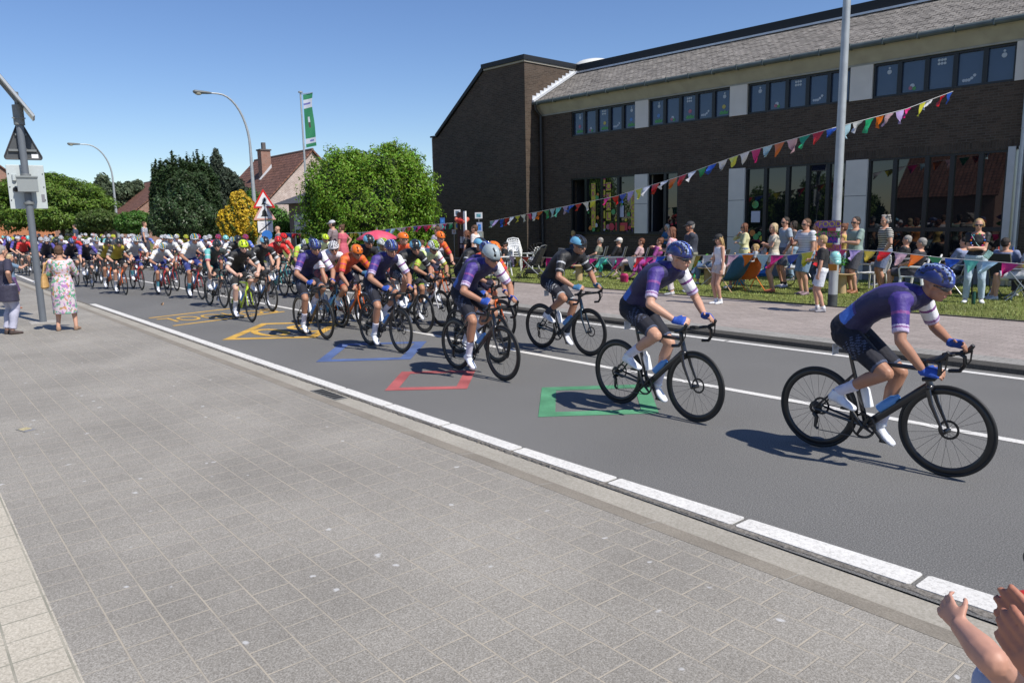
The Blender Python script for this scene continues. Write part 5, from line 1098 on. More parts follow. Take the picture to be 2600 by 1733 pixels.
def floral_mat():
    m = bpy.data.materials.new('floral_print'); m.use_nodes = True; nt = m.node_tree; N = nt.nodes; L = nt.links; b = N['Principled BSDF']; b.inputs['Roughness'].default_value = .8
    tc = N.new('ShaderNodeTexCoord'); n = N.new('ShaderNodeTexNoise'); n.inputs['Scale'].default_value = 14; mw = N.new('ShaderNodeMix'); mw.data_type = 'VECTOR'; mw.inputs[0].default_value = .12
    L.new(tc.outputs['Object'], n.inputs['Vector']); L.new(tc.outputs['Object'], mw.inputs[4]); L.new(n.outputs['Color'], mw.inputs[5])
    v = N.new('ShaderNodeTexVoronoi'); v.inputs['Scale'].default_value = 30; L.new(mw.outputs[1], v.inputs['Vector']); s = N.new('ShaderNodeSeparateColor'); L.new(v.outputs['Color'], s.inputs[0])
    r = N.new('ShaderNodeValToRGB'); r.color_ramp.interpolation = 'CONSTANT'; E = r.color_ramp.elements; E[0].color = (.62, .52, .55, 1); E[1].position = .35; E[1].color = (.12, .34, .2, 1)
    for p, c in ((.55, (.40, .20, .42)), (.68, (.60, .45, .55)), (.8, (.5, .25, .12)), (.88, (.18, .42, .30)), (.95, (.62, .5, .6))): e = E.new(p); e.color = (*c, 1)
    L.new(s.outputs[0], r.inputs[0]); L.new(r.outputs[0], b.inputs['Base Color']); return m
hairc = {'blond': (.42, .28, .12), 'brown': (.10, .05, .025), 'dark': (.022, .014, .01), 'grey': (.30, .28, .26), 'red': (.16, .06, .03), 'fair': (.50, .38, .22), 'white': (.55, .52, .48)}
def hairm(c): return mat('hair_'+c, hairc[c], .6, noise=.25, nscale=40, bump=.8, bscale=90, spec=.5)
shoec = lambda c: cloth(c, .6)
ZL = .085
GS = 'spectators on the lawn'
def wangle(pos, mode):
    if mode == 'cam': return math.atan2(-pos.y, -pos.x)
    return math.radians(mode)
def spectator(label, pos, face, h=1.75, fem=False, pose='stand', arms='down', top=((.3, .3, .3), .6), bottom=((.1, .1, .1), .85), shoes=(.5, .5, .5), hair='brown', style='short', cap=None, shades=False, w=1., skin=None, seat=.46, group=GS, turn=0., nod=-.08, cat='person', low=0., dress=None, sockc=None, topm=None, botm=None, stance=.09, step=0., longhem=0.):
    s = h/1.735; skin = skin or skin1; w = w*(1.17 if h > 1.45 and not fem else 1.10 if h > 1.2 else 1)
    if pose == 'stand': pel = V((0, 0, .945*s)); neck = pel+V((.012, 0, .495*s)); ar = V((step*.5, -stance*s, .085*s)); al = V((-step*.5, stance*s, .085*s)); k = V((1, 0, 0)); bend = (-.012, 0, 0)
    else: pel = V((0, 0, (seat+.09))); neck = pel+V((-.13*s, 0, .475*s)); ar = V((.50*s, -.10*s, .085*s)); al = V((.44*s, .11*s, .085*s)); k = V((.6, 0, 1)); bend = (-.03, 0, 0)
    if pose == 'crossleg': al = V((.46*s, .05*s, .085*s)); ar = V((.66*s, .10*s, .25*s))
    Z = neck.z; X = neck.x
    A = {'down': ((X+.04, -.235*s, Z-.60*s), (X+.04, .235*s, Z-.60*s)), 'cross': ((X+.20*s, .06*s, Z-.33*s), (X+.235*s, -.07*s, Z-.30*s)), 'pocket': ((X+.07, -.19*s, Z-.53*s), (X+.07, .19*s, Z-.53*s)),
         'hold': ((X+.27*s, -.06*s, Z-.27*s), (X+.05, .23*s, Z-.58*s)), 'holdl': ((X+.04, -.23*s, Z-.58*s), (X+.28*s, .08*s, Z-.28*s)), 'both': ((X+.27*s, -.05*s, Z-.28*s), (X+.26*s, .06*s, Z-.30*s)), 'chin': ((X+.16*s, -.02*s, Z-.03*s), (X+.22*s, .02*s, Z-.30*s)),
         'lap': ((X+.36*s, -.10*s, Z-.38*s), (X+.36*s, .10*s, Z-.38*s)), 'rest': ((X+.28*s, -.26*s, Z-.33*s), (X+.28*s, .26*s, Z-.33*s)), 'mouth': ((X+.19*s, -.03*s, Z+.02*s), (X+.33*s, .08*s, Z-.38*s)), 'reach': ((X+.40*s, -.05*s, Z-.10*s), (X+.05, .24*s, Z-.55*s)),
         'phone': ((X+.24*s, -.07*s, Z+.06*s), (X+.24*s, .05*s, Z+.04*s)), 'hip': ((X-.02, -.24*s, Z-.42*s), (X+.06, .22*s, Z-.58*s)), 'hug': ((X+.26*s, .02*s, Z-.34*s), (X+.24*s, .10*s, Z-.22*s)), 'forward': ((X+.42*s, -.12*s, Z-.25*s), (X+.30*s, .10*s, Z-.32*s)), 'back': ((X-.10, -.12*s, Z-.50*s), (X-.10, .12*s, Z-.50*s))}[arms]
    f = V((math.cos(turn)*math.cos(nod), math.sin(turn)*math.cos(nod), math.sin(nod)))
    J = rig(pel, neck, f, (0, 1, 0), (0, 1, 0), A[0], A[1], ar, al, k, k, (-.5, -.8, -.3), (-.5, .8, -.3), s, fem=fem, fr=(1, -.18, 0) if pose != 'crossleg' else (.8, .1, -.5), fl=(1, .18, 0), w=w, bend=bend)
    r = empty('person', pos, wangle(pos, face), label, cat, group)
    mb = MB(); put_torso(mb, J)
    for sd in 'rl':
        arm(mb, J, sd); leg(mb, J, sd); foot(mb, J, sd, -.002)
        W, E_ = (J.wr, J.er) if sd == 'r' else (J.wl, J.el); kk = -1 if sd == 'r' else 1
        hand(mb, W, (W-E_).normalized(), (0, -kk, -.1) if arms in ('down', 'back', 'hip') else (-.2, -kk*.6, -.7), (.9, 0, .1) if arms in ('down', 'hip', 'back') else (.1, -kk*.3, .9), s*(.9 if fem else 1), .35 if arms in ('down', 'lap', 'reach') else .8, 0, 'all', 1.12)
    head(mb, J); me = remeshed(mb, .0105*max(.75, min(1, s)), 2); face_paint(me, J); mobj('body', me, [skin, eyem, browm, lipm], r, angle=180)
    tc_, ts = top; mb = MB(); tl = -.10-longhem
    put_torso(mb, J, .011, -.2, .985, 24)
    if longhem:
        lo = J.pel-J.up*(.14*s+longhem); mb.tube([J.pel, lo], [(.175*s*w+.02), (.19*s*w+.02)], 20, ry=[(.125*s*w+.02), (.135*s*w+.02)], side=J.hv)
    for sd in 'rl':
        if ts > 0: arm(mb, J, sd, .008, ts, .006)
    mobj('shirt' if not dress else 'dress_top', remeshed(mb, .012, 3), topm or cloth(tc_), r, angle=180)
    bc, bt = bottom; mb = MB()
    if dress:
        dz, fl_ = dress; b = J.pel
        if pose == 'stand': mb.tube([b+J.up*.16*s, b, b-J.up*.2*s, V((0, 0, dz+.15)), V((0, 0, dz))], [.15*s*w, .19*s*w, .20*s*w, .20*s*w+fl_*.7, .20*s*w+fl_], 24, ry=[.11*s*w, .145*s*w, .16*s*w, .15*s*w+fl_*.7, .15*s*w+fl_], side=(0, 1, 0))
        else:
            kc = (J.kr+J.kl)/2; mb.tube([b+J.up*.1, b, kc.lerp(b, .3), kc, kc+V((.05, 0, -.12-fl_))], [.16*s, .20*s, .20*s, .17*s, .16*s], 20, ry=[.12*s, .14*s, .11*s, .10*s, .07*s], side=(0, 1, 0))
    else:
        put_torso(mb, J, .012, -.2, .12, 24)
        for sd in 'rl': leg(mb, J, sd, .014, bt, .012 if bt > 1 else .02, infl2=.010)
        if bt <= 1: pass
    mobj('trousers' if bt > 1.3 and not dress else ('skirt' if dress else 'shorts'), remeshed(mb, .012, 2), botm or cloth(bc, .8), r, angle=180)
    for sd, Kk, Aa in (('r', J.kr, J.ar), ('l', J.kl, J.al)):
        mb = MB(); foot(mb, J, sd, .008*s); mobj('shoe', remeshed(mb, .011, 1), shoec(shoes), r, angle=180)
        if sockc: mb = MB(); limb(mb, [Kk.lerp(Aa, .86), Aa], [.042*s, .041*s], .003); mb.build('sock', cloth(sockc), r)
    if style != 'bald': mobj('hair', remeshed(hair_mb(J, style), .010, 1), hairm(hair), r, angle=180)
    if cap: mobj('cap', remeshed(cap_mb(J), .009, 1), cloth(cap, .7), r, angle=180)
    if shades: shades_mb(J).build('sunglasses', lensm, r)
    r['_'] = 0; del r['_']; return r, J
def L(x, y, z=ZL): return gp(x, y, z)
LF = 178    # facing the coming riders (towards -x)
S = spectator
# standing spectators, right to left
r, J = S('woman in black top and pale jeans, arms crossed, wearing a bright flower garland', L(2470, 768), 'cam', 1.74, True, arms='cross', top=((.012, .012, .014), .55), bottom=((.42, .52, .60), 1.97), shoes=(.7, .7, .7), hair='blond', style='pony', shades=True, stance=.14)
mb = MB(); g = [(.6, .12, .01), (.1, .5, .65), (.55, .03, .2), (.6, .12, .01), (.03, .15, .6), (.65, .4, .55), (.6, .03, .15), (.2, .6, .05)]
for i in range(16):
    t = i/15*2*math.pi; a = math.sin(t)*.12; z = J.neck.z-.17-.17*math.cos(t)*-1*-1+(-.05 if abs(math.cos(t)) > .9 and math.cos(t) > 0 else 0)
    mb.ball(J.neck+V((.10+.03*math.cos(t), a, -.17-.14*math.cos(t))), .020, 7, 5, i % 8)
mb.build('flower_garland', [cloth(c, .9) for c in g], r)
mb = MB(); mb.obox(V((.16, .20, 1.0)), (.025, 0, .01), (0, .045, -.03), (0, .04, .06)); mb.tube([V((.13, .15, 1.06)), V((.15, .0, 1.2)), J.neck+V((.08, -.12, -.03))], .005, 5)
tag(mb.build('shoulder_bag', cloth((.45, .72, .66), .6), r, bevel=.012))
S('man in black and white striped t-shirt and blue shorts with curly grey hair', L(2240, 742), 222, 1.84, arms='pocket', topm=stripe_mat('stripes_bw', (.015, .014, .014), (.62, .6, .56), 7.5, thr=.62), bottom=((.17, .21, .33), .88), shoes=(.1, .1, .1), hair='grey', style='curly', w=1.06, turn=.4)
r, J = S('man in sage green polo and dark shorts with sunglasses, looking left', L(2166, 744), 238, 1.82, arms='holdl', top=((.22, .30, .27), .72), bottom=((.07, .07, .085), .9), shoes=(.28, .11, .05), hair='dark', shades=True, turn=.3, w=1.03)
S('woman in yellow sleeveless top and denim shorts standing behind the lamp post', L(2136, 738), 205, 1.66, True, arms='both', top=((.55, .40, .12), .1), bottom=((.16, .25, .38), .55), shoes=(.5, .4, .3), hair='red', style='bun')
r, J = S('boy in black t-shirt and white shorts beside the lamp post', L(2083, 791, .075), 206, 1.50, arms='hold', top=((.014, .014, .016), .75), bottom=((.62, .64, .68), .8), shoes=(.35, .34, .36), hair='blond', sockc=(.7, .7, .72), w=.86, step=.12)
r, J = S('man in white striped t-shirt, sunglasses and denim shorts holding a bottle', L(2042, 748), 245, 1.80, arms='hold', topm=stripe_mat('stripes_wt', (.62, .62, .66), (.30, .31, .36), 5.5, thr=.93), bottom=((.16, .25, .36), .95), shoes=(.22, .15, .17), hair='brown', shades=True, w=1.18, turn=.1)
mb = MB(); mb.lathe([(.028, 0), (.03, .02), (.03, .12), (.012, .17), (.011, .22)], J.wr+V((.07, .01, -.06))); tag(mb.build('beer_bottle', mat('bottle_glass', (.10, .03, .015), .1)), 'small brown glass bottle in the hand of the man with denim shorts', 'bottle'); bo = bpy.data.objects['beer_bottle']; bo.matrix_world = Matrix.Translation(r.location)@Matrix.Rotation(r.rotation_euler.z, 4, 'Z')
S('person in orange t-shirt mostly hidden behind the man in the white striped t-shirt', L(2072, 735), 200, 1.72, True, arms='down', top=((.65, .25, .06), .5), bottom=((.05, .07, .12), 1.9), hair='red', style='bob')
r, J = S('blond woman in beige shirt and shorts carrying a baby', L(1961, 741), 222, 1.70, True, arms='hug', top=((.50, .45, .36), .6), bottom=((.55, .54, .50), .45), shoes=(.4, .12, .06), hair='fair', style='bob', turn=.2)
mpos = r.location+V((-.24, -.16, 0))
mother_z = J.neck.z
r, J = S('baby in striped top held in the arms of the blond woman', V((mpos.x, mpos.y, ZL+mother_z-.66)), 235, .80, pose='sit', arms='reach', seat=.02, topm=stripe_mat('stripes_baby', (.55, .56, .58), (.16, .2, .24), 13), bottom=((.4, .42, .45), 1.7), hair='fair', cat='baby', w=1.15, turn=.3)
S('man in light blue grey t-shirt and shorts with cap on backwards, behind the mother', L(1990, 729), 235, 1.84, arms='pocket', top=((.30, .36, .43), .62), bottom=((.10, .11, .14), .9), shoes=(.6, .6, .65), hair='dark', shades=True, sockc=(.02, .02, .025), turn=.3)
S('person in pale jeans standing behind the man in the grey t-shirt', L(2012, 712), 210, 1.72, True, arms='down', top=((.05, .05, .06), .7), bottom=((.25, .36, .48), 1.97), shoes=(.2, .2, .2), hair='dark', style='bob')
S('woman in pale yellow cardigan over black top with hands at her chin', L(1888, 712), 225, 1.68, True, arms='chin', top=((.60, .58, .34), 1.6), bottom=((.12, .18, .30), 1.97), hair='red', style='long', shades=True, longhem=.12)
r, J = S('girl in white sleeveless top, beige shorts and black cap walking on the pavement', L(1824, 771, .075), 245, 1.52, True, arms='down', top=((.72, .71, .74), 0.), bottom=((.58, .48, .42), .42), shoes=(.75, .75, .76), hair='blond', style='long', cap=(.02, .02, .02), w=.9, nod=-.35, sockc=(.75, .75, .76), step=.06, stance=.05)
S('heavy man in navy polo, khaki shorts and black cap with crossed arms', L(1752, 741), 225, 1.78, arms='cross', top=((.035, .04, .06), .75), bottom=((.22, .22, .17), .9), shoes=(.4, .42, .45), hair='grey', cap=(.03, .03, .035), w=1.18, skin=skin2, turn=.1)
S('brown haired woman in pink striped shirt standing beside the man with crossed arms', L(1706, 748), 208, 1.66, True, arms='both', topm=stripe_mat('stripes_pink', (.62, .25, .30), (.70, .55, .58), 9, 'Y'), bottom=((.5, .45, .45), 1.9), hair='red', style='long')
# child at window, people inside
r, J = S('child in navy t-shirt shading the eyes at the open window', bp_(-7.85, -.30, .14), 80, 1.42, True, arms='phone', top=((.015, .03, .09), .6), bottom=((.05, .06, .1), 1.9), hair='blond', style='bob', group='people at the windows')
S('person in black apron leaning at the open serving window', bp_(-4.25, .75, .35), 250, 1.72, True, arms='both', top=((.02, .02, .02), .6), bottom=((.03, .03, .03), 1.9), hair='dark', style='bun', group='people at the windows')
S('person in blue top seen behind the glass of the serving window', bp_(-3.6, .16, .2)-V((0, .35, 0)), 250, 1.55, True, arms='both', top=((.03, .12, .28), .6), bottom=((.03, .03, .03), 1.9), hair='white', style='bob', group='people at the windows')
# left part: stand area, umbrella and background people
GBk = 'spectators behind the peloton'
S('man in white shirt standing at the brown display stand', gd(1208, 620, 23.5).xy.to_3d()+V((0, 0, ZL)), 215, 1.78, arms='down', top=((.66, .60, .58), .7), bottom=((.05, .05, .07), 1.9), hair='brown', group=GBk)
S('woman in black dress beside the man in the white shirt', gd(1187, 620, 23.8).xy.to_3d()+V((0, 0, ZL)), 215, 1.62, True, arms='down', top=((.012, .012, .014), .5), bottom=((.012, .012, .014), 1.9), hair='red', style='bob', group=GBk)
S('brown haired man in checked shirt behind the red bunting, above the orange helmets', gd(1112, 600, 24).xy.to_3d()+V((0, 0, ZL)), 200, 1.76, arms='both', top=((.35, .33, .4), .8), bottom=((.05, .05, .07), 1.9), hair='brown', group=GBk)
S('dark haired child in white shirt between the parasol and the display stand', gd(1073, 640, 23).xy.to_3d()+V((0, 0, ZL)), 215, 1.36, arms='both', top=((.6, .6, .62), .8), bottom=((.05, .05, .07), 1.9), hair='brown', group=GBk)
S('red haired person sitting under the right half of the pink parasol', gd(1006, 640, 23.5).xy.to_3d()+V((0, 0, ZL)), 215, 1.6, True, pose='sit', arms='lap', top=((.5, .12, .1), .8), bottom=((.05, .05, .07), 1.9), hair='red', group=GBk)
S('woman with long dark hair sitting under the middle of the pink parasol', gd(990, 640, 24).xy.to_3d()+V((0, 0, ZL)), 215, 1.62, True, pose='sit', arms='lap', top=((.3, .1, .12), .8), bottom=((.05, .05, .07), 1.9), hair='dark', style='long', group=GBk)
r, J = S('woman in pink dress standing left of the pink parasol', gd(871, 620, 24.5).xy.to_3d()+V((0, 0, .30)), 215, 1.66, True, arms='hip', top=((.50, .10, .14), .5), bottom=((.50, .10, .14), .5), dress=(.52, .06), shoes=(.3, .2, .15), hair='brown', style='bun', group=GBk)
S('man in grey checked shirt and white backwards cap beside the woman in pink', gd(848, 620, 25).xy.to_3d()+V((0, 0, .30)), 225, 1.80, arms='both', top=((.24, .19, .20), .7), bottom=((.12, .12, .15), .95), hair='dark', cap=(.5, .5, .52), shades=True, group=GBk)
S('balding man in grey t-shirt beside the round warning signs, looking over the red racers', gd(709, 620, 33).xy.to_3d()+V((0, 0, ZL)), 250, 1.86, arms='down', top=((.20, .23, .22), .7), bottom=((.05, .05, .07), 1.9), hair='red', style='bald', skin=skin1, group=GBk)
S('person in white and grey checked shirt seen from behind by the dark shrub', gd(368, 600, 40).xy.to_3d()+V((0, 0, .55)), 60, 1.72, arms='down', topm=stripe_mat('checks', (.55, .55, .58), (.2, .22, .28), 6, 'DIAGONAL'), bottom=((.05, .05, .07), 1.9), hair='brown', group=GBk)
S('person in dark blue top standing before the low hedge', gd(193, 600, 52).xy.to_3d()+V((0, 0, .55)), 250, 1.72, arms='down', top=((.05, .07, .12), .7), bottom=((.05, .05, .07), 1.9), hair='dark', group=GBk)
# near left
r, J = S('grey haired woman in navy tunic and lilac trousers at the left edge of the photo', gp(26, 848, .018), 112, 1.70, True, arms='hip', top=((.028, .026, .05), .95), bottom=((.42, .42, .52), 1.94), shoes=(.06, .04, .035), hair='grey', style='short', w=1.30, group='people on the near pavement', longhem=.16)
r, J = S('fair haired child in patterned blue shirt with one arm stretched toward the racers', gp(38, 783, .018), 95, 1.38, arms='reach', top=((.12, .19, .28), .7), bottom=((.10, .05, .14), .9), shoes=(.35, .12, .06), hair='fair', group='people on the near pavement', w=.95)
flm = floral_mat()
r, J = S('woman in long floral dress with short brown hair seen from behind', gp(172, 838, .018), 160, 1.66, True, arms='both', topm=flm, top=((0, 0, 0), 1.15), botm=flm, bottom=((0, 0, 0), .5), dress=(.33, .0), shoes=(.33, .2, .13), hair='brown', style='short', w=1.0, stance=.16, group='people on the near pavement')
mb = MB(); c = V((.02, .30, .98))
mb.tube([c+V((0, 0, .13)), c+V((0, 0, .05)), c-V((0, 0, .12)), c-V((0, 0, .15))], [.09, .13, .17, .15], 16, ry=[.03, .05, .07, .05], side=(1, 0, .1))
mb.tube([c+V((.09, 0, .1)), c+V((.06, -.04, .30)), J.sl+V((.0, .02, .06)), c+V((-.08, -.04, .30)), c+V((-.10, 0, .1))], .012, 6)
hb_ = mb.build('handbag', mat('tan_leather', (.50, .30, .11), .5, noise=.15, nscale=12, bump=.3)); hb_.matrix_world = Matrix.Translation(r.location)@Matrix.Rotation(r.rotation_euler.z, 4, 'Z'); tag(hb_, 'tan leather handbag hanging from the shoulder of the woman in the floral dress', 'handbag')
# seated spectators with their folding chairs
cm_dark = mat('chair_fabric', (.03, .032, .036), .8, noise=.1, nscale=30); cm_fr = mat('chair_tube', (.42, .43, .45), .35, metal=.7, noise=.04, nscale=6)
def folding_chair(pos, ang, label):
    c = empty('folding_chair', pos, ang, label, 'chair', 'folding garden chairs')
    mb = MB(); mb.box((-.22, -.24, .43), (.24, .24, .455)); mb.build('seat', cm_dark, c, bevel=.008)
    mb = MB(); mb.obox(V((-.29, 0, .72)), (.012, 0, .003), (0, .24, 0), (-.075, 0, .25)); mb.build('backrest', cm_dark, c, bevel=.008)
    for k in (-1, 1):
        mb = MB(); mb.tube([(-.38, k*.25, .98), (-.22, k*.25, .44), (.28, k*.25, .0)], .013, 7); mb.build('leg', cm_fr, c)
        mb = MB(); mb.tube([(.27, k*.26, .66), (-.26, k*.26, .0)], .013, 7); mb.build('leg', cm_fr, c)
        mb = MB(); mb.tube([(-.30, k*.26, .67), (.29, k*.26, .67)], .017, 7); mb.build('armrest', cm_fr, c)
    return c
def seated(px, depth_y, ang, label, clabel, **k):
    p = gy(px, 640, depth_y); p = V((p.x, p.y, ZL)); folding_chair(p, math.radians(ang), clabel); return S(label, p+V((0, 0, 0)), ang, pose=k.pop('pose', 'crossleg'), **k)
YS = 17.9
seated(1512, YS, 215, 'grey haired woman in olive top seated leftmost on the lawn', 'dark folding chair under the grey haired woman in the olive top', h=1.66, fem=True, arms='rest', top=((.13, .14, .11), .8), bottom=((.05, .05, .05), 1.9), hair='grey')
seated(1560, YS, 215, 'woman in white cap and black top with turquoise trousers, seated with crossed legs', 'dark folding chair of the woman in turquoise trousers', h=1.66, fem=True, arms='lap', top=((.012, .012, .014), 1.2), bottom=((.05, .45, .34), 1.75), shoes=(.6, .5, .48), hair='white', cap=(.68, .66, .62), shades=True)
seated(1616, YS-.1, 215, 'brown haired woman in pale pink blouse and skirt seated right of the white cap', 'dark folding chair of the woman in the pale pink blouse', h=1.64, fem=True, arms='lap', top=((.55, .38, .40), .8), bottom=((.5, .4, .4), .9), dress=(.4, 0), shoes=(.55, .42, .38), hair='red', style='short')
seated(1662, YS-.1, 215, 'woman dressed all in magenta seated with a hand at her mouth', 'dark folding chair of the woman in magenta', h=1.66, fem=True, arms='mouth', top=((.32, .06, .26), .9), bottom=((.32, .05, .26), 1.9), shoes=(.2, .05, .15), hair='red', style='bun')
seated(1814, YS-.3, 200, 'woman in white t-shirt and jeans seated behind the girl with the black cap', 'dark folding chair behind the girl with the black cap', h=1.66, fem=True, arms='lap', top=((.65, .65, .7), .7), bottom=((.13, .20, .33), 1.8), shoes=(.6, .6, .6), hair='red', style='bob', shades=True)
# white plastic chairs
plw = mat('white_plastic', (.72, .73, .73), .4, noise=.03, nscale=8)
WC = None
def white_chair(pos, ang, label, tilt=0., group='white plastic garden chairs'):
    global WC
    if WC is None:
        c = empty('plastic_chair', (0, 0, 0)); WC = c
        mb = MB(); mb.box((-.22, -.23, .41), (.24, .23, .44)); mb.build('seat', plw, c, bevel=.012)
        mb = MB()
        for k in range(-3, 4):
            a = k*.060; mb.tube([(-.22-.03*(1-abs(k)/3), a, .44), (-.29-.03*(1-abs(k)/3), a*1.1, .72), (-.33, a*1.05, .84-abs(k)**2*.006)], .016, 6)
        mb.tube([(-.24, -.235, .44), (-.31, -.245, .70), (-.335, -.19, .84), (-.35, 0, .875), (-.335, .19, .84), (-.31, .245, .70), (-.24, .235, .44)], .022, 8); mb.build('backrest', plw, c)
        for k in (-1, 1):
            for x, dx in ((.21, .05), (-.2, -.06)):
                mb = MB(); mb.tube([(x, k*.22, .43), (x+dx, k*.26, 0)], [.032, .022], 8, ry=[.02, .016]); mb.build('leg', plw, c)
            mb = MB(); mb.tube([(-.29, k*.25, .64), (0, k*.28, .655), (.22, k*.27, .645), (.255, k*.26, .60), (.23, k*.24, .42)], .022, 8, ry=.014); mb.build('armrest', plw, c)
        o = c
    else:
        o = WC.copy(); COL.objects.link(o)
        for ch in [q for q in bpy.data.objects if q.parent == WC]: d = ch.copy(); COL.objects.link(d); d.parent = o
    o.location = pos; o.rotation_euler = (0, tilt, ang); tag(o, label, 'chair', group); return o
p0 = gy(1306, 640, 17.6); n_ = ['lowest', 'second lowest', 'second highest', 'topmost']
for k in range(4): white_chair(V((p0.x-.035*k, p0.y, ZL+.085*k+.10)), math.radians(-45), 'white plastic chair, %s of the stack in front of the brick wall' % n_[k], .04, 'stacked white plastic chairs')
p = gy(1275, 640, 16.3); white_chair(V((p.x, p.y, ZL)), math.radians(250), 'white plastic armchair under the child with the black cap, left of the stroller')
r, J = S('child in black cap and dark top sitting on the white chair left of the stroller', V((p.x, p.y, ZL)), 230, 1.40, pose='sit', arms='chin', top=((.02, .02, .025), .6), bottom=((.03, .03, .05), 1.2), hair='brown', cap=(.02, .02, .022))
p = gy(1345, 640, 18.6); white_chair(V((p.x, p.y, ZL)), math.radians(200), 'single white plastic chair directly right of the chair stack')
p = L(2255, 748); white_chair(V((p.x+.35, p.y+.35, ZL)), math.radians(200), 'white plastic armchair under the bearded old man in black')
S('bearded grey haired man in black seated in the white armchair behind the striped man', V((p.x+.35, p.y+.35, ZL)), 190, 1.74, pose='sit', arms='rest', top=((.02, .02, .03), .7), bottom=((.05, .05, .07), .9), hair='grey', w=1.1)
p = gy(2345, 690, 18.9); white_chair(V((p.x, p.y, ZL)), math.radians(200), 'empty white plastic chair right of the bearded man')
S('grey haired man in dark jacket seated behind the bearded man', V((gy(2282, 660, 20).x, 20, ZL)), 200, 1.74, pose='sit', arms='lap', top=((.02, .02, .025), 1.9), bottom=((.05, .05, .07), 1.9), hair='grey')
p = L(2200, 738); white_chair(V((p.x, p.y+.25, ZL)), math.radians(170), 'empty white plastic chair between the green polo and the striped t-shirt')
# rattan chair
p = gy(1408, 640, 17.2); c = empty('rattan_chair', V((p.x, p.y, ZL)), math.radians(70), 'light grey woven rattan chair seen from behind beside the stroller', 'chair')
rat = speckle_mat('rattan', (.22, .22, .22), (.4, .4, .4), (.6, .6, .6), s1=30, s2=3, brick=(.04, .03, .008, .5), mortar=(.08, .08, .08), rot=True)
mb = MB(); mb.box((-.25, -.27, .40), (.25, .27, .45)); mb.build('seat', rat, c, bevel=.01); mb = MB(); mb.box((.24, -.27, .42), (.28, .27, .92)); mb.build('backrest', rat, c, bevel=.01)
for x in (-.22, .24):
    for y in (-.25, .25): mb = MB(); mb.tube([(x, y, .42), (x, y, 0)], .015, 6); mb.build('leg', cm_fr, c)
# cardboard spool tables with flowers
cardm = mat('cardboard', (.48, .34, .18), .85, noise=.08, nscale=6); vasem = mat('glass_vase', (.3, .5, .5), .1, coat=.5)
for i, (px, py, lab, fl) in enumerate(((1470, 712, 'cardboard spool side table behind the lone black clad racer', 0), (1797, 722, 'cardboard spool side table left of the walking girl', 1), (2137, 744, 'cardboard spool side table right of the lamp post', 1))):
    p = L(px, py); c = empty('spool_table', p, 0, lab, 'table', 'cardboard spool tables')
    mb = MB(); mb.lathe([(.11, 0), (.11, .46)], seg=24); mb.build('stem', cardm, c); mb = MB(); mb.lathe([(.30, .46), (.30, .475)], seg=32); mb.build('tabletop', cardm, c)
    if fl:
        v = empty('flower_vase', V((p.x, p.y, ZL+.475)), 0, 'small vase with green leaves on the cardboard table %s' % ('left of the girl' if i == 1 else 'right of the lamp post'), 'vase')
        mb = MB(); mb.lathe([(.04, 0), (.045, .1), (.03, .18)]); mb.build('glass', vasem, v); leaves('foliage', [(0, 0, .28, .09, .09, .10)], 60, .09, leafmat('posy', (.15, .45, .08)), v, seed=i)
# low wood table and cups, stroller
p = L(1352, 707); st_ = empty('stroller', p, math.radians(205), 'black baby stroller with pink cloth and silver frame parked at the lawn edge', 'stroller'); blkf = cloth((.015, .015, .018), .8)
mb = MB()
for k in (-1, 1):
    mb.tube([(.35, k*.24, .12), (-.05, k*.24, .62), (-.42, k*.22, 1.05)], .014, 7); mb.tube([(-.35, k*.26, .13), (.0, k*.24, .42), (.22, k*.22, .62)], .014, 7)
mb.tube([(-.42, -.22, 1.05), (-.46, 0, 1.08), (-.42, .22, 1.05)], .016, 7); mb.build('frame', cm_fr, st_)
mb = MB(); mb.obox(V((.02, 0, .48)), (.20, 0, .03), (0, .20, 0), (-.01, 0, .03)); mb.obox(V((-.22, 0, .70)), (.10, 0, -.04), (0, .20, 0), (-.13, 0, .25)); mb.build('seat', blkf, st_, bevel=.02)
mb = MB()
for k in range(5): a = k*.32; mb.tube([V((-.25, -.22, .78)), V((-.25+.36*math.cos(a+.3), -.20, .78+.36*math.sin(a+.3))), V((-.25+.36*math.cos(a+.3), .20, .78+.36*math.sin(a+.3))), V((-.25, .22, .78))], .012, 5)
vs = []
for k in range(9):
    a = .3+k*.16
    for y in (-.2, .2): vs.append((-.25+.355*math.cos(a), y, .78+.355*math.sin(a)))
mb.add(vs, [(2*k, 2*k+1, 2*k+3, 2*k+2) for k in range(8)]); mb.build('hood', blkf, st_)
mb = MB(); mb.obox(V((-.02, 0, .24)), (.2, 0, 0), (0, .18, 0), (0, 0, .07)); mb.build('basket', blkf, st_, bevel=.03)
mb = MB(); mb.add([(.2, -.2, .52), (.2, .2, .52), (-.05, .21, .60), (-.05, -.21, .60), (.28, .2, .32), (.28, -.2, .32)], [(0, 1, 2, 3), (0, 5, 4, 1)]); mb.build('blanket', cloth((.5, .02, .12)), st_)
for x, y in ((.37, -.25), (.37, .25), (-.38, -.27), (-.38, .27)): mb = MB(); mb.ring((x, y, .09), .07, .02, (0, 1, 0), 20, 8); mb.tube([(x, y-.02, .09), (x, y+.02, .09)], .03, 8); mb.build('wheel', tyrem, st_)
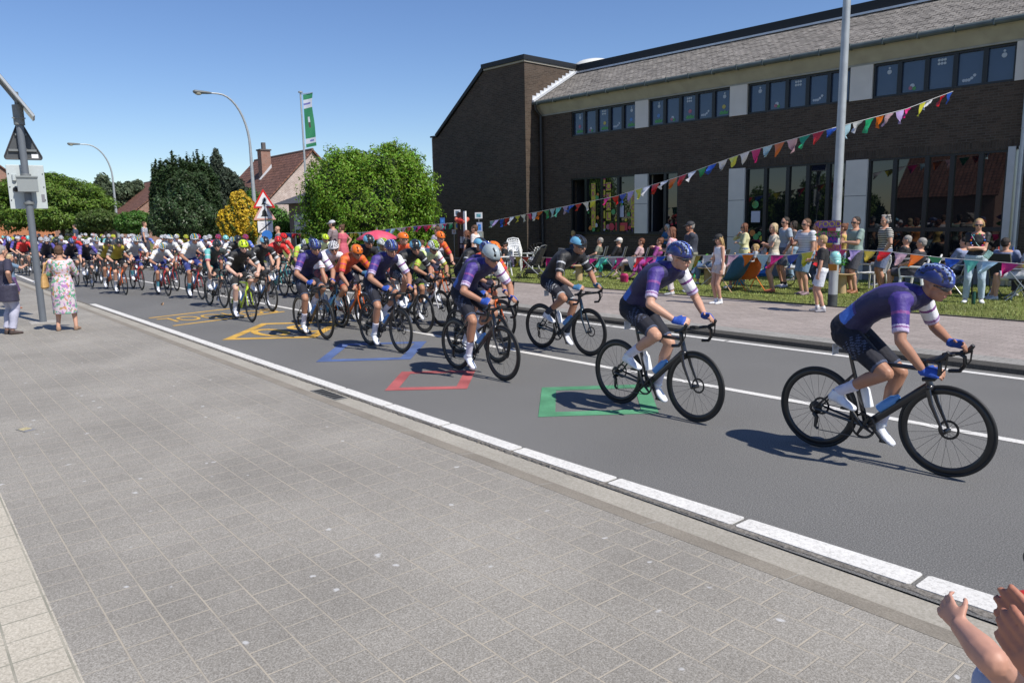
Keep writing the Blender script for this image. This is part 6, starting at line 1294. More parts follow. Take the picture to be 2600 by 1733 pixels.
# deck chairs
def deck_chair(pos, ang, col, label):
    c = empty('deck_chair', pos, ang, label, 'chair', 'canvas deck chairs'); wood = cloth((.70, .20, .04), .5) if col[0] > .3 else mat('beech', (.5, .33, .17), .6)
    for k in (-1, 1): mb = MB(); mb.tube([(.48, k*.28, .18), (-.50, k*.28, .98)], .017, 6); mb.tube([(.35, k*.25, 0), (-.25, k*.25, .78)], .013, 6); mb.tube([(-.35, k*.26, 0), (.22, k*.26, .40)], .013, 6); mb.build('frame', wood, c)
    vs = []; n = 12
    for i in range(n+1):
        t = i/n; x = .46-.94*t; z = .22+.74*t-.20*math.sin(t*math.pi)
        for y in (-.26, .26): vs.append((x, y, z))
    mb = MB(); mb.add(vs, [(2*i, 2*i+1, 2*i+3, 2*i+2) for i in range(n)]); o = mb.build('canvas', cloth(col, .7), c); so = o.modifiers.new('s', 'SOLIDIFY'); so.thickness = .006
    return c
p = L(1900, 735); deck_chair(V((p.x, p.y, ZL)), math.radians(152), (.62, .12, .02), 'orange canvas deck chair beside the mother with the baby')
p = L(1868, 738); deck_chair(V((p.x, p.y-.1, ZL)), math.radians(155), (.02, .11, .28), 'blue canvas deck chair between the girl and the orange one')
S('long haired blond woman in black t-shirt seated in the orange deck chair', V((L(1893, 733).x, L(1893, 733).y+.1, ZL)), 200, 1.68, True, pose='sit', arms='lap', seat=.34, top=((.015, .015, .02), .7), bottom=((.1, .12, .2), .9), hair='blond', style='long', shades=True)
# bags, pool, bottle, basket
p = L(1875, 722); mb = MB(); mb.tube([(0, 0, 0), (0, 0, .18), (.02, 0, .34), (.02, 0, .40)], [.17, .19, .15, .06], 14, ry=[.12, .13, .10, .04]); o = mb.build('backpack', cloth((.05, .28, .36), .8)); o.location = p; tag(o, 'turquoise patterned backpack lying on the grass under the blue deck chair', 'backpack')
p = L(1925, 698); mb = MB(); mb.lathe([(.60, 0), (.66, .10), (.62, .20), (.66, .30), (.60, .36), (.54, .32), (.54, .05)], seg=40); o = mb.build('paddling_pool', mat('blue_vinyl', (.03, .18, .55), .3, noise=.05)); o.location = p; tag(o, 'round inflatable blue paddling pool behind the mother with the baby', 'pool')
p = L(2471, 776); mb = MB(); mb.lathe([(.035, 0), (.037, .02), (.036, .20), (.03, .21), (.03, .26)], seg=16); o = mb.build('drinking_bottle', mat('green_flask', (.01, .06, .035), .35)); o.location = L(2471, 772); tag(o, 'dark green drinking flask standing on the grass at the feet of the garland woman', 'bottle')
p = L(1762, 705); mb = MB(); mb.lathe([(.16, .3), (.22, .5), (.235, .5), (.235, .52), (.17, .3)], seg=24); mb.lathe([(.03, 0), (.03, .3)], seg=8); o = mb.build('plastic_tub', mat('green_plastic', (.02, .35, .16), .4)); o.location = p; tag(o, 'green plastic tub on a stand right of the man with crossed arms', 'tub')
p = L(1585, 716); mb = MB(); mb.tube([(0, 0, 0), (0, 0, .2), (0, 0, .26)], [.14, .15, .1], 12, ry=[.08, .09, .05]); o = mb.build('shopping_bag', cloth((.40, .015, .10), .5)); o.location = p; tag(o, 'small magenta bag on the grass by the turquoise trousers', 'bag')
# bicycle-like pushchair wheels behind striped man
p = L(2025, 728); c = empty('pushchair', p, math.radians(180), 'pushchair with pale seat behind the man with denim shorts', 'stroller')
mb = MB(); mb.tube([(-.3, .2, .5), (.35, .2, .52)], .03, 8); mb.tube([(-.3, -.2, .5), (.35, -.2, .52)], .03, 8); mb.box((-.2, -.2, .46), (.25, .2, .52)); mb.build('seat', plw, c)
for x in (-.3, .35): mb = MB(); mb.ring((x, -.22, .16), .14, .014, (0, 1, 0), 24, 6); mb.build('wheel', tyrem, c)
mb = MB(); mb.tube([(-.3, -.2, .16), (-.1, -.2, .5), (.35, -.2, .16)], .012, 6); mb.build('frame', cm_fr, c)
# tables and seated people at the right under the glazing
blkt = mat('table_black', (.02, .02, .022), .5)
def bar_table(pos, w, label):
    c = empty('folding_table', pos, .06, label, 'table', 'black tables below the glazing')
    mb = MB(); mb.box((-w/2, -.35, .72), (w/2, .35, .75)); mb.build('tabletop', mat('table_top', (.25, .26, .27), .3), c, bevel=.005)
    for x in (-w/2+.1, w/2-.1): mb = MB(); mb.tube([(x, -.3, .72), (x+.05, -.3, .0)], .018, 7); mb.tube([(x, .3, .72), (x+.05, .3, .0)], .018, 7); mb.build('leg', blkt, c)
p = gy(2400, 690, 19.6); bar_table(V((p.x, p.y, ZL)), 1.9, 'dark folding table behind the garland woman below the glazing')
p = gy(2560, 690, 19.2); bar_table(V((p.x, p.y, ZL)), 1.5, 'dark folding table at the right edge of the lawn')
for i, (px, Y, ang, lab, cl, tp) in enumerate(((2560, 18.6, 75, 'person in pale blue shirt seated with back to the camera at the right table', 'black folding chair with its back to the camera at the right table', (.20, .24, .38)), (2425, 19.0, 180, 'person in pale blue shirt seated left of the garland woman', 'black folding chair left of the garland woman', (.22, .26, .40)), (2596, 18.3, 200, 'person in white shorts seated at the right edge of the photo', 'black folding chair at the right edge of the photo', (.4, .42, .5)))):
    p = gy(px, 690, Y); p = V((p.x, p.y, ZL)); folding_chair(p, math.radians(ang), cl); S(lab, p, ang, 1.74, pose='sit', arms='lap', top=(tp, .7), bottom=((.55, .56, .6) if i == 2 else (.05, .05, .08), .9 if i == 2 else 1.9), hair='dark', w=1.05)
for i, (px, py, c_, lab) in enumerate(((2537, 605, (.6, .1, .06), 'red capped bottle standing at the left end of the right table'), (2574, 602, (.05, .1, .4), 'tall blue bottle with orange label on the right table'))):
    q = gy(px, 610, 19.2); mb = MB(); mb.lathe([(.04, 0), (.042, .2), (.015, .27), (.015, .33)], seg=12); o = mb.build('bottle', mat('btl%d' % i, c_, .2)); o.location = V((q.x, 19.2, ZL+.75)); tag(o, lab, 'bottle')
# people reflected / standing inside the glazing: real figures on the terrace behind the glass line are left to the reflection
# parasol
p = gd(960, 640, 24.5); p = V((p.x, p.y, ZL)); c = empty('parasol', p, .3, 'open pink parasol on the lawn in front of the laurel bush', 'parasol')
top_ = gd(960, 583, 24.5).z-ZL; edge = gd(960, 606, 24.5).z-ZL; R_ = .5*(1018-912)/CF*24.5*1.02
vs = [(0, 0, top_)]; n = 8
for j, (rf, zf) in enumerate(((.5, .30), (1, 1))):
    for k in range(n*4):
        a = 2*math.pi*k/(n*4); sag = 1-.06*abs(math.sin(a*n/2)); vs.append((R_*rf*math.cos(a)*sag, R_*rf*math.sin(a)*sag, top_-(top_-edge)*zf-.03*rf*abs(math.sin(a*n/2))))
fs = [(0, 1+k, 1+(k+1) % 32) for k in range(32)]+[(1+k, 33+k, 33+(k+1) % 32, 1+(k+1) % 32) for k in range(32)]
mb = MB(); mb.add(vs, fs); o = mb.build('canopy', cloth((.62, .07, .13), .6), c); so = o.modifiers.new('s', 'SOLIDIFY'); so.thickness = .004
mb = MB(); mb.tube([(0, 0, 0), (0, 0, top_+.06)], .016, 8)
mb.build('pole', cm_fr, c)
for k in range(8): a = 2*math.pi*k/8; mb = MB(); mb.tube([(0, 0, top_-.03), (R_*.97*math.cos(a), R_*.97*math.sin(a), edge-.01)], .004, 4); mb.build('rib', cm_fr, c)
# ------------------------------------------------------------------ bunting
flagc = {'r': (.55, .012, .015), 'w': (.70, .70, .74), 'y': (.62, .60, .06), 'm': (.55, .015, .16), 'o': (.65, .14, .01), 'g': (.015, .30, .13), 'b': (.02, .08, .42), 'l': (.40, .60, .70), 'p': (.42, .32, .60), 'k': (.60, .38, .44), 't': (.12, .50, .38), 'd': (.48, .36, .04)}
flagm = {k: mat('flag_'+k, v, .35, noise=.08, nscale=9, coat=.2) for k, v in flagc.items()}
def bunting(label, pts, cols, size, seed, gapset=(), dropk=1.02):
    r = empty('bunting', pts[0], 0, label, 'bunting'); o0 = V(pts[0]); P = []
    rn = random.Random(seed)
    for i in range(len(pts)-1):
        for k in range(12):
            t = k/12; q = V(pts[i]).lerp(V(pts[i+1]), t); P.append(q-o0)
    P.append(V(pts[-1])-o0)
    mb = MB(); mb.tube(P, .006, 5); mb.build('string', mat('string', (.5, .5, .5), .7), r)
    L_ = [0]
    for i in range(1, len(P)): L_.append(L_[-1]+(P[i]-P[i-1]).length)
    def at(l):
        l = max(0, min(L_[-1], l))
        for i in range(1, len(P)):
            if L_[i] >= l: t = (l-L_[i-1])/(L_[i]-L_[i-1]+1e-9); return P[i-1].lerp(P[i], t)
        return P[-1]
    n = len(cols); step = L_[-1]/n
    for i, ch in enumerate(cols):
        if ch == ' ': continue
        a = at(i*step+step*.08); b = at((i+1)*step-step*.06); d = b-a; w = V((rn.uniform(-.9, .1)*.5, rn.uniform(-.6, .6), -1)).normalized(); ln = d.length*dropk*rn.uniform(.8, 1.05)
        tip = (a+b)/2+w*ln; nm = d.cross(w).normalized(); vs = []; fs = []; N_ = 6; ph = rn.uniform(0, 6); amp = rn.uniform(.02, .08)
        for j in range(N_+1):
            t = j/N_; A_ = a.lerp(tip, t); B_ = b.lerp(tip, t)
            for q in range(4): u = q/3; vs.append(A_.lerp(B_, u)+nm*(amp*math.sin(ph+u*4+t*5)*t+.03*math.sin(ph*2+u*6)*t)+V((-.10*t*t*amp*8, 0, .06*t*t*amp*6)))
        for j in range(N_):
            for q in range(3): fs.append((j*4+q, j*4+q+1, (j+1)*4+q+1, (j+1)*4+q))
        mb = MB(); mb.add(vs, fs); mb.build('flag', flagm[ch], r)
hi = [gy(1243, 562, 17.9), gy(1400, 531, 17.4), gy(1560, 499, 17.0), gy(1720, 450, 16.6), gy(1900, 385, 16.2), gy(2112, 326, 15.7), gy(2200, 303, 16.6), gy(2300, 277, 18), gy(2420, 232, 20.4)]
bunting('long string of coloured pennants rising from the display stand to the upper windows', hi, 'lpbrwywmwogltpbrwy mrbpywrworwgbwywmlokgrblwgokpm yw rb', .24, 3)
lo = [gy(1236, 648, 16.4), gy(1420, 655, 16.3), gy(1500, 656, 16.3), gy(1700, 650, 16.0), gy(1900, 646, 15.8), gy(2000, 648, 15.8), gy(2106, 632, 15.55)]
bunting('low string of large coloured pennants hanging left of the lamp post', lo, 'tlmpdrwkmypmymtpmwrmbmydwmkolmbyr', .3, 4, dropk=1.1)
lo2 = [gy(2118, 632, 15.55), gy(2250, 638, 15.4), gy(2400, 655, 15.3), gy(2560, 667, 15.2), gy(2700, 680, 15.1)]
bunting('low string of large coloured pennants hanging right of the lamp post', lo2, 'mpdrkogbtlmyr', .3, 5, dropk=1.0)
lf = [gd(725, 592, 30), gd(830, 594, 29), gd(920, 590, 27), gd(985, 582, 26), gd(1060, 574, 25), gd(1150, 566, 23.6)]
bunting('string of small pennants running behind the peloton in front of the laurel bush', lf, 'brmywlgmpoymgydlpgwymblwkrbmmrkwmg', .2, 6)
# ------------------------------------------------------------------ street lamps, signs, banner
galv = mat('galvanised_steel', (.40, .42, .43), .45, metal=.35, noise=.10, nscale=6); dkg = mat('lamp_head_grey', (.14, .15, .15), .5); lensl = mat('lamp_lens', (.45, .42, .32), .2); polem = mat('pole_grey_paint', (.13, .145, .165), .45, noise=.06, nscale=5)
def lamp(base, h, reach, label, tdir=(0, -1, 0), r0=.085, gr='curved street lamps'):
    r = empty('street_lamp', base, 0, label, 'street lamp', gr); t = V(tdir); P = [V((0, 0, 0)), V((0, 0, h*.35)), V((0, 0, h*.70))]
    for k in range(1, 11): a = k/10*math.pi/2; P.append(V((0, 0, h*.70))+t*reach*.9*(1-math.cos(a))+V((0, 0, h*.30*math.sin(a))))
    e = P[-1]+t*reach*.25; P.append(e); R = [r0]+[r0*.92]+[r0*.6]+[r0*.55-.02*r0*k for k in range(10)]+[r0*.32]
    mb = MB(); mb.tube(P, R, 12); mb.build('pole', galv, r)
    mb = MB(); mb.tube([e-t*.05, e+t*.12, e+t*.35, e+t*.72, e+t*.78], [.05, .085, .12, .13, .07], 14, ry=[.04, .06, .075, .085, .05], side=t.cross(V((0, 0, 1)))); hd = mb.build('lamp_head', dkg, r)
    mb = MB(); mb.ball(e+t*.56-V((0, 0, .06)), (.14 if abs(t.x) > .5 else .11, .17, .085), 14, 8); mb.build('lamp_cover', lensl, hd); return r
b = gd(652, 600, 40.0); lamp(V((b.x, b.y, .1)), gd(510, 224, 40).z-.40, 1.50, 'tall curved street lamp right of the yellow flowering bush', r0=.11)
b = gd(301, 598, 66); lamp(V((b.x, b.y, .1)), gd(205, 371, 66).z, 1.75, 'smaller looking curved street lamp between the two clipped shrubs', r0=.11)
b = gd(60, 590, 100); lamp(V((b.x, b.y, .1)), gd(15, 430, 100).z, 2.0, 'farthest street lamp, its head showing left of the white display board', r0=.11)
b = L(2113, 776); r = empty('lamp_post', b, 0, 'thick galvanised lamp post on the lawn edge rising out of the photo', 'lamp post')
mb = MB(); mb.tube([(0, 0, 0), (0, 0, 3), (0, 0, 8.5)], [.094, .085, .062], 20); mb.build('pole', galv, r); mb = MB(); mb.tube([(0, 0, 0), (0, 0, .24)], [.0965, .0955], 20); mb.build('dark_base_coat', mat('base_coat', (.05, .055, .055), .7, noise=.4, nscale=7), r)
sg = empty('direction_signs', V((b.x, b.y-.12, ZL)), .1, 'stack of handmade coloured direction boards reading FOOD tied to the lamp post', 'sign')
def board(z, w, hgt, c, txt, tc_, x=0, arrow=0, tz=None):
    mb = MB(); pts = [(x-w/2, z-hgt/2), (x+w/2, z-hgt/2), (x+w/2, z+hgt/2), (x-w/2, z+hgt/2)]
    if arrow: pts = [(x-w/2, z-hgt/2), (x+w/2, z-hgt/2), (x+w/2, z+hgt/2), (x-w/2, z+hgt/2), (x-w/2-.10, z)]
    mb.prism(pts, -.015, .0); o = mb.build('sign_board', cloth(c, .7), sg, smooth=False)
    if txt: text_obj('writing', txt, hgt*1.05, cloth(tc_, .7), Matrix.Translation((x, -.018, z))@RW, o, .002)
zz = lambda y: gy(2100, y, b.y).z-ZL
board(zz(569), .42, .15, (.20, .10, .30), 'FOOD', (.55, .42, .02), -.06, 1); board(zz(585), .16, .12, (.55, .06, .08), '', blk, -.02); board(zz(595), .42, .14, (.08, .30, .05), 'DRINKS', (.42, .05, .25), -.06, 1); board(zz(608), .26, .13, (.03, .05, .28), 'BAR', (.32, .03, .25), -.02)
board(zz(621), .14, .12, (.55, .35, .02), '', blk, -.06); board(zz(628), .40, .13, (.35, .06, .22), 'DESSERT', (.5, .15, .04), -.02); board(zz(677), .24, .13, (.50, .20, .02), '', blk, 0)
mb = MB()
for k in range(3): mb.ball((.16+.03*k, -.12, zz(650)-.05*k), (.115-.03*k, .10, .12-.03*k), 12, 8)
o = mb.build('balloons', mat('balloon_mint', (.30, .62, .58), .15, coat=.6)); o.location = V((b.x-.02, b.y-.12, ZL)); tag(o, 'mint green foil balloons tied to the lamp post behind the boy', 'balloon')
# warning signs pole
sp_ = gd(676, 610, 36); b = V((sp_.x, sp_.y, .1)); ts_ = gd(676, 505, 36).z
r = empty('traffic_signs', b, math.atan2(-b.y, -b.x)+math.pi/2+.15, 'red rimmed triangle, faded triangle and end of 30 zone plate on one post', 'traffic sign')
mb = MB(); mb.tube([(0, 0, 0), (0, 0, ts_-.1)], .038, 10); mb.build('post', galv, r)
signw = mat('sign_white', (.70, .70, .70), .4); signr = mat('sign_red', (.55, .015, .015), .4); signf = mat('sign_faded', (.60, .33, .28), .5); signk = mat('sign_black', (.02, .02, .02), .5)
def tri(z0, sz, rim, name, par):
    h = sz*.866; mb = MB(); mb.prism([(-sz/2, z0), (sz/2, z0), (0, z0+h)], -.052, -.045); o = mb.build(name, rim, par, smooth=False, bevel=.01)
    k = .74; cz = z0+h/3; mb = MB(); mb.prism([(-sz/2*k, cz-h/3*k), (sz/2*k, cz-h/3*k), (0, cz+h*2/3*k)], -.056, -.0525); mb.build('sign_face', signw, o, smooth=False); return o, cz
zt = gd(676, 528, 36).z-.1; t, cz = tri(zt, .98, signr, 'warning_triangle', r)
mb = MB(); mb.prism([(-.12, cz-.14), (.14, cz-.14), (.0, cz-.05), (.10, cz+.06), (.03, cz+.2), (-.01, cz+.05), (-.06, cz-.04)], -.060, -.0565); mb.build('symbol', signk, t, smooth=False)
zt2 = gd(676, 558, 36).z-.1; t, cz = tri(zt2, .98, signf, 'warning_triangle', r)
mb = MB(); mb.prism([(-.18, cz-.14), (.18, cz-.14), (.11, cz-.06), (.09, cz+.1), (.0, cz+.2), (-.09, cz+.1), (-.11, cz-.06)], -.060, -.0565); mb.build('symbol', signk, t, smooth=False)
z1 = gd(676, 590, 36).z-.1; z2 = gd(676, 560, 36).z-.12; mb = MB(); mb.box((-.33, -.052, z1), (.33, -.045, z2)); o = mb.build('zone_plate', signw, r, smooth=False, bevel=.01)
text_obj('writing', '30', .42, mat('faded_grey', (.5, .5, .52), .6), Matrix.Translation((0, -.055, (z1+z2)/2))@RW, o, .002); mb = MB(); mb.obox(V((0, -.060, (z1+z2)/2)), (.27, 0, (z2-z1)*.42), (0, .003, 0), (-.018, 0, .018)); mb.build('diagonal_bar', signk, o, smooth=False)
q = gd(678, 597, 34.5); mb = MB(); mb.tube([(0, -.01, 0), (0, .01, 0)], .22, 24); o = mb.build('round_sign', mat('sign_blue', (.03, .16, .5), .4)); o.location = q; o.rotation_euler.z = math.atan2(-q.y, -q.x)+math.pi/2; tag(o, 'round blue sign showing between racers below the zone plate', 'traffic sign')
# banner on flag pole
q = gd(783, 560, 33); H_ = gd(775, 236, 33).z; r = empty('flag_pole', V((q.x, q.y, .1)), 0, 'silver flag pole carrying a tall green and white banner', 'flag pole')
mb = MB(); mb.tube([(0, 0, 0), (0, 0, H_-.1)], [.05, .035], 10); mb.lathe([(.09, H_-.1), (.09, H_-.05), (.02, H_-.03)]); mb.build('pole', galv, r)
zb1 = gd(783, 374, 33).z-.1; zb0 = gd(783, 240, 33).z-.1; ux = V((CR[0], CR[1], 0)).normalized(); bgm = mat('banner_green', (.03, .22, .10), .6); bwm = mat('banner_white', (.55, .58, .66), .6); bpm = mat('banner_print', (.14, .14, .40), .6)
mb = MB(); n = 30; vs = []; fs = []; mi = []
for j in range(n+1):
    t = j/n; z = zb0+(zb1-zb0)*t
    for k in range(6): u = k/5; vs.append(ux*(.10+u*.40*(1-.10*math.sin(t*5)))+V((-.7, .7, 0))*(.05*math.sin(t*9+u*3)*u)+V((0, 0, z+u*.07-.02)))
for j in range(n):
    for k in range(5):
        t = j/n; f = (j*6+k, j*6+k+1, (j+1)*6+k+1, (j+1)*6+k); m_ = 1 if (.09 < t < .25 or .83 < t < .93) else 0
        if m_ and ((.14 < t < .20 and k in (0, 1, 2, 3)) or (.86 < t < .90 and k in (2, 3))): m_ = 2
        if .42 < t < .62 and k in (2,) : m_ = 3 if t > .5 else 1
        mb.m.append(m_); mb.f.append(f)
mb.v = [tuple(v) for v in vs]; mb.build('banner', [bgm, bwm, bpm, mat('banner_dark', (.08, .06, .06), .6)], r)
mb = MB(); mb.tube([V((0, 0, zb0)), ux*.5+V((0, 0, zb0+.06))], .012, 6); mb.tube([V((0, 0, zb1)), ux*.12+V((0, 0, zb1))], .010, 6); mb.build('banner_arm', galv, r)
# left sign pole with solar panel
b = gp(110, 817, .02); r = empty('sign_pole', b, 0, 'grey painted pole carrying solar panel, triangle sign back, control box and display board', 'sign pole')
bx = V((-b.x, -b.y, 0)).normalized(); px_ = V((-bx.y, bx.x, 0)) if V((-bx.y, bx.x, 0)).dot(V((CR[0], CR[1], 0))) > 0 else V((bx.y, -bx.x, 0)); pu_ = px_.copy(); px_ = px_*.74
zq = lambda y: gd(60, y, math.hypot(b.x, b.y)).z-.02
mb = MB(); mb.tube([(0, 0, 0), (0, 0, zq(330))], .068, 20); mb.tube([(0, 0, zq(330)), (0, 0, zq(315))], [.068, .062], 20); mb.build('pole', polem, r)
mb = MB(); mb.tube([(0, 0, zq(318)), (0, 0, zq(268))], .10, 16); mb.tube([(0, 0, zq(270)), (0, 0, zq(235))], .045, 10); mb.obox(V((0, 0, zq(302)))+bx*.10, px_*.16, bx*.01, (0, 0, .012)); mb.build('bracket', mat('bracket_grey', (.17, .18, .18), .5), r)
# solar panel tilted, seen edge-on
pc = V((0, 0, zq(240)))-px_*.06; pa = (pu_*.66+V((0, 0, -1.0))).normalized(); pn_ = bx
mb = MB(); mb.obox(pc-pa*.18, pa*.74, bx*.40, pa.cross(bx)*.022); sp2 = mb.build('solar_panel', mat('panel_frame', (.5, .51, .52), .35, metal=.4), r, smooth=False); nn = pa.cross(bx); nn = nn if nn.z > 0 else -nn
mb = MB(); mb.obox(pc-pa*.18+nn*.025, pa*.71, bx*.37, nn*.003); mb.build('solar_cells', mat('cells', (.01, .015, .05), .15), sp2, smooth=False)
mb = MB(); mb.obox(pc-pa*.25-nn*.05, pa*.5, bx*.02, nn*.03); mb.build('panel_rail', mat('bracket_grey', (.17, .18, .18), .5), sp2, smooth=False)
def tri_back(zc, sz):
    h = sz*.866; off = -bx*.10; M = [(-sz/2, -h/3), (sz/2, -h/3), (0, 2*h/3)]; mb = MB()
    def P(x, z, o): return off+px_*x+V((0, 0, zc+z))+bx*o
    # rounded triangle plate
    out = []
    for i, (x, z) in enumerate(M):
        cx, cz = x*.86, z*.86
        a0 = {0: 150, 1: 270, 2: 30}[i]
        for k in range(7): a = math.radians(a0+k*20); out.append((cx+.045*math.cos(a), cz+.045*math.sin(a)))
    n = len(out); vs = [P(x, z, -.004) for x, z in out]+[P(x, z, .004) for x, z in out]
    mb.add(vs, [tuple(range(n))[::-1], tuple(range(n, 2*n))]+[(i, (i+1) % n, (i+1) % n+n, i+n) for i in range(n)]); o = mb.build('triangle_sign', mat('sign_back', (.065, .07, .075), .5, noise=.05), r, smooth=False)
    mb = MB(); mb.tube([P(x*1.0, z*1.0, .012) for x, z in out], .016, 6, closed=True); mb.build('rim', mat('rim_dark', (.05, .05, .055), .5), o)
    for zz_ in (-h*.12, h*.28): mb = MB(); mb.obox(P(0, zz_, .03), px_*(sz*.36 if zz_ < 0 else sz*.15), bx*.02, (0, 0, .022)); mb.build('rail', mat('bracket_grey', (.17, .18, .18), .5), o, smooth=False)
    mb = MB(); mb.obox(P(sz*.30, -h*.26, .008), px_*.08, bx*.003, (0, 0, .04)); mb.build('sticker', mat('sticker_white', (.8, .8, .82), .4), o, smooth=False)
tri_back((zq(390)+zq(318))/2-.12, .92)
zt_, zl_ = zq(418), zq(530); w_ = .45
mb = MB(); mb.obox(V((0, 0, (zt_+zl_)/2))-bx*.13+px_*.0, px_*w_, bx*.03, (0, 0, (zt_-zl_)/2)); db = mb.build('display_board', mat('board_pale', (.46, .50, .50), .5, noise=.04), r, smooth=False, bevel=.01)
mb = MB()
for sx in (-1, 1):
    for sz_ in (-.6, 0, .6): mb.ball(V((0, 0, (zt_+zl_)/2+sz_*(zt_-zl_)/2))-bx*.095+px_*(sx*w_*.9), .012, 6, 4)
mb.build('rivet', signk, db)
mb = MB(); mb.ball(V((0, 0, (zt_+zl_)/2-.05))-bx*.09-px_*.28, .05, 12, 8); mb.build('knob', signk, db)
mb = MB(); mb.tube([V((0, 0, zt_-.32))-bx*.08-px_*.28, V((0, 0, zt_-.20))-bx*.08-px_*.28], .04, 10); mb.build('cable_gland', mat('board_pale', (.46, .50, .50), .5), db)
mb = MB(); mb.obox(V((0, 0, zl_+.22))-bx*.096+px_*.36, px_*.04, bx*.002, (0, 0, .08)); mb.build('type_label', mat('label_grey', (.2, .2, .22), .5), db, smooth=False)
mb = MB(); zc = zq(452), zq(488); mb.obox(V((0, 0, (zc[0]+zc[1])/2))+bx*.13+px_*.02, px_*.245, bx*.075, (0, 0, (zc[0]-zc[1])/2)); cb_ = mb.build('control_box', mat('box_grey', (.25, .27, .27), .5), r, smooth=False, bevel=.008)
mb = MB(); mb.obox(V((0, 0, zc[0]+.012))+bx*.135+px_*.02, px_*.26, bx*.09, (0, 0, .02)); mb.build('box_lid', mat('box_lid', (.20, .22, .22), .5), cb_, smooth=False, bevel=.006)
for zz_ in (zq(445), zq(516)): mb = MB(); mb.ring((0, 0, zz_), .082, .014, (0, 0, 1), 20, 6, ry=.03); mb.obox(V((0, 0, zz_)), px_*.13, bx*.02, (0, 0, .02)); mb.build('clamp', mat('bracket_grey', (.17, .18, .18), .5), r)
mb = MB(); mb.box((-.25, -.25, -.02), (.25, .25, .004)); o = mb.build('pole_base', mat('base_concrete', (.36, .34, .31), .85, noise=.2, nscale=5), r, smooth=False)
# display stand with framed pictures
ds = gd(1180, 640, 24.6); r = empty('display_stand', V((ds.x, ds.y, ZL)), .1, 'dark brown wooden display cabinet hung with pictures, orange parasol top and cards on sticks', 'stand'); dw = mat('dark_wood', (.06, .022, .014), .6, noise=.2, nscale=6)
def zD(y): return gd(1180, y, 24.6).z-ZL
def xD(x): return (x-1180)/CF*24.6*1.02
mb = MB()
for x in (1160, 1184): mb.box((xD(x)-.03, -.03, 0), (xD(x)+.03, .03, zD(540)))
mb.box((xD(1160), -.02, zD(552)), (xD(1184), .02, zD(538))); mb.box((xD(1160), -.02, zD(600)), (xD(1184), .02, zD(585))); mb.build('frame', dw, r, smooth=False)
mb = MB(); mb.box((xD(1157), .03, 0), (xD(1195), .35, zD(590))); mb.build('cabinet', dw, r, smooth=False)
for i, (x, z0, z1, w_) in enumerate(((1163, 596, 586, .04), (1168, 617, 594, .055), (1178, 612, 586, .05), (1166, 630, 620, .06), (1178, 630, 622, .05))):
    mb = MB(); mb.box((xD(x)-w_, .0, zD(z0)), (xD(x)+w_, .028, zD(z1))); mb.build('picture', mat('pic%d' % i, [(.45, .46, .5), (.5, .52, .5), (.35, .37, .42), (.3, .28, .3), (.05, .12, .4)][i], .6, noise=.3, nscale=12), r, smooth=False)
for i, (x, y, w_, h_, c_, rot) in enumerate(((1157, 540, .085, .085, (.1, .16, .22), .25), (1234, 548, .10, .075, (.12, .32, .36), 0), (1157, 573, .09, .095, (.03, .16, .36), 0), (1236, 577, .07, .13, (.04, .2, .55), 0), (1237, 596, .09, .08, (.3, .36, .34), 0), (1142, 588, .05, .055, (.35, .25, .18), 0), (1099, 560, .06, .09, (.05, .2, .5), 0), (1099, 575, .08, .05, (.06, .35, .32), 0))):
    z = zD(y); o = empty('card_holder', V((ds.x, ds.y, ZL))+V((math.cos(.1), math.sin(.1), 0))*xD(x)*1.0, .1+.55, ['small tilted framed card topmost left on the display stand', 'white framed card on a stick at the start of the high bunting', 'blue framed picture on the left of the display stand', 'tall blue and white picture card under the white framed card', 'pale green framed card right of the man in the white shirt', 'small pale card between the display stand and the orange racer', 'small blue card upright beside the laurel bush', 'small turquoise card just under the blue one beside the laurel bush'][i], 'picture card', 'picture cards on sticks')
    mb = MB(); mb.box((-w_-.02, -.008, z-h_-.02), (w_+.02, .008, z+h_+.02)); f = mb.build('card_frame', signw if i in (0, 1) else mat('card_fr%d' % i, [(.4, .35, .1), (.4, .45, .6), (.3, .3, .25), (.4, .4, .4), (.05, .15, .4), (.05, .3, .3)][i-2], .6), o, smooth=False)
    mb = MB(); mb.box((-w_*.7, -.011, z-h_*.7), (w_*.7, -.0085, z+h_*.7)); mb.build('picture', mat('card%d' % i, c_, .5, noise=.5, nscale=14), f, smooth=False)
    mb = MB(); mb.tube([(0, .01, 0), (0, .01, z)], .010, 6); mb.build('stick', cm_fr, o)
mb = MB(); mb.ball((0, 0, 0), (.26, .16, .10), 14, 8); [mb.ball((.22*math.cos(k), .1*math.sin(k*2), .05*math.sin(k*3)), .07, 6, 5, 1) for k in range(12)]; o = mb.build('red_flowers', [cloth((.5, .03, .02)), cloth((.6, .15, .10))]); o.location = V((ds.x, ds.y, ZL+zD(560)))+V((xD(1172), 0, 0)); tag(o, 'bunch of red paper flowers in the top of the display stand', 'flowers')
mb = MB(); mb.box((-.05, -.03, 0), (.05, .03, zD(536))); o = mb.build('white_post', signw, smooth=False); o.location = V((ds.x+xD(1190), ds.y-.05, ZL)); tag(o, 'plain white wooden post beside the display stand', 'post')
mb = MB(); mb.add([(0, 0, 0), (.34, .0, .02), (.30, .03, -.46)], [(0, 1, 2)]); 
mb = MB(); mb.box((-1.6, -.35, .68), (1.6, .35, .72)); [mb.tube([(x, y, 0), (x, y, .68)], .02, 6) for x in (-1.5, 1.5) for y in (-.3, .3)]; o = mb.build('long_table', blkt, smooth=False); o.location = V((ds.x+xD(1215)+.3, ds.y-.4, ZL)); tag(o, 'long dark table behind the racers at the display stand', 'table')
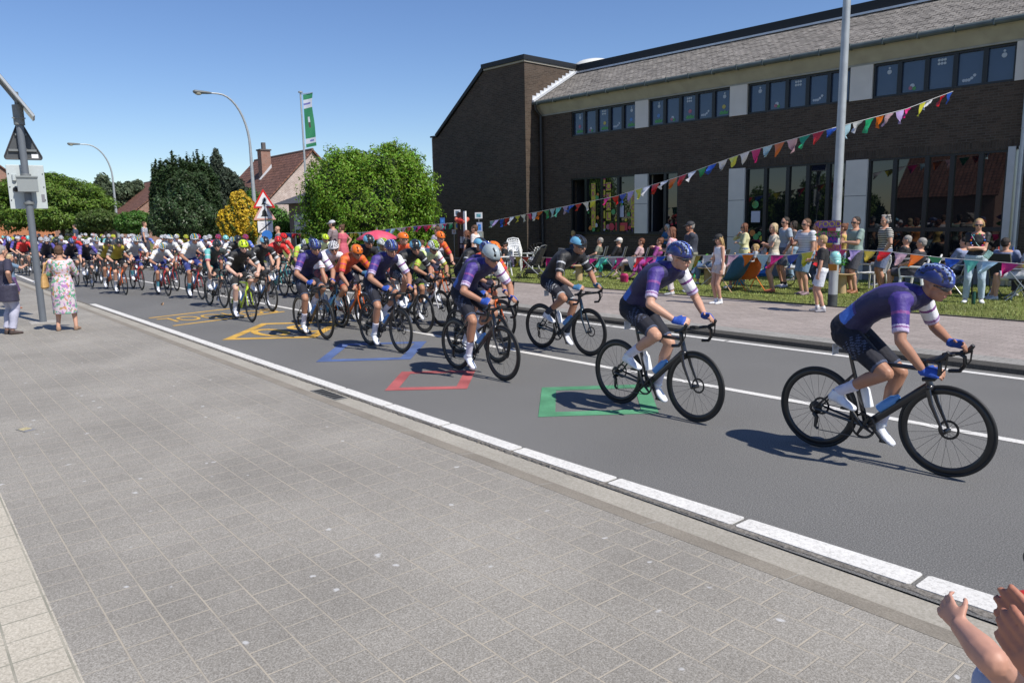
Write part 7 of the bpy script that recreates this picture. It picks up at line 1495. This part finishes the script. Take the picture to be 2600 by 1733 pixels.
# ------------------------------------------------------------------ clapping hands at the lower right corner
def frame_hand_people():
    # child just outside the picture, right arm stretched into it
    hcap = gd(2626, 1546, 2.05); el = gd(2520, 1678, 1.80); wr = gd(2440, 1590, 1.90); sh = V((hcap.x, hcap.y, hcap.z-.175)).lerp(el, .22); sh.z = hcap.z-.175
    hd_ = (wr-el).normalized(); s = .62
    up = V((0, 0, 1)); c = V((hcap.x, hcap.y, 0)); pel = V((c.x, c.y, sh.z-.28)); neck = V((c.x, c.y, sh.z+.035))
    r = empty('person', (c.x, c.y, 0), 0, 'small child in red cap with bare arm stretched into the lower right corner', 'person', 'people clapping in the lower right corner'); o = V((c.x, c.y, 0))
    fdir = V((-.8, .6, 0)).normalized(); left = V((0, 0, 1)).cross(fdir)
    J = rig(pel-o, neck-o, fdir, left, left, wr-o, (c-o)+left*.2+V((0, 0, pel.z)), V((0, 0, .06))-left*.07, V((0, 0, .06))+left*.07, fdir, fdir, (0, 0, -1), (0, 0, -1), s, arm=(.285, .25), leg=(.44, .43))
    J.sr = sh-o; J.er = el-o; J.wr = wr-o; J.sl = J.neck+left*.055-V((0, 0, .04)); J.el = J.sl-V((0, 0, .15)); J.wl = J.el-V((0, 0, .12))+fdir*.02; J.hr = J.pel-left*.06; J.hl = J.pel+left*.06
    for k_, a_, h_ in (('kr', J.ar, J.hr), ('kl', J.al, J.hl)): setattr(J, k_, h_.lerp(a_, .5)+fdir*.02)
    mb = MB(); put_torso(mb, J); arm(mb, J, 'l'); leg(mb, J, 'r'); leg(mb, J, 'l'); foot(mb, J, 'r'); foot(mb, J, 'l'); head(mb, J); hand(mb, J.wl, V((0, 0, -1)), -left, fdir, .6, .4)
    limb(mb, [J.sr, J.sr.lerp(J.er, .5), J.er], [.042, .037, .033]); limb(mb, [J.er, J.er.lerp(J.wr, .35), J.er.lerp(J.wr, .8), J.wr+hd_*.01], [.033, .034, .025, .022]); mb.ball(J.er, .034); mb.ball(J.sr, .042)
    side = V((CR[0], CR[1], 0)); hand(mb, J.wr, (hd_+V((0, 0, .25))-side*.1).normalized(), V((.2, .9, -.2)), side, .66, .45, 0, 'all', 1.1)
    me = remeshed(mb, .0045, 4); mobj('body', me, [mat('skin_child', (.50, .27, .20), .5, noise=.08, nscale=18, spec=.35)], r, angle=180)
    mobj('cap', remeshed(cap_mb(J), .007, 1), cloth((.55, .015, .01), .6), r, angle=180)
    mb = MB(); put_torso(mb, J, .02, -.2, .985); mobj('shirt', remeshed(mb, .008, 2), cloth((.3, .35, .5)), r, angle=180)
    mb = MB(); put_torso(mb, J, .016, -.2, .1); leg(mb, J, 'r', .016, .8); leg(mb, J, 'l', .016, .8); mobj('shorts', remeshed(mb, .008, 2), cloth((.1, .12, .2)), r, angle=180); mobj('hair', remeshed(hair_mb(J), .008, 1), hairm('fair'), r, angle=180)
    # adult, hands together pointing up left
    w1 = gd(2700, 1758, 1.52); t1 = gd(2533, 1566, 1.60); d = (t1-w1).normalized(); side = V((CR[0], CR[1], 0)).normalized(); fw = V((CFW[0], CFW[1], 0)).normalized()
    c = w1+side*.62-fw*.05; c = V((c.x, c.y, 0)); r = empty('person', c, 0, 'adult clapping, hands pressed together in the lower right corner', 'person', 'people clapping in the lower right corner')
    fdir = (-side*.75+fw*.6).normalized(); left = V((0, 0, 1)).cross(fdir); s = .98
    J = rig((0, 0, .94), (0, 0, 1.44), fdir, left, left, w1-c, w1-c+fw*.03, V((0, 0, .085))-left*.1, V((0, 0, .085))+left*.1, fdir, fdir, (0, 0, -1), (0, 0, -1), s)
    J.wr = w1-c-fw*.012; J.wl = w1-c+fw*.030+side*.012
    J.er = J.sr.lerp(J.wr, .5)+V((0, 0, -.13)); J.el = J.sl.lerp(J.wl, .5)+V((0, 0, -.13))
    mb = MB(); put_torso(mb, J)
    for sd in 'rl': arm(mb, J, sd); leg(mb, J, sd); foot(mb, J, sd)
    head(mb, J); hand(mb, J.wr, d, (side*.8+fw*.6), side*.2+V((0, 0, 1)), 1.05, .10, 0, 'all', .86); 
    me = remeshed(mb, .005, 3); mobj('body', me, [mat('skin_reddish', (.40, .17, .11), .5, noise=.10, nscale=16, spec=.35)], r, angle=180)
    mb = MB(); hand(mb, J.wl+side*.03+fw*.03, (d+side*.10).normalized(), -(side*.8+fw*.6), side*.2+V((0, 0, 1)), 1.05, .06, 0, 'all', .86); limb(mb, [J.wl+side*.05-d*.06, J.wl+side*.02+d*.02], [.03, .028]); mobj('far_hand', remeshed(mb, .005, 3), [MATS['skin_reddish']], r, angle=180)
    mb = MB(); put_torso(mb, J, .018, -.2, .985)
    for sd in 'rl': arm(mb, J, sd, .016, .8)
    mobj('shirt', remeshed(mb, .012, 2), cloth((.35, .1, .1)), r, angle=180)
    mb = MB(); put_torso(mb, J, .014, -.2, .1)
    for sd in 'rl': leg(mb, J, sd, .014, 1.95)
    mobj('trousers', remeshed(mb, .012, 2), cloth((.05, .06, .1)), r, angle=180); mobj('hair', remeshed(hair_mb(J), .010, 1), hairm('brown'), r, angle=180)
frame_hand_people()
# kick scooter standing just outside the frame, only one grip reaches into it
q = gp(2597, 1405, .86); sx = V((CR[0], CR[1], 0)).normalized(); sc = empty('kick_scooter', (q.x+sx.x*.34, q.y+sx.y*.34, .018), math.atan2(sx.y, sx.x), 'scooter handlebar grip, black with pale yellow band, at the right edge above the hands', 'scooter')
sck = mat('grip_black', (.015, .013, .02), .6)
mb = MB(); mb.tube([(0, 0, .10), (0, -.03, .86)], .017, 10); mb.tube([(-.25, -.03, .84), (.25, -.03, .84)], .013, 8); mb.build('stem', alum, sc)
for k in (-1, 1): mb = MB(); mb.tube([(k*.24, -.03, .84), (k*.345, -.03, .84)], [.021, .023], 12); g_ = mb.build('grip', sck, sc); mb = MB(); mb.ring((k*.333, -.03, .84), .021, .004, (1, 0, 0), 16, 6); mb.build('band', cloth((.5, .45, .15)), g_)
mb = MB(); mb.box((-.055, -.50, .07), (.055, -.06, .09)); mb.tube([(0, 0, .14), (0, -.10, .08)], .016, 8); mb.build('deck', mat('deck_red', (.3, .03, .03), .5), sc, bevel=.008)
for y in (.02, -.52): mb = MB(); mb.ring((0, y, .055), .040, .014, (1, 0, 0), 20, 8); mb.tube([(-.02, y, .055), (.02, y, .055)], .02, 8); mb.build('wheel', tyrem, sc)
